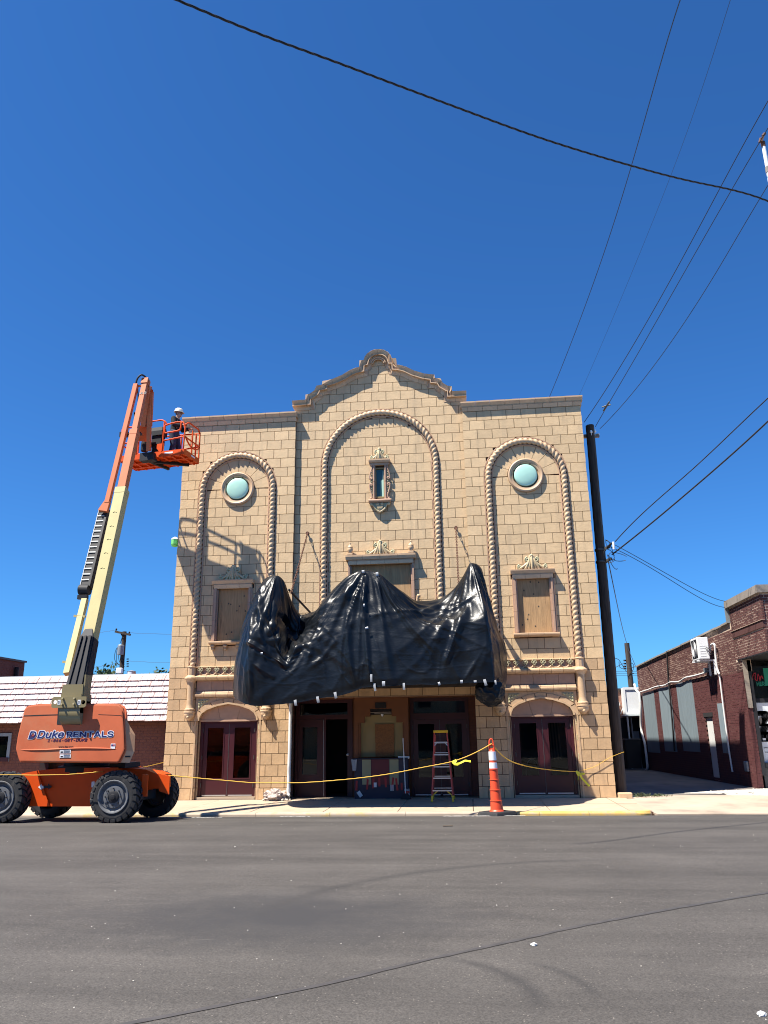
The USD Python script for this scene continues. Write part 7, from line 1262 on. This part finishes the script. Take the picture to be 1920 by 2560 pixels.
# small far poles
def far_pole(name, label, px0, py0, py1, Y, r, arm=None):
    t_, b_ = at(px0, py0, Y), at(px0, py1, Y); c = thing(name, label, 'utility pole', (t_[0], Y, 0)); part(c, 'pole', wood_pole((t_[0], Y, -0.1), t_, r * 1.2, r, 9), M['wood_pole'], smooth=40); return c, t_
c, t_ = far_pole('utility_pole', 'distant wooden pole with crossarm and grey transformer behind the shingled roof', 311.5, 1579, 1700, 18, 0.115)
kx_ = lambda x, y, Y=18: at(220 + x * 0.13261, 1560 + y * 0.13261, Y)
part(c, 'cross_arm', beam(kx_(515, 143, 17.85), kx_(798, 205, 17.85), 0.11, 0.12, (0, 0, 1)), M['wood_pole']); part(c, 'arm_brace', beam(kx_(622, 180, 17.85), kx_(668, 265, 17.85), 0.03, 0.05, (0, 1, 0)), M['wood_pole'])
for x, y in ((533, 118), (778, 178)): part(c, 'insulator', insulator(kx_(x, y, 17.85), 1.2), M['black_plastic'], smooth=30)
tq = kx_(615, 490, 17.8); tr = [(0.001, -0.26), (0.155, -0.26), (0.165, -0.24), (0.165, 0.22), (0.175, 0.23), (0.14, 0.27), (0.001, 0.29)]; part(c, 'transformer', lathe(tr, tq, 'z', 20), M['grey_metal'], smooth=30)
for pts in (((560, 430), (535, 600), (545, 720), (660, 790)), ((545, 450), (500, 620), (540, 740), (600, 770), (660, 770)), ((580, 580), (590, 700), (640, 745), (670, 735)), ((640, 260), (610, 360)), ((660, 820), (620, 850), (560, 920)), ((640, 850), (700, 885))): part(c, 'drop_wire', tube(smooth_path([kx_(*p_, 17.9) for p_ in pts], 24), 0.016, 5), M['wire'], smooth=True)
for y in (660, 705, 750, 795): part(c, 'spool', [tube([kx_(666, y, 17.9), kx_(666, y + 18, 17.9)], 0.06, 6), tube([kx_(748, y - 8, 17.9), kx_(748, y + 10, 17.9)], 0.06, 6)], M['black_plastic'])
a = kx_(600, 880, 17.5); part(c, 'service_box', [cbx(a[0] - 0.18, a[0] + 0.14, a[1] - 0.1, a[1] + 0.1, a[2] - 0.14, a[2] + 0.14, 0.02)], M['white_sheet'])
gq = 'faint wires behind the shingled roof'
for i, (p0, p1) in enumerate((((533, 112), (-300, 215)), ((795, 165), (1900, 190)), ((760, 695), (1900, 735)), ((560, 735), (-400, 890)))): solo('wire', tube(catenary(kx_(*p0, 17.85), kx_(*p1, 18.2), 0.03), 0.007, 4), M['wire'], ('faint wire leaving the distant crossarm pole to the left at its top', 'faint wire from the distant crossarm pole to the theatre, upper one', 'faint wire from the distant pole to the theatre, at transformer height', 'faint wire leaving the distant pole low on its left')[i], 'wire')
c, t_ = far_pole('utility_pole', 'distant bare wooden pole at the end of the alley above the white box', 1567, 1608, 1712, 32, 0.17)
kr = lambda x, y, Y=32: at(1520 + x * 0.17186, 1580 + y * 0.17186, Y)
for y in (405, 450, 490, 520): part(c, 'spool', [tube([kr(243, y), kr(243, y + 20)], 0.09, 6), tube([kr(320, y - 4), kr(320, y + 16)], 0.09, 6)], M['black_plastic'])
for pts in (((90, 380), (150, 400), (200, 470), (270, 585)), ((100, 520), (215, 460)), ((160, 430), (165, 500), (240, 540), (330, 520), (420, 500)), ((320, 440), (370, 480), (340, 590)), ((310, 600), (380, 600))): part(c, 'drop_wire', tube(smooth_path([kr(*p_, 31.7) for p_ in pts], 24), 0.02, 5), M['wire'], smooth=True)
for i, (y0_, y1_) in enumerate(((570, 580), (605, 610), (628, 640))): solo('wire', tube([kr(-300, y0_, 34), kr(700, y1_, 34)], 0.012, 4), M['wire'], ('faint level wire behind the far alley pole, top of three', 'faint level wire behind the far alley pole, middle of three', 'faint level wire behind the far alley pole, lowest of three')[i], 'wire')
wire('thin wire sloping from the far alley pole down to the brick store roof', [(1567, 1615, 31), (1578, 1640, 26), (1588, 1664, 18)], 0.016)

# ------------------------------------------------------------------ left-hand shop with shingled mansard
LS = thing('shingled_shop', 'low brick shop with a white and rust streaked shingle mansard, left of the theatre', 'shop', (-5, 1, 0))
e0, e1 = at(420, 1803, 0.15), at(420, 1688, 1.05); ez, tz = e0[2], e1[2]; ey, ty = 0.15, 1.05
sl = np.array([0, ty - ey, tz - ez]); SLN = np.linalg.norm(sl); sl /= SLN; nn = np.array([0, -sl[2], sl[1]])
xr_end = -0.04; xl_end = -9.0
part(LS, 'roof_deck', trimesh.convex.convex_hull(np.array([[x, y, z] for x in (xl_end, xr_end) for y, z in ((ey + 0.03, ez), (ty + 0.02, tz - 0.02), (ty + 0.5, tz - 0.02), (0.5, ez))])), M['mortar_dark'])
rows = 8; rh = SLN / rows; gs_ = np.random.default_rng(5)
for k in range(rows):
    x = xl_end + gs_.uniform(0, 0.2)
    while x < xr_end - 0.06:
        w_ = gs_.uniform(0.30, 0.46) if x > -6.2 else 1.2; x2 = min(x + w_, xr_end); v0, v1 = k * rh - 0.01 + gs_.uniform(-0.008, 0.008), (k + 1) * rh + 0.03; O = np.array([0, ey, ez])
        P = np.array([O + np.array([xx, 0, 0]) + sl * vv + nn * hh for xx in (x + 0.009, x2 - 0.009) for vv, h0, h1 in ((v0, 0.045, 0.075), (v1, -0.01, 0.022)) for hh in (h0, h1)])
        part(LS, 'shingle', trimesh.convex.convex_hull(P), M['roof_shingle']); x = x2
part(LS, 'ridge_cap', bx(xl_end, xr_end, ty - 0.02, ty + 0.2, tz - 0.01, tz + 0.06), M['white_sheet'])
wy = 0.55
part(LS, 'wall', bx(xl_end, -0.05, wy + 0.02, wy + 8, 0, ez + 0.2), M['mortar_dark']); part(LS, 'wall', bx(xl_end, -0.05, wy + 0.9, wy + 8, ez, tz - 0.05), M['brown_brick'])
wa, wb = at(*(95 * 0.28933, 1650 + 640 * 0.28933), wy), at(*(75 * 0.28933, 1650 + 868 * 0.28933), wy); wrect = sbox(wa[0] - 1.5, wb[2], wa[0], wa[2])
bricks(lambda u, z, o: (u, wy + 0.02 - o, z), -7.5, -0.06, 0.0, ez + 0.05, [wrect.buffer(0.03)], M['brown_brick'], LS, 'bricks', seed=20)
wd = part(LS, 'window_frame', ext(wrect.buffer(0.03, join_style=2).difference(wrect.buffer(-0.06)), wy - 0.02, wy + 0.03), M['grey_metal']); part(LS, 'window_pane', bx(wa[0] - 1.45, wa[0] - 0.05, wy + 0.005, wy + 0.012, wb[2] + 0.05, wa[2] - 0.05), M['glass']); part(LS, 'window_sill', bx(wa[0] - 1.55, wa[0] + 0.02, wy - 0.05, wy - 0.021, wb[2] - 0.03, wb[2] + 0.09), M['maroon'])
part(LS, 'window_display', [bx(wa[0] - 1.4, wa[0] - 0.06, wy + 0.014, wy + 0.018, wb[2] + 0.1, wb[2] + 0.45), ], M['booth_cream'])
v_ = at(328, 1689, 1.6); RV = thing('roof_vent', 'small finned turbine vent on the roof behind the shingles', 'vent', tuple(v_))
part(RV, 'base', lathe([(0.15, -0.35), (0.15, -0.1), (0.001, -0.1)], v_, 'z', 14), M['grey_metal']); part(RV, 'fins', [beam(v_ + [0.19 * math.cos(t), 0.19 * math.sin(t), -0.1], v_ + [0.12 * math.cos(t), 0.12 * math.sin(t), 0.12], 0.07, 0.006, (-math.sin(t), math.cos(t), 0)) for t in np.linspace(0, 2 * math.pi, 15)[:-1]], M['alu'], kind='stuff'); part(RV, 'cap', lathe([(0.13, 0.11), (0.14, 0.13), (0.001, 0.17)], v_, 'z', 14), M['grey_metal'])
# tall dark brick block behind, seen end-on
X7 = -11.0; f_ = atx(63, 1657, X7); n_ = atx(0, 1645, X7)
KB = thing('brick_block', 'tall shaded brown brick block behind the shingled shop at the left edge', 'building', (X7 - 4, 10, 0))
zt_ = f_[2]; part(KB, 'wall', bx(X7 - 9, X7 - 0.02, -0.5, f_[1], 0, zt_), M['mortar_dark'])
bricks(lambda u, z, o: (X7 - 0.02 + o, u, z), 1.0, f_[1], 2.8, zt_ - 0.03, None, M['brown_brick'], KB, 'bricks', seed=22); part(KB, 'coping', bx(X7 - 9, X7 + 0.05, -0.5, f_[1] + 0.05, zt_, zt_ + 0.08), M['steel'])
q_ = atx(43, 1668, X7 + 0.08); part(KB, 'drainpipe', tube([(X7 + 0.08, q_[1], 0), (X7 + 0.08, q_[1], q_[2])], 0.09, 8), M['black_plastic'])

# ------------------------------------------------------------------ trees beyond the shop, weeds, small things
def tree(label, px, py, Y, rx, seed, n=900):
    g2 = np.random.default_rng(seed); t_ = at(px, py, Y); H = t_[2]; c = thing('tree', label, 'tree', (t_[0], Y, 0)); cz = H - rx * 0.85
    part(c, 'trunk', tube([(t_[0], Y, -0.2), (t_[0] + 0.1, Y, cz * 0.5), (t_[0], Y, cz)], [0.28, 0.22, 0.12], 9), M['bark'], smooth=True)
    br2 = [tube([(t_[0], Y, cz * 0.75), (t_[0] + rx * 0.6 * math.cos(a), Y + rx * 0.6 * math.sin(a), cz + rx * 0.3 * math.sin(3 * a))], [0.1, 0.03], 6) for a in np.linspace(0, 6.28, 7)[:-1]]; part(c, 'limbs', br2, M['bark'], kind='stuff')
    V, F = [], []; cl = g2.normal(size=(26, 3)); cl /= np.linalg.norm(cl, axis=1, keepdims=True); cl *= g2.uniform(0.35, 1.0, (26, 1)) * [rx, rx, rx * 0.85]
    for i in range(n * 3):
        o = cl[g2.integers(26)] + g2.normal(size=3) * rx * 0.17; s = g2.uniform(0.07, 0.16) * rx / 2.5 * 1.6; a, b = g2.normal(size=3), g2.normal(size=3); a /= np.linalg.norm(a); b = np.cross(a, b); b /= np.linalg.norm(b); p_ = np.array([t_[0], Y, cz]) + o
        V += [p_ - a * s, p_ + b * s * 0.55, p_ + a * s, p_ - b * s * 0.55]; k = 4 * i; F += [[k, k + 1, k + 2], [k, k + 2, k + 3]]
    part(c, 'crown', trimesh.Trimesh(np.array(V), np.array(F), process=False), M['leaf'], kind='stuff')
tree('green tree top just right of the lift boom above the shingled roof', 243, 1671, 34, 2.4, 1)
tree('lower green tree top left of the distant crossarm pole', 290, 1679, 38, 1.8, 2)
tree('green tree top at the left edge of the theatre above the shingled roof', 418, 1678, 36, 1.9, 3)
def weeds(label, x, y, n, h, seed):
    g2 = np.random.default_rng(seed); V, F = [], []
    for i in range(n):
        b = np.array([x + g2.normal() * 0.14, y + g2.normal() * 0.09, 0.0]); t = b + [g2.normal() * 0.1, g2.normal() * 0.08, h * g2.uniform(0.4, 1.2)]; s = np.array([0.012, 0.006, 0]); m_ = (b + t) / 2 + [0, 0, 0.02]; V += [b - s, b + s, m_ + s * 1.3, m_ - s * 1.3, t]; k = 5 * i; F += [[k, k + 1, k + 2], [k, k + 2, k + 3], [k + 3, k + 2, k + 4]]
    solo('weeds', trimesh.Trimesh(np.array(V), np.array(F), process=False), M['weed'], label, 'weeds', kind='stuff')
weeds('weeds beside the stone at the foot of the utility pole', 13.2, 0.30, 34, 0.11, 3); weeds('weeds along the gravel at the brick store corner', 18.2, 1.2, 50, 0.13, 4); weeds('low weeds at the alley mouth left of the gravel', 13.75, 0.45, 26, 0.06, 5)
sx = atz(1563, 1992, 0.02); solo('stone_block', cbx(sx[0] - 0.19, sx[0] + 0.17, sx[1] - 0.15, sx[1] + 0.10, -0.02, 0.13, 0.02).apply_transform(np.eye(4)), M['terra_trim'], 'broken tan stone block at the foot of the utility pole', 'stone')
mh = atz(213, 2037, -0.03); MH = thing('manhole_cover', 'dark iron manhole cover in the sidewalk behind the lift wheel', 'manhole cover', (mh[0], -1.9, float(walk_z(-1.9))))
part(MH, 'ring', lathe([(0.36, -0.02), (0.36, 0.006), (0.31, 0.008), (0.31, -0.02)], (mh[0], -1.9, float(walk_z(-1.9))), 'z', 32), M['rust']); part(MH, 'cover', lathe([(0.305, -0.02), (0.305, 0.006), (0.001, 0.007)], (mh[0], -1.9, float(walk_z(-1.9))), 'z', 32), M['rust'])
for (px_, py_, s_, lb) in ((1335, 2366, 0.022, 'white scrap of litter in the middle of the near road'), (1905, 2542, 0.025, 'white scrap of litter at the lower right corner of the road')):
    q_ = atz(px_, py_, 0.0); solo('litter', crumple((q_[0], q_[1], 0.014), (s_, s_ * 0.7, 0.012), int(px_), 0.5), M['paper'], lb, 'litter', smooth=30)
q_ = atz(1120, 2069, -0.02); solo('stick', tube([(q_[0] - 0.09, q_[1], float(road_z(q_[1])) + 0.012), (q_[0] + 0.09, q_[1] + 0.02, float(road_z(q_[1])) + 0.012)], 0.011, 6), M['bark'], 'short dark stick lying on the road below the stepladder', 'stick')

# ------------------------------------------------------------------ the other side of the street (only its reflection and bounce reach the picture)
OB = thing('street_row', 'row of low brick shops across the street, mirrored dimly in the theatre doors', 'shops', (9, -40, 0))
g3 = np.random.default_rng(9); x = -45.0
while x < 65:
    w_ = g3.uniform(7, 12); h_ = g3.uniform(5.5, 8.5); part(OB, 'shop_wall', bx(x, x + w_ - 0.05, -50, -38.0, 0, h_), M[('brown_brick', 'pink_brick', 'red_brick', 'terra_trim')[int(g3.integers(4))]])
    part(OB, 'parapet', bx(x - 0.02, x + w_ - 0.03, -38.3, -37.9, h_, h_ + 0.25), M['cap_tile'])
    for u in (0.12, 0.56): part(OB, 'shop_window', bx(x + w_ * u, x + w_ * (u + 0.32), -37.97, -37.93, 0.6, 2.6), M['ink'])
    for u in (0.15, 0.45, 0.75): part(OB, 'upper_window', bx(x + w_ * u, x + w_ * u + 1.0, -37.97, -37.93, 3.8, min(5.3, h_ - 0.4)), M['ink'])
    part(OB, 'awning', hull(bx(x + 0.6, x + w_ - 0.6, -38, -37.98, 3.0, 3.3), bx(x + 0.6, x + w_ - 0.6, -36.9, -36.85, 2.7, 2.75)), M['white_sheet'] if g3.random() < 0.4 else M['navy']); x += w_
solo('far_pavement', bx(-60, 80, -38.0, -34.5, -0.4, 0.06), M['concrete'], kind='structure')
